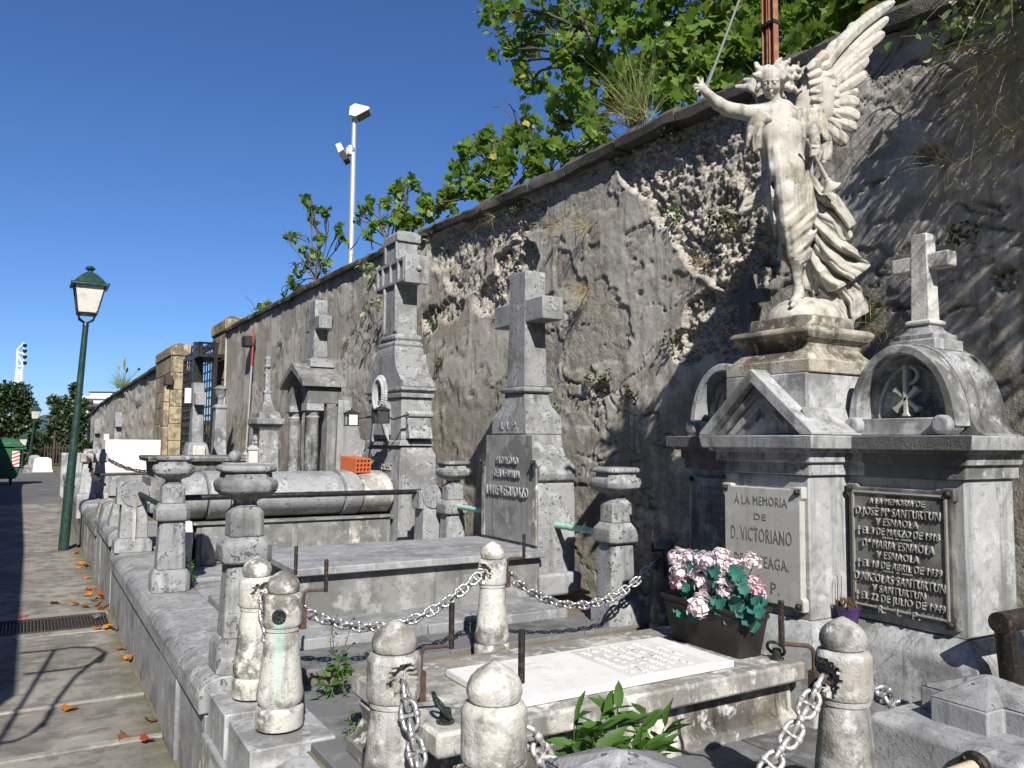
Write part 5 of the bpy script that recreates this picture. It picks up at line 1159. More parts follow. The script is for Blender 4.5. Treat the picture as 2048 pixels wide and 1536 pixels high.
MB().stack(3.13, 5.0, [(1.661, .155, .245), (1.79, .15, .238), (1.80, .145, .23), (1.86, .12, .17), (1.92, .108, .145), (1.96, .105, .14)]).build('cross_pedestal', M['grey'], lh, .006)
MB().stack(3.13, 5.0, [(1.961, .11, .15), (1.968, .125, .165), (1.985, .13, .17), (2.0, .125, .165), (2.006, .105, .14)]).build('cross_collar', M['grey'], lh, .004)
crossm(3.13, 5.0, 2.006, 2.86, .098, .13, 2.475, 2.64, .345).build('cross', M['grey'], lh, .008)
MB().box(2.95, 3.29, 4.52, 4.598, .57, .72).build('foot_block', M['grey_smooth'], lh, .02); MB().box(2.95, 3.29, 5.402, 5.48, .57, .72).build('foot_block', M['grey_smooth'], lh, .02)
for s, z, h, w in (('PROPIEDAD', 1.445, .055, .3), ('DE LA FAMILIA', 1.35, .055, .36), ('LARREA-EGUIDAZO', 1.215, .075, .58)): text(s, lh, (2.966, 5.0, z), h, w, M['letter_grey'], depth=.005)
text_spread(['R.', 'I.', 'P.'], lh, (2.974, 5.0, 1.695), .06, .24, M['letter_grey'], .004)
def mint(y0, y1, x, z, label):
    tag(MB().tube([(x, y0, z), (x, y1, z)], .021, 12).build('mint_pipe', M['mint'], org=Vector((0, 0, 0))), label, 'pipe', 'mint green rails of the grey plot')
mint(3.97, 4.598, 3.13, 1.035, 'mint green pipe between the cross headstone and the tall urn pillar'); mint(5.402, 6.04, 3.1, 1.06, 'mint green pipe left of the cross headstone, reaching the small-looking urn pillar')

# ---------------------------------------------------------------- barrel tomb, rail, hollow brick
bt = thing('barrel_tomb', (2.0, 7.35, .56), 'grey barrel-topped stone tomb with raised bands and a whitened end', 'tomb')
def ell(x, ry, rz, cy=7.36, cz=1.115, n=28): return [(x, cy+ry*math.cos(a), cz+rz*math.sin(a)) for a in np.linspace(0, 2*math.pi, n+1)[:-1]]
seg = [(1.07, 1.28), (1.285, 1.46), (1.465, 2.45), (2.455, 2.62), (2.625, 2.92)]
for i, (a, b) in enumerate(seg):
    g = .012 if i in (1, 3) else 0; mt = M['white_dirty'] if i == 4 else M['grey']; e = .012
    MB().loft([ell(a, .40+g-e, .195+g-e), ell(a+e, .41+g, .205+g), ell(b-e, .41+g, .205+g), ell(b, .40+g-e, .195+g-e)]).build('barrel_section', mt, bt, 0, 40)
MB().box(1.2, 2.9, 7.0, 7.72, .555, .9).build('base', M['grey_dirty'], bt, .008); MB().box(1.17, 2.92, 6.97, 7.75, .9, .918).build('base_moulding', M['grey_dirty'], bt, .004)
for a, b in ((1.24, 1.5), (1.55, 1.98), (2.03, 2.42), (2.5, 2.6), (2.66, 2.86)): MB().box(a, b, 6.988, 7.01, .58, .88).build('base_panel', M['white_dirty'] if a == 2.5 else M['grey_dirty'], bt, .004)
MB().prism([(7.0, .555), (7.0, .7), (6.96, .78), (6.98, .86), (7.04, .93), (7.68, .93), (7.74, .86), (7.76, .78), (7.72, .7), (7.72, .555)], 'x', 1.08, 1.17).build('end_support', M['white'], bt, .008)
hb = thing('hollow_brick', (2.36, 7.3, 1.325), 'bright orange hollow clay brick left on the barrel tomb', 'brick'); m = MB(); w, h, L = .17, .13, .26
c = at(722, 953, Y=7.12); hb.location = (c.x, 7.28, 1.318); ORG[hb.name] = Vector((0, 0, 0))
for i in range(5): q = -w/2+i*(w-.012)/4; m.box(q, q+.012, -L/2, L/2, 0, h)
for j in range(4): q = j*(h-.012)/3; m.box(-w/2+.0015, w/2-.0015, -L/2+.001*(j+1), L/2-.001, q+.0007, q+.0125)
m.box(-w/2+.002, w/2-.002, -.01, .01, .003, h-.003)
o = m.build('clay_shell', M['brick_clay'], hb, .0, 0); hb.rotation_euler = (R(5), 0, R(14))
m = MB()
for i in range(7): z = .012+i*.017; m.box(-w/2-.0022, -w/2, -L/2+.002, L/2-.002, z, z+.007)
m.build('scored_side', M['brick_clay'], hb, 0, 0)
rl = thing('black_rail', (2.0, 6.32, .55), 'black round iron rail crossing in front of the barrel tomb', 'rail')
MB().tube([(.95, 6.33, 1.172), (2.93, 6.33, 1.172)], .022, 12).build('bar', M['black_rail'], rl); MB().tube([(1.9, 6.33, 1.172), (1.96, 6.33, 1.172)], .0245, 12).build('sleeve', M['black_rail'], rl)
def round_post(x, y, z0, h, wx, wy, label, disc='y', mat=None):
    t = thing('round_topped_post', (x, y, z0), label, 'post', 'round-topped rail posts'); mat = mat or M['grey']; r = wx
    MB().stackr([(z0, x-wx-.04, x+wx+.04, y-wy-.03, y+wy+.03), (z0+.1, x-wx-.04, x+wx+.04, y-wy-.03, y+wy+.03), (z0+.13, x-wx-.01, x+wx+.01, y-wy-.005, y+wy+.005)]).build('foot', mat, t, .006)
    MB().stackr([(z0+.13, x-wx, x+wx, y-wy, y+wy), (z0+h-wx*1.1, x-wx*.88, x+wx*.88, y-wy, y+wy)]).build('shaft', mat, t, .006)
    m = MB(); zc = z0+h-wx; pts = [(x+wx*1.02*math.cos(a), zc+wx*1.02*math.sin(a)) for a in np.linspace(0, 2*math.pi, 33)[:-1]]; m.prism(pts, 'y', y-wy-.012, y+wy+.012); m.build('disc', mat, t, .008)
    MB().box(x-wx-.03, x+wx+.03, y-wy+.01, y+wy-.01, zc-.1, zc+wx*.55).build('shoulder', mat, t, .006); return t
round_post(2.98, 6.34, .55, .68, .1, .09, 'round-topped stone post holding the right end of the black rail'); round_post(.86, 8.36, .55, .66, .12, .1, 'disc-topped grey post with a lime streak at the far end of the long kerb')
MB().box(.845, .875, 8.235, 8.246, .62, 1.03).build('lime_streak', M['white'], bpy.data.objects['round_topped_post.001'], .004)
tag(MB().tube([(.9, 8.25, 1.09), (.94, 7.2, 1.06), (.95, 6.25, 1.05)], .022, 10).build('grey_pipe', M['patina'], org=Vector((0, 0, 0))), 'dark grey pipe running from the disc-topped post to the second urn pillar', 'pipe')

# ---------------------------------------------------------------- wreath monument with tall cross
wm = thing('wreath_monument', (3.12, 7.42, .55), 'tall grey monument with a carved wreath and the highest panelled cross', 'monument'); cy = 7.42; G = M['grey']
MB().stackr([(.55, 2.93, 3.32, 6.9, 7.94), (1.47, 2.95, 3.32, 6.92, 7.92), (1.56, 3.0, 3.3, 7.0, 7.84)]).build('lower_block', G, wm, .008)
MB().stackr([(1.561, 2.96, 3.31, 6.96, 7.88), (1.6, 2.965, 3.31, 6.965, 7.875), (1.62, 2.99, 3.3, 6.99, 7.85)]).build('lower_moulding', G, wm, .005)
MB().box(2.985, 3.3, 6.99, 7.85, 1.621, 2.02).build('middle_block', G, wm, .006)
MB().stackr([(2.02, 2.97, 3.31, 6.96, 7.88), (2.06, 2.965, 3.31, 6.955, 7.885), (2.062, 2.985, 3.3, 6.99, 7.85), (2.09, 2.96, 3.32, 6.945, 7.895), (2.12, 2.96, 3.32, 6.945, 7.895)]).build('cornice', G, wm, .004)
MB().prism(prof([(.48, 2.121), (.475, 2.17), (.42, 2.2), (.34, 2.27), (.285, 2.36), (.262, 2.46)], cy), 'x', 2.975, 3.31).build('swept_shoulders', G, wm, .006)
MB().prism(prof([(.19, 1.66), (.19, 1.9), (.16, 1.97), (.1, 2.0)], cy), 'x', 2.935, 2.985).build('front_tablet', G, wm, .006)
for yy in (6.965, 7.88):
    s = -1 if yy < 7 else 1
    MB().prism([(yy-s*.02, 1.63), (yy+s*.07, 1.63), (yy+s*.065, 1.68), (yy+s*.025, 1.76), (yy+s*.02, 1.83), (yy-s*.02, 1.83)], 'x', 3.03, 3.27).build('side_scroll', G, wm, .005)
    MB().tube([(3.02, yy+s*.015, 1.86), (3.28, yy+s*.015, 1.86)], .032, 10).build('side_roll', G, wm)
MB().stack(3.14, cy, [(2.461, .155, .24), (2.5, .155, .24), (2.53, .145, .215), (2.545, .15, .225), (2.565, .15, .225), (2.59, .125, .19), (2.61, .14, .205), (2.64, .14, .205), (2.66, .118, .185)]).build('cross_base', G, wm, .005)
sx, sy = .108, .17
MB().stack(3.14, cy, [(2.66, sx, sy), (3.585, sx*.95, sy*.95)]).build('cross_shaft', G, wm, .006)
MB().stack(3.14, cy, [(3.585, .128, .185), (3.66, .128, .185), (3.7, .09, .14)]).build('cross_cap', G, wm, .005)
MB().box(3.14-.105, 3.14+.105, cy-.36, cy+.36, 3.155, 3.395).build('cross_arm', G, wm, .006)
for s in (-1, 1):
    ya = cy+s*.36; yb = cy+s*.42; m = MB(); m.loft([[(3.14-a, yy, 3.275-b), (3.14+a, yy, 3.275-b), (3.14+a, yy, 3.275+b), (3.14-a, yy, 3.275+b)] for yy, a, b in ((ya, .125, .14), (ya+s*.025, .125, .14), (yb, .03, .035))]); m.build('arm_end', G, wm, .005); MB().ball((3.14, yb, 3.275), .03, 10, 8).build('boss', G, wm)
for yy, z0, z1 in ((cy-.145, 2.68, 3.15), (cy+.145, 2.68, 3.15), (cy-.145, 3.4, 3.58), (cy+.145, 3.4, 3.58), (cy, 3.17, 3.38), (cy-.2, 3.17, 3.38), (cy+.2, 3.17, 3.38), (cy-.34, 3.17, 3.38), (cy+.34, 3.17, 3.38)): MB().box(3.01, 3.034, yy-.018, yy+.018, z0, z1).build('panel_bead', G, wm, .004)
for z in (3.172, 3.378): MB().box(3.011, 3.034, cy-.35, cy+.35, z-.017, z+.017).build('panel_bead', G, wm, .004)
m = MB(); rr = random.Random(4)
for i in range(44):
    a = 2*math.pi*i/44; 
    for q in (-1, 0, 1): m.ball((2.94-.02*(q == 0), cy+(.125+q*.024)*math.cos(a), 2.06+(.155+q*.024)*math.sin(a)), .018, 6, 5, (1.2, 1, 1))
o = m.build('wreath', M['veined'], wm); o['kind'] = 'stuff'; o['label'] = 'carved leaf wreath with hanging ribbon ends'
for s in (-1, 1): MB().tube([(2.95, cy+s*.08, 1.82), (2.94, cy+s*.17, 1.72), (2.95, cy+s*.2, 1.6)], [.03, .025, .012], 6).build('wreath_ribbon', M['veined'], wm)
for s, z, h, w in (('PROPIED', 1.45, .05, .2), ('Dª CECILIA', 1.33, .065, .28)): text(s, wm, (2.942, cy+.1, z), h, w, M['letter_grey'], depth=.012)
rk = random.Random(3); m = MB()
for z0, ya, yb in ((1.2, 7.72, 7.1), (1.33, 7.34, 7.12)):
    y = ya
    while y > yb:
        h_ = rk.uniform(.045, .065); m.box(2.93, 2.947, y-.008, y, z0, z0+h_); m.box(2.93, 2.946, y-.03, y, z0+rk.choice((0, .028, .052)), z0+rk.choice((.0, .028, .052))+.011); y -= rk.uniform(.036, .06)
m.build('worn_inscription', M['letter_grey'], wm, smooth=0)['kind'] = 'stuff'
def lantern(c, w, label, arm):
    t = thing('bronze_lantern', c, label, 'lantern', 'small bronze grave lanterns'); x, y, z = c
    MB().box(x-w, x+w, y-w, y+w, z-w*1.15, z+w*1.0).build('glazing', M['glass_dark'] if w > .05 else M['glass_milk'], t)
    m = MB(); e = w*.13
    for a in (-1, 1):
        for b in (-1, 1): m.box(x+a*w-e, x+a*w+e, y+b*w-e, y+b*w+e, z-w*1.3, z+w*1.1)
    m.build('corner_posts', M['patina'], t)['kind'] = 'stuff'
    MB().stack(x, y, [(z-w*1.35, w*1.15, w*1.15), (z-w*1.15, w*1.15, w*1.15)]).build('bottom_plate', M['patina'], t); MB().stack(x, y, [(z+w*1.0, w*1.25, w*1.25), (z+w*1.15, w*1.25, w*1.25), (z+w*1.7, w*.35, w*.35)]).build('roof', M['patina'], t)
    MB().tube([(x, y, z+w*1.6), (x, y, z+w*2.1)], w*.16, 6).build('finial', M['patina'], t)
    MB().tube(arm, .011, 6).build('bracket', M['patina'], t)
c = at(763, 832, X=2.76); lantern((c.x, c.y, c.z), .052, 'dark bronze lantern hanging below the carved wreath', [(c.x+.05, c.y, c.z), (2.85, c.y-.06, c.z-.03), (2.99, c.y-.1, c.z+.02)])
c = at(703, 838, X=2.62); lantern((c.x, c.y, c.z), .05, 'pale glazed bronze lantern left of the wreath on its long arm', [(c.x+.04, c.y, c.z), (2.75, c.y-.15, c.z+.02), (2.99, cy+.3, c.z+.03)])

# ---------------------------------------------------------------- temple tomb with two columns
tm = thing('temple_tomb', (2.8, 9.05, .58), 'small columned temple tomb with gabled roof and stone cross', 'tomb'); yc = 9.05
MB().box(2.5, 3.3, 8.6, 9.5, .56, .66).build('step', M['grey_dirty'], tm, .01)
for yy in (8.72, 9.38):
    col = MB().lathe(2.66, yy, [(.095, .66), (.095, .72), (.08, .74), (.078, .8), (.07, 1.84), (.08, 1.86), (.07, 1.88), (.09, 1.93)], 20).build('column', M['veined'], tm)
    MB().box(2.565, 2.76, yy-.105, yy+.105, 1.93, 2.01).build('capital', M['grey'], col, .006)
    MB().box(2.8, 2.9, yy-.1, yy+.1, .66, 2.01).build('pilaster', M['grey_dirty'], tm, .006)
ar = [(8.64, 2.012), (8.83, 2.012)]+[(yc+.22*math.cos(a), 2.012+.25*math.sin(a)) for a in np.linspace(math.pi, 0, 13)]+[(9.27, 2.012), (9.46, 2.012), (9.46, 2.2), (yc, 2.4), (8.64, 2.2)]
MB().prism(ar, 'x', 2.58, 2.96).build('arched_gable', M['grey_dirty'], tm, .006); MB().box(2.9, 3.1, 8.68, 9.42, .66, 2.1).build('back_block', M['grey_dirty'], tm, .006)
for s in (-1, 1): MB().prism([(yc, 2.405), (yc+s*.47, 2.195), (yc+s*.47, 2.235), (yc+s*.455, 2.27), (yc, 2.49)], 'x', 2.5, 3.0).build('roof_slope', M['grey_dirty'], tm, .006)
for s in (-1, 1): MB().prism([(2.9, .66), (3.26, .66), (3.26, 1.6), (3.19, 1.63), (3.16, 1.78), (3.08, 1.92), (3.06, 2.05), (2.93, 2.06)], 'y', yc+s*.30, yc+s*.42).build('scrolled_buttress', M['grey_smooth'], tm, .008)
MB().stack(2.82, yc+.05, [(2.44, .14, .2), (2.53, .13, .18), (2.56, .09, .13)]).build('cross_foot', G, tm, .006); crossm(2.82, yc+.05, 2.56, 3.23, .085, .12, 2.88, 3.03, .27).build('cross', G, tm, .008)

# ---------------------------------------------------------------- further graves
sm = thing('pedestal_cross', (3.0, 12.0, .6), 'slim grey pedestal monument with a small knobbed cross left of the temple tomb', 'monument')
MB().stack(2.98, 12.05, [(.6, .2, .3), (1.05, .2, .3), (1.06, .16, .25), (1.1, .15, .23), (1.75, .135, .21), (1.8, .16, .25), (1.84, .2, .3), (1.92, .2, .3), (1.925, .16, .24), (2.0, .15, .22), (2.04, .1, .15), (2.16, .06, .09), (2.3, .045, .06)]).build('pedestal', M['grey'], sm, .008)
MB().stack(2.98, 12.05, [(2.3, .06, .07), (2.33, .06, .07), (2.34, .035, .05), (2.86, .03, .045)]).build('cross_shaft', M['grey'], sm, .006)
for z in (2.82, 2.7, 2.6): MB().ball((2.98, 12.05, z), .06, 10, 8, (.8, 1.5 if z == 2.7 else .9, .7)).build('knob', M['grey'], sm)
m = MB()
for i in range(14): a = 6.28*i/14; m.ball((2.83, 12.05+.09*math.cos(a), 1.5+.15*math.sin(a)), .03, 6, 5)
m.build('wreath', M['veined'], sm)['kind'] = 'stuff'
c = at(470, 913, Y=11.2); tag(MB().ball((c.x, c.y, c.z), .085, 18, 14).build('stone_ball', M['grey_smooth'], org=Vector((0, 0, 0))), 'plain grey stone ball on the edge of a far grave', 'stone ball')
m = thing('ball_pedestal', (c.x, c.y, .58), 'low grey block under the stone ball and candle box', 'pedestal'); MB().box(c.x-.14, c.x+.5, c.y-.14, c.y+.16, .57, c.z-.082).build('block', M['grey_smooth'], m, .01)
cb = thing('candle_box', (c.x+.2, c.y, c.z-.08), 'small glazed metal candle box beside the stone ball', 'candle box'); x0, y0, z0 = c.x+.22, c.y-.03, c.z-.081
MB().box(x0-.06, x0+.06, y0-.05, y0+.05, z0, z0+.17).build('glass', M['glass_milk'], cb); MB().stack(x0, y0, [(z0+.17, .075, .065), (z0+.19, .075, .065), (z0+.24, .02, .02)]).build('roof', M['galv'], cb)
fr_ = MB()
for a in (-1, 1):
    for b in (-1, 1): fr_.box(x0+a*.06-.006, x0+a*.06+.006, y0+b*.05-.006, y0+b*.05+.006, z0, z0+.172)
fr_.build('frame', M['galv'], cb)['kind'] = 'stuff'
# low moulded grave behind the barrel tomb
lg = thing('moulded_tomb', (2.2, 12.9, .6), 'low grey moulded tomb in front of the tall rough cross', 'tomb')
MB().stackr([(.55, 1.5, 3.2, 12.5, 13.6), (1.05, 1.5, 3.2, 12.5, 13.6)]).build('base', M['grey_dirty'], lg, .01); MB().stackr([(1.05, 1.56, 3.15, 12.56, 13.55), (1.27, 1.54, 3.15, 12.55, 13.56), (1.28, 1.46, 3.2, 12.47, 13.62), (1.34, 1.44, 3.22, 12.45, 13.65), (1.36, 1.46, 3.2, 12.47, 13.62)]).build('moulded_top', M['grey_dirty'], lg, .008)
tc = thing('rough_cross', (2.5, 14.9, .6), 'tall plain stone cross with a white plate standing before the iron gate', 'cross'); c = at(391, 905, Y=14.9); x0 = c.x
MB().stack(x0, 14.9, [(.6, .2, .32), (1.3, .19, .3), (1.52, .15, .24), (1.56, .11, .19)]).build('pedestal', M['grey_smooth'], tc, .01); crossm(x0, 14.9, 1.56, 2.6, .1, .15, 2.2, 2.42, .34).build('cross', M['grey_smooth'], tc, .01)
MB().box(x0-.1, x0+.1, 14.55, 14.6, 1.22, 1.5).build('white_stain_plate', M['white'], tc, .01); MB().tube([(x0-.16, 14.88, 2.24), (x0-.16, 14.88, 2.5)], .06, 14).build('white_plate', M['white_paint'], tc)
cu2 = at(438, 880, Y=16.5); uc = thing('slim_column', (cu2.x, 16.5, .6), 'slim pale column with small urn against the wall left of the conduit', 'column')
MB().stack(cu2.x, 16.5, [(.6, .25, .28), (1.3, .22, .25), (1.32, .12, .14), (2.2, .1, .12), (2.24, .13, .15), (2.3, .1, .12)]).lathe(cu2.x, 16.5, [(.06, 2.3), (.05, 2.4), (.1, 2.5), (.1, 2.58), (.13, 2.62), (.05, 2.68)], 12).build('column', M['grey_smooth'], uc, .01)
wb = thing('white_tomb', (1.8, 17.8, .6), 'blank bright white painted tomb block far along the plots', 'tomb'); a, b = at(208, 950, Y=17.5), at(322, 880, Y=17.5)
MB().box(a.x, b.x, 17.5, 18.4, .5, b.z).build('block', M['white_clean'], wb, .01); MB().box(a.x-.02, b.x+.02, 17.3, 17.498, .5, .95).build('front_step', M['grey_smooth'], wb, .01)
for px, py, D, h, w, lb in ((237, 825, 24, 1.15, .13, 'grey stone cross rising behind the white painted tomb'), (195, 838, 27, 1.3, .13, 'pale grey cross left of the white tomb, in partial shade'), (213, 868, 25, .8, .1, 'small whitewashed cross beside the white tomb')):
    p = at(px, py, D=D); t = thing('grave_cross', (p.x, p.y, .6), lb, 'cross', 'far grave crosses'); z1 = p.z; z0 = z1-h
    crossm(p.x, p.y, z0, z1, w*.8, w, z1-h*.38, z1-h*.2, w*2.3).build('cross', M['white_clean'] if h == .8 else M['grey_smooth'], t, .01); MB().stack(p.x, p.y, [(.5, w*2.4, w*2.6), (z0-.1, w*2, w*2.2), (z0+.002, w*1.2, w*1.4)]).build('pedestal', M['grey_smooth'], t, .01)
# tapered chain posts on the far kerb
def taper(x, y, z, label):
    t = thing('tapered_post', (x, y, z), label, 'post', 'tapered chain posts'); 
    MB().stack(x, y, [(z-.3, .13, .13), (z+.06, .13, .13), (z+.08, .11, .11)]).build('foot', M['veined'], t, .008); MB().stack(x, y, [(z+.08, .105, .105), (z+.56, .062, .062)]).build('shaft', M['veined'], t, .006)
    MB().stack(x, y, [(z+.56, .085, .085), (z+.58, .105, .105), (z+.69, .105, .105), (z+.71, .08, .08), (z+.72, .066, .066), (z+.78, .062, .062)]).build('cap', M['veined'], t, .006); return t
pa_, pb_ = at(172, 995, D=12.6), at(198, 985, D=12.9)
taper(pa_.x, pa_.y, .66, 'left one of the two tapered chain posts near the lamp'); taper(pb_.x, pb_.y, .66, 'right one of the two tapered chain posts near the lamp')
def rust_chain(p0, p1, sag, label): return chain('chain', p0, p1, sag, label, M['rust'], .1, .028, .009, .064)
rust_chain((pa_.x, pa_.y-.1, 1.32), (pa_.x+.1, pa_.y-1.1, 1.0), .12, 'rusty chain hanging from the left tapered post'); rust_chain((pb_.x+.1, pb_.y, 1.28), (pb_.x+1.2, pb_.y-.6, 1.28), .2, 'rusty chain leaving the right tapered post')
# wedge-topped stones past the disc post
for x0, y0, w, h, dy, lb, mt in ((.72, 9.1, .26, .98, .25, 'wedge-topped grey kerb stone just past the disc-topped post', 'grey'), (.70, 9.9, .2, .9, .5, 'narrow worn kerb stone leaning near the lamp foot', 'grey_smooth'), (.74, 11.2, .24, .86, .3, 'low stained stone with a white chip beside the lamp', 'white_dirty')):
    t = thing('kerb_stone', (x0+w/2, y0, 0), lb, 'stone', 'worn kerb stones'); MB().prism([(x0, 0), (x0+w, 0), (x0+w, h-.04), (x0+w*.55, h), (x0+w*.15, h-.05), (x0, h-.2)], 'y', y0, y0+dy).build('stone', M[mt], t, .015)
tk = thing('plot_slab', (.9, 20.5, 0), 'upright pale slab at the kerb end by the road', 'slab'); p = at(140, 960, D=19); MB().box(p.x-.2, p.x+.25, p.y, p.y+.5, 0, at(140, 906, D=19).z).build('stone', M['veined'], tk, .03)
rb_ = at(160, 950, D=15); tag(MB().tube([(.85, 14.3, 1.03), (3.0, 14.0, 1.08)], .02, 8).build('plot_rail', M['patina'], org=Vector((0, 0, 0))), 'thin dark rail crossing behind the tapered posts', 'rail')
# conduit and boxes on the wall
a, b = at(508, 657, X=3.56), at(492, 905, X=3.56)
t = thing('wall_conduit', (3.56, b.y, .6), 'grey steel conduit with a red upper end running up the wall', 'conduit'); mid = a.lerp(b, .3)
MB().tube([mid, b], .019, 8).build('steel_tube', M['galv'], t); MB().tube([a, mid], .018, 8).build('red_tube', M['red_paint'], t); MB().tube([a+Vector((-.0, .05, .02)), b+Vector((0, .05, 0))], .009, 6).build('red_cable', M['red_paint'], t); MB().box(3.5, 3.6, b.y-.1, b.y+.12, b.z-.2, b.z).build('junction_box', M['galv'], t, .01)
c = at(491, 683, X=3.45); tag(MB().box(c.x-.04, 3.6, c.y-.16, c.y+.16, c.z-.1, c.z+.1).build('wall_box', M['iron'], bevel=.01, org=Vector((0, 0, 0))), 'dark grey box fixed to the wall beside the conduit', 'box')
c = at(1345, 886, X=3.6); tag(MB().box(3.56, 3.62, c.y-.02, c.y+.02, c.z-.02, c.z+.03).build('wall_tag', M['white_paint'], bevel=.004, org=Vector((0, 0, 0))), 'tiny pale tag fixed to the wall left of the monument', 'tag')
# ---------------------------------------------------------------- foliage helpers
half = [(0, 0), (.20, .03), (.46, .16), (.34, .38), (.50, .60), (.27, .70), (.20, .92), (0, .80)]
TUL = np.array(half+[(-x, y) for x, y in half[1:-1][::-1]]); OVA = np.array([(0, 0), (.22, .25), (.28, .5), (.18, .8), (0, 1), (-.18, .8), (-.28, .5), (-.22, .25)]); LAN = np.array([(0, 0), (.1, .2), (.13, .45), (.08, .75), (0, 1), (-.08, .75), (-.13, .45), (-.1, .2)])
def leaf_cloud(name, C, size, mat, parent, shape=TUL, seed=0, up=.55, spread=1., fold=.18, org=(0, 0, 0), droop=.0, dirs=None):
    C = np.asarray(C, float); N = len(C); g = np.random.default_rng(seed)
    nrm = g.normal(size=(N, 3))*spread; nrm[:, 2] = np.abs(nrm[:, 2])*.6+up; nrm /= np.linalg.norm(nrm, axis=1)[:, None]
    t = g.normal(size=(N, 3)) if dirs is None else np.asarray(dirs, float)+g.normal(size=(N, 3))*.25
    t[:, 2] -= droop; t -= nrm*(t*nrm).sum(1)[:, None]; t /= np.linalg.norm(t, axis=1)[:, None]; b = np.cross(nrm, t)
    s = np.asarray(size)*np.ones(N) if np.ndim(size) else np.full(N, size)*g.uniform(.5, 1.3, N)
    n = len(shape); cen = np.array([[0, shape[:, 1].mean()]]); P = np.vstack([shape, cen]); z = fold*np.abs(P[:, 0])-.22*(P[:, 1]-.4)**2
    jit = 1+.22*g.normal(size=(N, n+1))
    V = C[:, None]+s[:, None, None]*(b[:, None]*(P[:, 0]*1.0)[None, :, None]*jit[:, :, None]+t[:, None]*P[:, 1][None, :, None]+nrm[:, None]*z[None, :, None])
    F = np.array([(i, (i+1) % n, n) for i in range(n)]); F = (F[None]+(np.arange(N)*(n+1))[:, None, None]).reshape(-1, 3)
    return np_mesh(name, V.reshape(-1, 3)-np.array(org), F, mat, parent, 0)
gl = np.random.default_rng(12)
def clump_pts(specs):
    out = []
    for px, py, r, X, n in specs:
        c = np.array(at(px, py, X=X)); rad = r*(Vector(c)-co).dot(cf)/FPX
        k = max(3, int(n/14)); sub = gl.normal(size=(k, 3)); sub /= np.linalg.norm(sub, axis=1)[:, None]; sub *= rad*gl.uniform(.3, 1, (k, 1))*np.array((1.1, 1.1, 1))
        for q in sub: out.append(c+q+gl.normal(size=(max(4, int(n*.8)//k), 3))*rad*.19)
    P = np.concatenate(out); return P[(P[:, 0] > 3.95) | (P[:, 2] > 4.25)]
def branch(m, a, b, r0, r1, rr, bend=.25):
    a, b = Vector(a), Vector(b); L = (b-a).length; pts = []
    off = Vector((rr.uniform(-1, 1), rr.uniform(-1, 1), rr.uniform(0, 1)))*L*bend*.4
    for i in range(6):
        t = i/5; pts.append(a.lerp(b, t)+off*math.sin(t*math.pi)+Vector((rr.uniform(-1, 1), rr.uniform(-1, 1), 0))*L*.02)
    m.tube(pts, [r0+(r1-r0)*i/5 for i in range(6)], 6); return pts
def tree(label, base, top, specs, leaf_size, seed, mats=('leaf',), yellow=.02, trunk_r=.09, bare=()):
    rr = random.Random(seed); base, top = Vector(base), Vector(top); t = thing('tulip_tree', base, label, 'tree', 'tulip trees behind the wall'); org = ORG[t.name]
    m = MB(); tp = branch(m, base, top, trunk_r, trunk_r*.45, rr, .08); m.build('trunk', M['bark'], t, 0, 60)
    m = MB()
    for px, py, r, X, n in specs:
        c = at(px, py, X=X); d = min(tp, key=lambda p: (p-c).length+max(0, (p.z-c.z))*1.5); bp = branch(m, d, c, trunk_r*.32, .012, rr)
        rad = r*(c-co).dot(cf)/FPX
        for k in range(4): branch(m, bp[3 if k % 2 else 4], c+Vector((rr.uniform(-1, 1), rr.uniform(-1, 1), rr.uniform(-.5, 1)))*rad*.9, .012, .004, rr)
    for px0, py0, px1, py1, X in bare: branch(m, at(px0, py0, X=X), at(px1, py1, X=X), .012, .004, rr)
    m.build('limbs', M['bark'], t, 0, 60)
    P = clump_pts(specs); yl = gl.random(len(P)) < yellow
    o = leaf_cloud('crown', P[~yl], leaf_size, M['leaf'], t, TUL, seed, .45, 1., org=org); o['kind'] = 'stuff'
    if yl.sum(): o = leaf_cloud('yellowed_leaves', P[yl], leaf_size, M['leaf_yellow'], t, TUL, seed+1, .4, 1., org=org); o['kind'] = 'stuff'
    return t
bank = structure(MB().box(4.12, 40, -30, 18.3, -.2, 2.2).box(4.12, 40, 26, 80, -.2, 2.2).build('bank', M['terrain'], smooth=0))
structure(MB().box(3.62, 40, 18.4, 25.95, .3, .52).build('yard', M['concrete'], smooth=0))
Zb = 2.15
b = at(1180, 200, X=6.2)
tree('broad tulip tree crown spreading over the wall left of the rusty post', (6.2, b.y, Zb), (6.3, b.y-.1, 6.6),
     [(1010, 30, 52, 6.1, 190), (1060, 70, 45, 6.2, 150), (1000, 100, 30, 6.0, 90), (1050, 120, 30, 6.3, 80), (1060, 170, 36, 6.2, 110), (1100, 30, 45, 6.6, 120), (1130, 110, 50, 6.0, 170), (1160, 60, 50, 6.4, 160), (1150, 190, 50, 5.8, 190), (1180, 250, 36, 5.4, 110), (1120, 240, 30, 6.0, 70), (1210, 30, 55, 5.9, 200), (1215, 120, 60, 6.3, 230), (1230, 190, 50, 5.7, 180), (1240, -40, 80, 6.1, 160), (1090, -40, 70, 6.2, 150)], .13, 1, yellow=.03, trunk_r=.12,
     bare=((1040, 250, 985, 215, 6.0), (1040, 240, 1000, 190, 6.0)))
b = at(1420, 150, X=6.4)
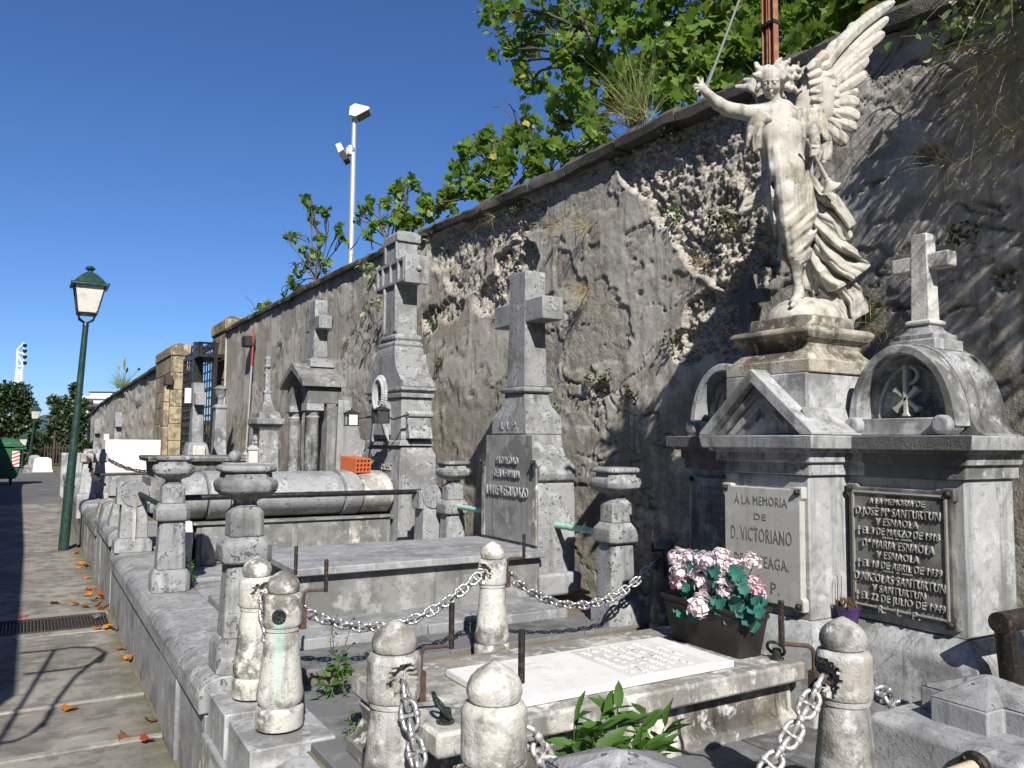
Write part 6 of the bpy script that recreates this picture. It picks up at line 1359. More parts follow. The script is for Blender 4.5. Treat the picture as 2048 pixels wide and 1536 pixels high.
tree('dense dark green tulip tree directly behind the angel and the rusty post', (6.4, b.y, Zb), (6.4, b.y, 6.4),
     [(1290, 60, 60, 6.0, 260), (1290, 150, 55, 5.6, 240), (1350, 30, 60, 6.2, 260), (1360, 120, 60, 5.7, 280), (1340, 190, 40, 5.0, 140), (1420, 60, 60, 6.0, 280), (1430, 140, 50, 5.4, 230), (1480, 20, 50, 6.2, 200), (1490, 110, 50, 5.6, 220), (1400, -40, 90, 6.3, 200), (1500, -30, 70, 6.4, 160), (1520, 70, 40, 5.8, 150), (1460, 185, 30, 5.0, 90)], .135, 2, yellow=.015, trunk_r=.12)
b = at(1700, 60, X=6.2)
tree('tulip tree showing between the rusty post and the raised wing', (6.2, b.y, Zb), (6.2, b.y, 5.6),
     [(1580, 60, 45, 5.8, 190), (1590, 110, 32, 5.2, 120), (1620, 85, 35, 5.4, 130), (1650, 30, 45, 5.9, 150), (1700, 20, 45, 5.6, 170), (1740, 10, 40, 5.6, 130), (1790, -15, 40, 5.6, 130), (1570, 0, 45, 6.2, 150), (1640, -40, 60, 6.2, 140), (1760, 45, 22, 5.2, 60), (1860, -30, 40, 5.4, 120), (1650, 80, 24, 5.2, 70)], .13, 3, yellow=.01)
b = at(1010, 380, X=5.0)
tree('young tulip tree leaning over the coping below the broad crown', (5.1, b.y, Zb), (5.05, b.y+.1, 4.7),
     [(1040, 250, 42, 5.0, 120), (1075, 290, 32, 4.9, 90), (990, 280, 36, 5.0, 100), (945, 300, 34, 5.1, 90), (925, 350, 32, 5.0, 85), (970, 340, 36, 4.9, 100), (1010, 330, 36, 4.7, 100), (900, 395, 36, 4.8, 95), (945, 390, 32, 4.6, 80), (870, 425, 30, 4.7, 75), (1060, 335, 28, 4.6, 70), (1130, 300, 30, 4.7, 80), (1190, 285, 26, 4.6, 60), (1000, 370, 22, 4.5, 50)], .125, 4, yellow=.03, trunk_r=.05)
b = at(790, 460, X=5.0)
tree('small tulip sapling right of the floodlight pole', (5.0, b.y, Zb), (4.95, b.y, 4.75),
     [(820, 365, 15, 5.0, 26), (795, 380, 24, 5.0, 55), (755, 410, 24, 5.0, 50), (790, 425, 26, 4.9, 55), (720, 430, 20, 5.1, 36), (760, 450, 22, 4.9, 44), (800, 455, 26, 4.8, 55), (840, 440, 24, 4.8, 50), (850, 410, 16, 4.9, 24), (735, 480, 12, 4.8, 16)], .14, 5, yellow=.03, trunk_r=.035, bare=((735, 470, 715, 440, 4.9), (745, 500, 730, 450, 4.9), (700, 500, 720, 470, 4.8)))
b = at(650, 540, X=5.0)
tree('sparse leaning tulip sapling left of the floodlight pole', (5.0, b.y, Zb), (4.95, b.y+.35, 4.95),
     [(612, 400, 14, 5.0, 24), (630, 420, 16, 5.0, 28), (652, 425, 13, 5.0, 20), (627, 443, 13, 5.0, 20), (575, 470, 14, 5.0, 20), (592, 475, 12, 5.0, 16), (645, 475, 16, 5.0, 24), (680, 450, 11, 5.0, 14), (686, 478, 12, 5.0, 14), (603, 500, 12, 5.0, 16), (620, 512, 18, 5.0, 28), (585, 540, 18, 5.0, 30), (615, 535, 16, 5.0, 24), (645, 525, 16, 4.9, 24), (590, 575, 18, 4.8, 34), (570, 590, 10, 4.8, 14), (640, 505, 12, 5.0, 16)], .14, 6, yellow=.02, trunk_r=.03)
b = at(525, 610, X=5)
tree('leafy tip of a sapling peeping over the wall above the conduit', (5, b.y, Zb), (5, b.y, 4.25), [(535, 606, 9, 5, 18), (520, 615, 7, 5, 12)], .14, 7, trunk_r=.02, bare=((515, 625, 490, 590, 5), (505, 632, 498, 615, 5)))
# ---------------------------------------------------------------- grasses and wall plants
def blades(name, base, n, L, w, mat, parent, seed, dirv=(-.3, 0, 1), spread=.6, grav=.5, foot=.08, org=(0, 0, 0), seg=6):
    g = np.random.default_rng(seed); V = []; F = []; base = np.array(base, float)
    for i in range(n):
        p = base+g.normal(size=3)*foot*np.array((.6, 1, .3)); d = np.array(dirv)+g.normal(size=3)*spread; d /= np.linalg.norm(d); l = L*g.uniform(.5, 1.15); side = np.cross(d, g.normal(size=3)); side /= np.linalg.norm(side)
        k = len(V)
        for j in range(seg+1):
            t = j/seg; V += [p+side*w*(1-t*.9), p-side*w*(1-t*.9)]; d = d+np.array((0, 0, -grav/seg*(.4+t))); p = p+d/np.linalg.norm(d)*l/seg
        for j in range(seg): a = k+2*j; F.append((a, a+1, a+3, a+2))
    return np_mesh(name, np.array(V)-np.array(org), F, mat, parent, 0)
def tuft(px, py, label, parts, X=3.56, seed=0, cat='grass tuft', group='dry tufts on the wall'):
    p = at(px, py, X=X); t = thing('grass_tuft', p, label, cat, group)
    for i, (n, L, w, mt, dv, sp, gv) in enumerate(parts):
        o = blades('blades', p, n, L, w, M[mt], t, seed+i, dv, sp, gv, org=p, foot=.03 if L < .4 else .07); o['kind'] = 'stuff'
    return t
tuft(1275, 248, 'tall grass clump growing on the wall coping under the tulip trees', [(90, .6, .004, 'grass', (-.2, -.05, 1), .25, .5), (110, .48, .003, 'weed_dry', (-.25, .25, .8), .42, .9), (26, .7, .0026, 'grass', (-.2, -.5, .9), .22, 1.5)], 3.68, 3, group='coping grasses')
for k, (px, py, n, L, lb) in enumerate(((1172, 452, 46, .28, 'dry straw tuft hanging high on the smooth plaster'), (1172, 578, 60, .26, 'dry straw tuft right of the plain cross'), (1120, 455, 26, .22, 'thin dry stalks left of the high straw tuft'), (1410, 520, 26, .18, 'small brown tuft below the bare rubble patch'), (1475, 560, 24, .16, 'brown tuft above the shaded small cross'), (1735, 610, 44, .26, 'pale dry grass right of the angel drapery'), (1770, 660, 26, .2, 'pale dry grass low beside the small white cross'), (1890, 330, 26, .3, 'thin dry stalks on the shaded wall'), (1960, 210, 34, .36, 'dry hanging grass at the upper right of the wall'), (2010, 120, 40, .4, 'topmost dry hanging grass at the right edge'), (2030, 260, 40, .36, 'dry grass on the right edge of the wall'), (985, 360 + 80, 20, .2, 'dry wisp under the coping near the young tree'), (800, 500, 20, .2, 'dry wisp beside the panelled cross top'))):
    tuft(px, py, lb, [(n, L, .0022, 'weed_dry', (-.8, .1, .1), .55, 1.2)], 3.57, 40+k)
for k, (px, py, lb) in enumerate(((650, 545, 'dark moss under the coping left of the panelled cross'), (1180, 760, 'tiny green tuft on the plaster between the crosses'), (1260, 790, 'small green tuft low on the plaster'), (1110, 825, 'moss ledge right of the headstone shoulder'), (1440, 430, 'green tuft inside the rubble patch'), (1460, 445, 'second green tuft inside the rubble patch'), (1350, 430, 'brown moss tuft in the rubble centre'), (880, 720, 'moss tuft near the panelled cross shaft'), (560, 690, 'moss spot on the far plaster'), (860, 640, 'moss tuft right of the panelled cross arms'), (690, 690, 'moss tuft left of the panelled cross shaft'), (660, 640, 'moss spot above the temple cross'), (1030, 420, 'moss under the coping above the rubble'), (1340, 260, 'moss under the coping by the cable hook'), (1920, 470, 'green spot on the shaded wall'), (1730, 620, 'moss behind the angel drapery'), (1210, 760, 'green spot between the crosses'), (1345, 685, 'tuft beside the shaded small cross'))):
    p = at(px, py, X=3.6); t = thing('wall_moss', p, lb, 'moss', 'moss tufts on the wall'); n = 60; C = np.array(p)+gl.normal(size=(n, 3))*np.array((.02, .05, .03))
    o = leaf_cloud('moss_leaves', C, .03, M['moss'] if k % 3 else M['weed'], t, OVA, 60+k, .2, 1, org=p); o['kind'] = 'stuff'
def vine(px0, py0, px1, py1, n, lb, size=.055, seed=0, X=3.54, mt='vine'):
    a, b = at(px0, py0, X=X), at(px1, py1, X=X); t = thing('hanging_vine', a, lb, 'vine', 'vines on the wall'); rr = random.Random(seed); C = []
    for k in range(4):
        m = MB(); e = b+Vector((rr.uniform(-.1, 0), rr.uniform(-.3, .3), rr.uniform(-.1, .2))); pts = branch(m, a, e, .005, .002, rr, .5); m.build('vine_stem', M['twig'], t)
        for q in range(n//4): i = rr.random()*4.99; p = pts[int(i)].lerp(pts[int(i)+1], i-int(i)); C.append(p+Vector((rr.gauss(-.03, .03), rr.gauss(0, .05), rr.gauss(0, .04))))
    o = leaf_cloud('vine_leaves', C, size, M[mt], t, OVA, seed, .2, 1, org=a, droop=.6); o['kind'] = 'stuff'
vine(740, 535, 790, 590, 60, 'pale vine over the wall top left of the panelled cross', .075, 1); vine(790, 600, 760, 640, 36, 'pale vine low beside the panelled cross', .07, 2); vine(2000, 0, 1930, 85, 90, 'pale green vine hanging over the coping at the upper right', .055, 3, 3.5); vine(2040, 20, 1990, 60, 60, 'second pale vine at the top right corner', .055, 4, 3.45); vine(1900, 90, 1870, 110, 24, 'green vine sprig under the coping at the upper right', .05, 5, 3.5, 'weed'); vine(855, 470, 830, 500, 30, 'leafy tendril over the coping right of the panelled cross', .07, 6)
# scrub on the coping just past the right edge; it throws the streaked shade on the wall
def overhang(y, label, seed, n=150, L=.75, z=3.72):
    p = Vector((3.5, y, z)); t = thing('overhanging_scrub', p, label, 'shrub', 'dry scrub hanging from the coping'); rr = random.Random(seed)
    o = blades('dry_stalks', p, n, L, .0035, M['weed_dry'], t, seed, (-.75, .0, .05), .5, .9, foot=.16, org=p, seg=7); o['kind'] = 'stuff'
    m = MB()
    for k in range(9): branch(m, p+Vector((0, rr.uniform(-.2, .2), 0)), p+Vector((rr.uniform(-.75, -.25)*(.45 if y > .8 else 1), rr.uniform(-.5, .5)*(.6 if y > .8 else 1), rr.uniform(-.5, .25))), .008, .002, rr, .6)
    m.build('twigs', M['twig'], t); near_ = y > .8; C = np.array(p)+gl.normal(size=(60 if near_ else 150, 3))*(np.array((.08, .16, .16)) if near_ else np.array((.2, .2, .2)))+(np.array((-.1, -.1, -.15)) if near_ else np.array((-.35, -.1, .0)))
    o = leaf_cloud('dry_leaves', C, .07, M['vine'], t, OVA, seed, .2, 1, org=p, droop=.5); o['kind'] = 'stuff'
for k, y in enumerate((1.5, 1.2, .9, .55, .2, -.2)): overhang(y, ['dry scrub hanging over the coping nearest the raised wing', 'dry scrub next along the coping, at the picture edge', 'dry scrub on the coping just out of view', 'dry scrub on the coping farther out of view', 'sixth scrub patch near the bare end of the coping', 'last dry scrub on the near end of the coping'][k], 90+k, 130 if k < 3 else 240, .5 if k < 3 else .8+.12*k)
# ---------------------------------------------------------------- weeds in the plots
def weed(base, label, stems, leafs, size, seed, spread=.1, mt='weed', shape=OVA, h=.2, cat='weed'):
    base = Vector(base); t = thing('weed_plant', base, label, cat, 'weeds in the joints'); rr = random.Random(seed); C = []
    for k in range(stems):
        e = base+Vector((rr.gauss(0, spread*.6), rr.gauss(0, spread*.6), h*rr.uniform(.6, 1.1))); m = MB(); pts = branch(m, base+Vector((rr.gauss(0, spread*.2), rr.gauss(0, spread*.2), 0)), e, .0025, .0012, rr, .3); m.build('stem', M['stem_green'], t)
        for q in range(leafs): i = rr.random()*4.99; C.append(pts[int(i)].lerp(pts[int(i)+1], i-int(i))+Vector((rr.gauss(0, size*.5), rr.gauss(0, size*.5), rr.gauss(0, size*.3))))
    leaf_cloud('weed_leaves', C, size, M[mt], t, shape, seed, .5, 1, org=base)['kind'] = 'stuff'; return t
p = at(665, 1395, Z=.49); weed(p, 'leafy green weed at the foot of the rosette bollard', 9, 9, .045, 1, .12, h=.16); 
p = at(672, 1330, Z=.49); weed(p, 'two tall thin weed stalks in front of the flat tomb', 3, 10, .02, 2, .05, h=.36)
p = at(705, 1478, Z=.49); weed(p, 'small weed left of the slab tomb foot', 5, 8, .025, 3, .08, h=.1); p = at(955, 1295, Z=.49); weed(p, 'green weed climbing beside the middle far bollard', 5, 10, .025, 4, .05, h=.2)
p = at(372, 1172, Z=.56); weed(p, 'feathery weed at the foot of the second urn pillar', 8, 12, .03, 5, .06, h=.22); p = at(880, 1500, Y=1.9); weed((1.06, 1.98, .49), 'slender yellow-flowered weed beside the nearest bollard', 3, 6, .014, 6, .05, h=.36)
fp = thing('lance_leaf_plant', (1.42, 1.86, .49), 'bright green lance-leaved plant growing before the slab tomb', 'plant'); rr = random.Random(9); fb = Vector((1.42, 1.84, .49))
for k in range(7):
    tip = [at(1150, 1440, Y=1.8), at(1200, 1425, Y=1.86), at(1235, 1420, Y=1.85), at(1290, 1435, Y=1.84), at(1330, 1455, Y=1.8), at(1185, 1475, Y=1.75), at(1290, 1490, Y=1.74)][k]
    m = MB(); pts = branch(m, fb+Vector((rr.gauss(0, .02), rr.gauss(0, .02), 0)), tip, .004, .0018, rr, .15); m.build('stem', M['stem_green'], fp)
    for j in range(9):
        q = pts[5] if j == 0 else pts[5].lerp(pts[2], j/9); d = (pts[5]-pts[3]).normalized()
        for s in ((0,) if j == 0 else (-1, 1)):
            dv = d+Vector((cr.x*s*.9, cr.y*s*.9, .1)); leaf_cloud('leaf', [q], [rr.uniform(.075, .12)], M['weed'], fp, LAN*np.array((1.2, 1)), rr.randint(0, 999), .5, .5, .3, org=fb-Vector((0, .0, 0))*0 if 0 else ORG[fp.name], dirs=[dv])
# ---------------------------------------------------------------- fallen leaves on the path
pos = [(460, 380, 0), (500, 360, 0), (512, 445, 0), (485, 512, 1), (550, 505, 1), (575, 540, 1), (520, 545, 0), (550, 570, 2), (450, 597, 0), (575, 597, 1), (510, 610, 2), (285, 593, 1), (125, 665, 1), (655, 730, 1), (590, 738, 0), (545, 742, 0), (705, 852, 1), (733, 912, 0), (370, 1207, 0), (735, 1345, 2), (910, 1262, 2), (455, 302, 0), (500, 385, 2), (590, 560, 0), (640, 625, 0), (470, 372, 0), (860, 1362, 1)]
LB = ['orange fallen leaf lying flat nearest the lamp, left one of a pair', 'orange fallen leaf against the kerb nearest the lamp foot shadow', 'single orange fallen leaf midway between lamp and drain', 'dark red fallen leaf at the left end of the leaf drift beyond the drain', 'red fallen leaf against the kerb in the leaf drift beyond the drain', 'red fallen leaf nearest the kerb foot beyond the drain', 'orange fallen leaf in the middle of the drift beyond the drain', 'brown fallen leaf in the middle of the drift beyond the drain', 'pale orange fallen leaf left of the drift just beyond the drain', 'red fallen leaf touching the kerb just beyond the drain', 'brown fallen leaf lying flat just beyond the drain', 'lone red fallen leaf well out on the path beyond the drain', 'small red fallen leaf on the far rim of the drain, out on the path', 'large red fallen leaf where the drain meets the kerb', 'orange fallen leaf on the near rim of the drain', 'pale orange fallen leaf on the near rim of the drain, farther from the kerb', 'dark red fallen leaf at the kerb between drain and bracket shadow', 'bright orange fallen leaf at the kerb beside the bracket shadow', 'lone bright orange fallen leaf on the near path band', 'big curled brown fallen leaf at the bottom of the path', 'brown crumpled fallen leaf tucked against the kerb foot', 'yellow orange fallen leaf at the foot of the lamp', 'brown fallen leaf among the orange ones near the lamp', 'small orange fallen leaf at the kerb beyond the drain', 'small orange fallen leaf on the far rim of the drain at the kerb', 'orange fallen leaf overlapping its neighbour near the lamp', 'red fallen leaf near the kerb at the bottom of the path']
for k, (x, y, c) in enumerate(pos):
    p = at(x/2.866, 1000+y/2.866, Z=.012); p.x = min(p.x, .655); m_ = leaf_cloud('fallen_leaf', [(0, 0, 0)], [rnd.uniform(.07, .105)*(1.1 if c == 2 else 1)], M[['fallen', 'fallen_red', 'fallen_brown'][c]], None, TUL, 300+k, 1.6, .5, .5)
    m_.location = p; tag(m_, LB[k], 'leaf', 'fallen leaves on the path')
p = at(192, 1235, Z=.01); m = MB(); rr = random.Random(3)
for k in range(7): a = Vector((rr.gauss(0, .02), rr.gauss(0, .03), rr.uniform(0, .012))); m.add([a, a+Vector((.03, rr.gauss(0, .02), .012)), a+Vector((rr.gauss(0, .01), .045, rr.uniform(0, .02)))], [(0, 1, 2)])
o = m.build('foil_scrap', M['foil'], smooth=0, org=Vector((0, 0, 0))); o.location = p; tag(o, 'scrap of crumpled silver foil on the drain grate', 'litter')
# ---------------------------------------------------------------- street lamps
def street_lamp(base, top, w, label):
    base, top = Vector(base), Vector(top); t = thing('street_lamp', base, label, 'street lamp', 'green street lamps along the path'); s = w/.27
    ax = (top-base); H = ax.length; u = ax.normalized()
    P = lambda f: base+u*f
    neck = H-1.0*s
    MB().tube([P(0), P(.02), P(neck*.27), P(neck*.272), P(neck*.28), P(neck*.281), P(neck)], [.075*s, .075*s, .07*s, .078*s, .078*s, .066*s, .042*s], 16).build('pole', M['lamp_green'], t)
    MB().tube([P(neck-.01), P(neck+.06*s)], [.052*s, .03*s], 12).build('collar', M['lamp_black'], t)
    zb_ = neck+.2*s; c0 = P(zb_)
    for a in range(4):
        d = Vector((math.cos(a*math.pi/2+.78), math.sin(a*math.pi/2+.78), 0)); m = MB(); m.tube([P(neck), P(neck+.05*s)+d*.05*s, P(neck+.1*s)+d*.15*s, c0+d*.16*s, c0+d*.19*s+u*.02], .013*s, 6); m.build('scroll_arm', M['lamp_black'], t)
    cx, cy = c0.x, c0.y; z0 = c0.z; z1 = z0+.42*s; a0, a1 = .135*s, .21*s; tx = P(zb_+.42*s); lx, ly = tx.x, tx.y
    def sq(x, y, z, h): return [(x-h, y-h, z), (x+h, y-h, z), (x+h, y+h, z), (x-h, y+h, z)]
    MB().loft([sq(cx, cy, z0, a0), sq(lx, ly, z1, a1)]).build('glazing', M['glass_milk'], t, 0, 0)
    for i in range(4): MB().tube([sq(cx, cy, z0, a0+.004)[i], sq(lx, ly, z1, a1+.004)[i]], .013*s, 6).build('corner_bar', M['lamp_black'], t)
    MB().loft([sq(cx, cy, z0-.035*s, a0+.005), sq(cx, cy, z0, a0+.015)]).build('base_frame', M['lamp_black'], t, .004)
    MB().loft([sq(lx, ly, z1, w), sq(lx, ly, z1+.025*s, w), sq(lx, ly, z1+.06*s, .22*s), sq(lx, ly, z1+.13*s, .17*s), sq(lx, ly, z1+.2*s, .1*s), sq(lx, ly, z1+.235*s, .055*s)]).build('roof', M['lamp_green'], t, .004)
    for i in range(4): p = Vector(sq(lx, ly, z1+.03*s, w-.01)[i]); MB().ball(p, .016*s, 6, 5, (1, 1, 1.6)).build('corner_knob', M['lamp_black'], t)
    MB().lathe(lx, ly, [(.05*s, z1+.23*s), (.035*s, z1+.265*s), (.07*s, z1+.29*s), (.075*s, z1+.31*s), (.05*s, z1+.335*s), (.02*s, z1+.345*s)], 12).build('finial', M['lamp_green'], t); return t
street_lamp((.47, 13.28, 0), (.66, 13.3, 4.2), .25, 'tall dark green street lamp leaning beside the kerb')
a = at(54, 956, D=33); b = at(74, 806, D=33); street_lamp((a.x, a.y, .25), (b.x, b.y, b.z), .22, 'middle distant green street lamp before the dark trees')
a = at(42, 957, D=44); b = at(48, 864, D=44); street_lamp((a.x, a.y, -.55), (b.x, b.y, b.z), .25, 'farthest small street lamp right of the green bin')
# ---------------------------------------------------------------- cypresses added unseen behind the viewpoint, to hold back sky light
for k, (x, y, h) in enumerate(((-5.5, -13, 8), (-2.5, -14, 9), (.5, -13.5, 8.5), (3.0, -14.5, 9))):
    t = thing('cypress', (x, y, 0), ['first', 'second', 'third', 'fourth'][k]+' tall dark cypress added behind the viewpoint to block sky light, counted from the gallery', 'tree', 'cypresses added behind the viewpoint to block sky light'); MB().tube([(x, y, -.2), (x, y, h*.9)], [.2, .05], 8).build('trunk', M['bark'], t)
    q = gl.random((2600, 3)); zz = .5+q[:, 0]*(h-.5); rr_ = 1.5*np.sqrt(q[:, 1])*np.clip(np.sin(np.clip(zz/h, .06, .97)*math.pi)**.6, .1, 1); aa = q[:, 2]*6.283
    leaf_cloud('crown', np.stack([x+rr_*np.cos(aa), y+rr_*np.sin(aa), zz], -1), .32, M['leaf_dark'], t, OVA, 500+k, .3, 1, org=(x, y, 0))['kind'] = 'stuff'
# ---------------------------------------------------------------- wheeled bin
r_ = at(41, 905, D=22); bx = r_.x-.06; by = r_.y; gz = .305
bn = thing('waste_container', (bx-.65, by+.5, gz), 'big green wheeled waste container with red and white striped corner', 'waste container')
MB().stackr([(gz+.18, bx-1.22, bx-.02, by+.08, by+.92), (gz+.3, bx-1.28, bx+.03, by+.04, by+.96), (gz+1.05, bx-1.33, bx+.07, by, by+1.0)]).build('body', M['bin_green'], bn, .04, 40, seg=3)
MB().stackr([(gz+1.05, bx-1.38, bx+.13, by-.05, by+1.05), (gz+1.12, bx-1.38, bx+.13, by-.05, by+1.05)]).build('rim', M['bin_green'], bn, .02)
MB().stackr([(gz+1.12, bx-1.36, bx+.1, by-.03, by+1.03), (gz+1.22, bx-1.3, bx+.02, by+.05, by+.95), (gz+1.3, bx-1.1, bx-.2, by+.2, by+.8)]).build('lid', M['bin_green'], bn, .03, 40)
MB().box(bx-.08, bx+.2, by-.02, by+.2, gz+.98, gz+1.06).build('lifting_lug', M['bin_green'], bn, .015)
MB().box(bx-1.1, bx-.5, by-.02, by+.02, gz+.72, gz+.92).build('recess_label', M['rubber'], bn, .01)
rf = MB().box(bx-.13, bx+.045, by-.0, by+.03, gz+.52, gz+.94).build('striped_panel', M['white_paint'], bn)
for k in range(4): z = gz+.53+k*.1; MB().prism([(bx-.128, z), (bx+.043, z+.07), (bx+.043, z+.115), (bx-.128, z+.045)], 'y', by-.006, by+.001).build('red_stripe', M['red'], rf)
for sx in (bx-1.12, bx-.14):
    for sy in (by+.18, by+.82):
        w_ = MB(); w_.loft([[(sx+dx, sy+rr_*math.cos(a), gz+.1+rr_*math.sin(a)) for a in np.linspace(0, 6.283, 19)[:-1]] for dx, rr_ in ((-.025, .07), (-.025, .1), (.025, .1), (.025, .07))]); wo = w_.build('wheel', M['rubber'], bn); MB().prism([(sy-.05, gz+.22), (sy+.05, gz+.22), (sy+.02, gz+.08), (sy-.02, gz+.08)], 'x', sx-.045, sx-.03).build('caster_fork', M['galv'], wo)
# ---------------------------------------------------------------- poles behind the wall
pb0, pt0 = at(702, 512, X=5.2), at(711, 232, X=5.2); pt0.y = pb0.y+.02
fl = thing('floodlight_pole', (5.2, pb0.y, 2.2), 'galvanised pole with two white floodlights rising behind the wall', 'floodlight pole'); zt = at(711, 232, X=5.2).z; yb = pb0.y
MB().tube([(5.2, yb, 2.0), (5.2, yb, (zt+pb0.z)/2), (5.2, yb, zt)], [.075, .06, .045], 12).build('pole', M['galv'], fl)
h1 = at(722, 228, X=5.2); c = Vector((5.2, yb, zt)); rx, uz = Vector((cr.x, cr.y, 0)).normalized(), Vector((0, 0, 1)); fw_ = Vector((cf.x, cf.y, 0)).normalized()
def wedge(name, pts, mat, parent, depth, bev=.01):
    m = MB(); f = [p-fw_*depth for p in pts]; b = [p+fw_*depth for p in pts]; n = len(pts); m.v = [tuple(p) for p in f+b]; m.f = [(i, (i+1) % n, n+(i+1) % n, n+i) for i in range(n)]+[tuple(range(n)), tuple(range(2*n-1, n-1, -1))]; return m.build(name, mat, parent, bev, 30)
S_ = (pb0-co).dot(cf)/FPX
def off(o, dx, dy): return o+rx*(dx*S_)+uz*(-dy*S_)
wedge('lamp_head', [off(c, -8, 2), off(c, -6, -16), off(c, 4, -22), off(c, 33, -15), off(c, 32, -10), off(c, 6, 5)], M['white_paint'], fl, .16); wedge('lamp_glass', [off(c, 6, 5.5), off(c, 32, -9), off(c, 30, -12), off(c, 4, 1)], M['glass_dark'], fl, .14)
k0 = Vector((5.2, yb, at(708, 297, X=5.2).z)); MB().box(5.1, 5.2, yb-.02, yb+.16, k0.z-.12, k0.z+.06).build('side_bracket', M['white_paint'], fl, .01)
wedge('lamp_head', [off(k0, -34, -4), off(k0, -24, -8), off(k0, -17, 6), off(k0, -27, 14)], M['white_paint'], fl, .14); wedge('lamp_hood', [off(k0, -27, 14), off(k0, -17, 6), off(k0, -7, 24), off(k0, -17, 30)], M['iron'], fl, .13)
MB().tube([(5.2, yb, k0.z), (5.16, yb, k0.z)], .09, 10).build('clamp_band', M['galv'], fl)
# rusty steel post and stay cable
c0, c1 = at(1538, 120, X=4.35), at(1541, 0, X=4.35)
rp = thing('rusty_post', (4.35, c0.y, 2.2), 'rusty double channel steel post rising behind the angel', 'post'); w = .022
for s, mt in ((-1, 'rust_bright'), (1, 'rust_bright')):
    x0, y0 = 4.35-.03*s*0, c0.y-s*.03; m = MB(); m.box(4.34, 4.39, y0-.024, y0-.018, 2.2, 5.6); m.box(4.34, 4.39, y0+.018, y0+.024, 2.2, 5.6); m.box(4.36, 4.367, y0-.018, y0+.018, 2.2, 5.6); m.build('steel_channel', M[mt], rp, .002)
z = at(1538, 48, X=4.35).z; MB().box(4.33, 4.4, c0.y-.06, c0.y+.06, z-.012, z+.012).build('clamp_strap', M['iron'], rp)
a, b = at(1486, -20, X=4.2), at(1404, 200, X=3.66); cb_ = thing('stay_cable', b, 'steel stay cable with a rusty hook tied to the coping left of the angel', 'cable')
MB().tube([a, a.lerp(b, .5), b], .009, 8).build('cable', M['cable'], cb_); MB().tube([a.lerp(b, .72)+Vector((.0, .012, 0)), b+Vector((0, .02, 0))], .008, 6).build('cable_tail', M['cable'], cb_)
MB().tube([b, b+Vector((-.03, .02, -.03)), b+Vector((-.05, .02, -.08)), b+Vector((-.02, .0, -.1)), b+Vector((.05, -.01, -.06))], .012, 6).build('hook', M['rust'], cb_)
p0, p1 = at(1640, 0, X=7), at(1635, 110, X=7); tag(MB().tube([(7, p0.y, 2.1), (7, p0.y, p0.z+1)], .06, 8).build('pale_mast', M['galv'], org=Vector((0, 0, 0))), 'thin pale mast glimpsed through the leaves right of the rusty post', 'mast')
# pampas grass on the far wall
p = at(245, 775, X=3.5); pg = thing('pampas_grass', p, 'pampas grass with feathery plumes on the far wall top', 'grass'); blades('blades', p, 120, 1.0, .012, M['grass'], pg, 5, (-.1, 0, 1), .5, .9, foot=.25, org=p)['kind'] = 'stuff'
for px, py in ((237, 735), (249, 727), (254, 740), (278, 738)):
    e = at(px, py, X=3.5); MB().tube([p, p.lerp(e, .7), e+(e-p)*.02], .008, 5).build('plume_stalk', M['weed_dry'], pg); d = (e-p).normalized(); MB().tube([e-d*.3, e, e+d*.3], [.02, .06, .01], 6).build('plume', M['weed_dry'], pg)
# ---------------------------------------------------------------- far trees, flats, mast, hill
def dark_tree(label, specs, D, seed, group='dark trees beyond the road', size=.5):
    cs = [at(px, py, D=D) for px, py, r in specs]; bx = sum(c.x for c in cs)/len(cs); byy = sum(c.y for c in cs)/len(cs); base = Vector((bx, byy, -.3)); t = thing('evergreen_tree', base, label, 'tree', group); rr = random.Random(seed)
    m = MB(); tops = max(cs, key=lambda c: c.z); m.tube([base, base.lerp(Vector((tops.x, tops.y, tops.z)), .5), tops], [.35, .22, .05], 8)
    m.build('trunk', M['bark'], t); P = []
    for c, (px, py, r) in zip(cs, specs):
        rad = r*D/FPX; n = int(60*(rad/size)**2)+40; q = gl.normal(size=(n, 3)); q /= np.linalg.norm(q, axis=1)[:, None]; q *= rad*gl.uniform(.3, 1.05, (n, 1))**.6*np.array((1, 1, 1.05)); P.append(np.array(c)+q)
    o = leaf_cloud('crown', np.concatenate(P), size, M['leaf_dark'], t, OVA, seed, .5, 1, org=base); o['kind'] = 'stuff'; return t
dark_tree('broad dark evergreen at the left edge above the green bin', [(-20, 800, 36), (15, 790, 26), (40, 790, 24), (50, 815, 22), (55, 850, 22), (20, 830, 36), (-25, 850, 40), (45, 880, 26), (10, 870, 34), (20, 910, 30), (55, 905, 18), (66, 840, 8), (64, 870, 12)], 46, 1, size=.26)
dark_tree('dark pointed evergreen behind the leaning lamp', [(104, 800, 9), (116, 805, 9), (147, 775, 8), (150, 790, 10), (140, 808, 18), (120, 822, 16), (155, 820, 16), (130, 845, 24), (155, 850, 20), (110, 835, 10), (110, 865, 22), (140, 880, 24), (85, 885, 18), (100, 905, 22), (135, 905, 22), (170, 805, 7), (165, 830, 9), (150, 910, 16), (80, 910, 14), (72, 900, 10), (112, 930, 16), (135, 925, 14)], 52, 2, size=.26)
dark_tree('small leafy shrub at the end of the far wall', [(180, 900, 10), (170, 890, 8), (188, 890, 8), (175, 912, 8), (160, 905, 8)], 40, 3, 'shrubs by the far wall', .2)
fb_ = thing('apartment_block', at(195, 850, D=190), 'white block of flats with rooftop vents beyond the far wall', 'building'); D = 190; a, b, e = at(166, 797, D=D), at(226, 797, D=D), at(195, 900, D=D)
rx = Vector((cr.x, cr.y, 0)).normalized(); fwv = Vector((cf.x, cf.y, 0)).normalized()
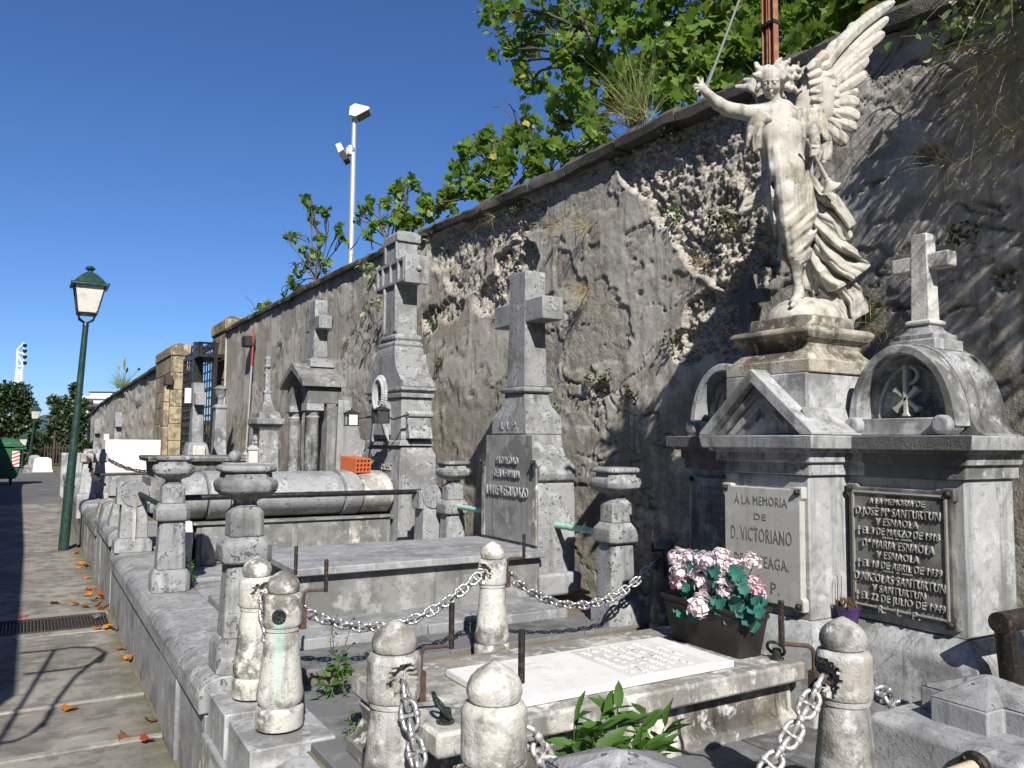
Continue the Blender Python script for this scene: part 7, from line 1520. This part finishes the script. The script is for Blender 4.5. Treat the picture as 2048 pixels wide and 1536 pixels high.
def slabv(p, q, z0, z1, d0, d1, name, mat, parent):
    P4 = [p+fwv*d0, q+fwv*d0, q+fwv*d1, p+fwv*d1]; MB().loft([[(v.x, v.y, z) for v in P4] for z in (z0, z1)]).build(name, mat, parent, 0, 0)
A_, B_ = Vector((a.x, a.y, 0)), Vector((b.x, b.y, 0)); zt = a.z; slabv(A_, B_, -5, zt, 0, 14, 'wall', M['building_white'], fb_); slabv(A_-rx*.5, B_+rx*.5, zt, zt+.5, -.6, 14, 'roof_slab', M['building_white'], fb_)
for k in range(4): q = A_.lerp(B_, .2+.22*k); slabv(q-rx*.8, q+rx*.8, zt+.5, zt+1.5, 2, 4, 'vent', M['building_white'], fb_); slabv(q-rx*1., q+rx*1., zt+1.5, zt+1.8, 1.8, 4.2, 'vent_cap', M['iron'], fb_)
for r in range(6):
    for k in range(5): q = A_.lerp(B_, .1+.2*k); z = zt-2.4-r*2.8; slabv(q-rx*.75, q+rx*.75, z, z+1.3, -.08, .05, 'window', M['window'], fb_)
fm = thing('stadium_mast', at(36, 800, D=260), 'white lattice stadium floodlight mast above the dark evergreen', 'mast'); D = 260; P_ = lambda x, y: at(x, y, D=D)
m = MB()
for L_ in ([(30, 772), (34, 735), (35, 700), (48, 686)], [(43, 772), (45, 735), (48, 730), (48, 686)], [(34, 733), (47, 731)], [(35, 705), (48, 707)], [(37, 712), (46, 728)]): m.tube([P_(*p) for p in L_], .34, 6)
m.build('frame', M['white_paint'], fm)
for k in range(8):
    y0, y1 = 738+k*4.4, 742+k*4.4; MB().tube([P_(33-.5*k*.7, y0), P_(45-.2*k, y1)], .16, 4).build('lattice_bar', M['white_paint'], fm); MB().tube([P_(45-.2*k, y0), P_(33-.5*k*.7, y1)], .16, 4).build('lattice_bar', M['white_paint'], fm)
for y in (690, 701, 713, 725): wedge('floodlight', [P_(48, y-3), P_(53, y-1), P_(50, y+4), P_(48, y+4)], M['iron'], fm, .6, 0)
hl = MB(); D = 2600; pts = [(-400, 872), (0, 868), (60, 862), (80, 832), (92, 829), (120, 836), (180, 850), (300, 862), (600, 872)]
hl.loft([[tuple(at(x, y, D=D)) for x, y in pts]+[tuple(at(x, 900, D=D)) for x, y in pts[::-1]], [tuple(at(x, y+4, D=D+600)) for x, y in pts]+[tuple(at(x, 900, D=D+600)) for x, y in pts[::-1]]]); structure(hl.build('hills', M['hill'], smooth=0))
fn = thing('iron_grave_fence', at(100, 935, D=34), 'rusty iron railing round a far grave beside the dark trees', 'fence')
for k in range(9):
    p = at(88+k*6, 930, D=34); MB().tube([(p.x, p.y, .3), (p.x, p.y, 1.35 if k != 3 else 1.9)], .025 if k != 3 else .05, 5).build('bar', M['rust'], fn)
p, q = at(88, 930, D=34), at(136, 930, D=34); MB().tube([(p.x, p.y, 1.2), (q.x, q.y, 1.2)], .02, 5).build('rail', M['rust'], fn)
for k, (px, py, D, w, h, lb) in enumerate(((68, 945, 31, .22, .7, 'worn grey headstone at the road side left of the fence'), (85, 935, 31, .32, .62, 'bright white headstone at the road side'), (55, 955, 30, .15, .35, 'small pale stone at the road side near the bin'), (76, 945, 31.5, .12, .6, 'narrow pale post among the road-side headstones'))):
    p = at(px, py, D=D); t = thing('headstone', (p.x, p.y, .3), lb, 'headstone', 'road-side headstones'); MB().stack(p.x, p.y, [(.25, w*1.1, w*.9), (.25+h*.2, w*1.1, w*.9), (.25+h*.22, w, w*.7), (.25+h*.9, w*.9, w*.6), (.25+h, w*.5, w*.4)]).build('stone', M['white_clean'] if k == 1 else M['grey_smooth'], t, .03)
bed = structure(MB().box(at(85, 940, D=33).x, at(150, 940, D=33).x, at(110, 940, D=33).y, at(110, 940, D=33).y+6, .2, .42).build('planted_bed', M['terrain'], bevel=.03))
# ---------------------------------------------------------------- niche block on the left of the path: its shade lies on the concrete
gb = thing('added_gallery', (-9, 14, 0), 'tall dark stone gallery added out of view, well left of the path, to darken the shaded sides', 'building')  # added unseen block: cuts sky light from the left so shaded sides go darker
MB().box(-14, -6.6, -6, 44, -.2, 9.0).build('wall', M['grey_dirty'], gb, .02); MB().box(-14.3, -6.3, -6.3, 44.3, 9.0, 9.4).build('cornice', M['grey_dirty'], gb, .02)
for r in range(3):
    for k in range(12): MB().box(-6.62, -6.5, -5+k*4, -2.6+k*4, .4+r*2.9, 2.6+r*2.9).build('bay_panel', M['grey_smooth'], gb, .01)
nb = thing('niche_block', (-2.4, 14, 0), 'plain grey burial niche block left of the path, out of view', 'niche block'); X0, Z1 = -1.45, 3.3
MB().box(-4.2, X0, 2.05, 24, -.2, Z1-.12).build('wall', M['grey_smooth'], nb, .01); MB().box(-4.3, X0+.0, 2.03, 24.1, Z1-.118, Z1).build('cornice', M['grey_smooth'], nb, .02)
for r in range(4):
    for k in range(8): MB().box(X0-.001, X0+.012, 2.3+k*.95, 3.1+k*.95, .25+r*.72, .85+r*.72).build('niche_slab', M['plaque_light'], nb, .006)
br = thing('iron_bracket', (X0, 4.2, 2.4), 'curled wrought iron bracket on the niche block, out of view', 'bracket'); sh = lambda x, y, z: (x-.44*z, y-1.2*z, z)
def shp(px, py, z): g = at(px, py, Z=.01); return sh(g.x, g.y, z)
zz = 2.55
for nm, L_ in (('main_bar', [(-30, 1530), (0, 1475), (52, 1390), (108, 1298)]), ('second_bar', [(85, 1450), (115, 1395), (150, 1350), (208, 1304)]), ('upper_curl', [(40, 1303), (105, 1297), (150, 1291), (190, 1292), (211, 1303), (200, 1322)]), ('lower_bar', [(48, 1345), (110, 1338), (160, 1332), (200, 1318)]), ('lower_curl', [(-10, 1484), (30, 1478), (65, 1462), (92, 1436), (100, 1418)])):
    MB().tube([shp(x, y, zz) for x, y in L_], .016, 6).build(nm, M['iron'], br)
MB().tube([shp(-30, 1530, zz), (X0, shp(-30, 1530, zz)[1], zz)], .016, 6).build('wall_stay', M['iron'], br)
flush_texts()
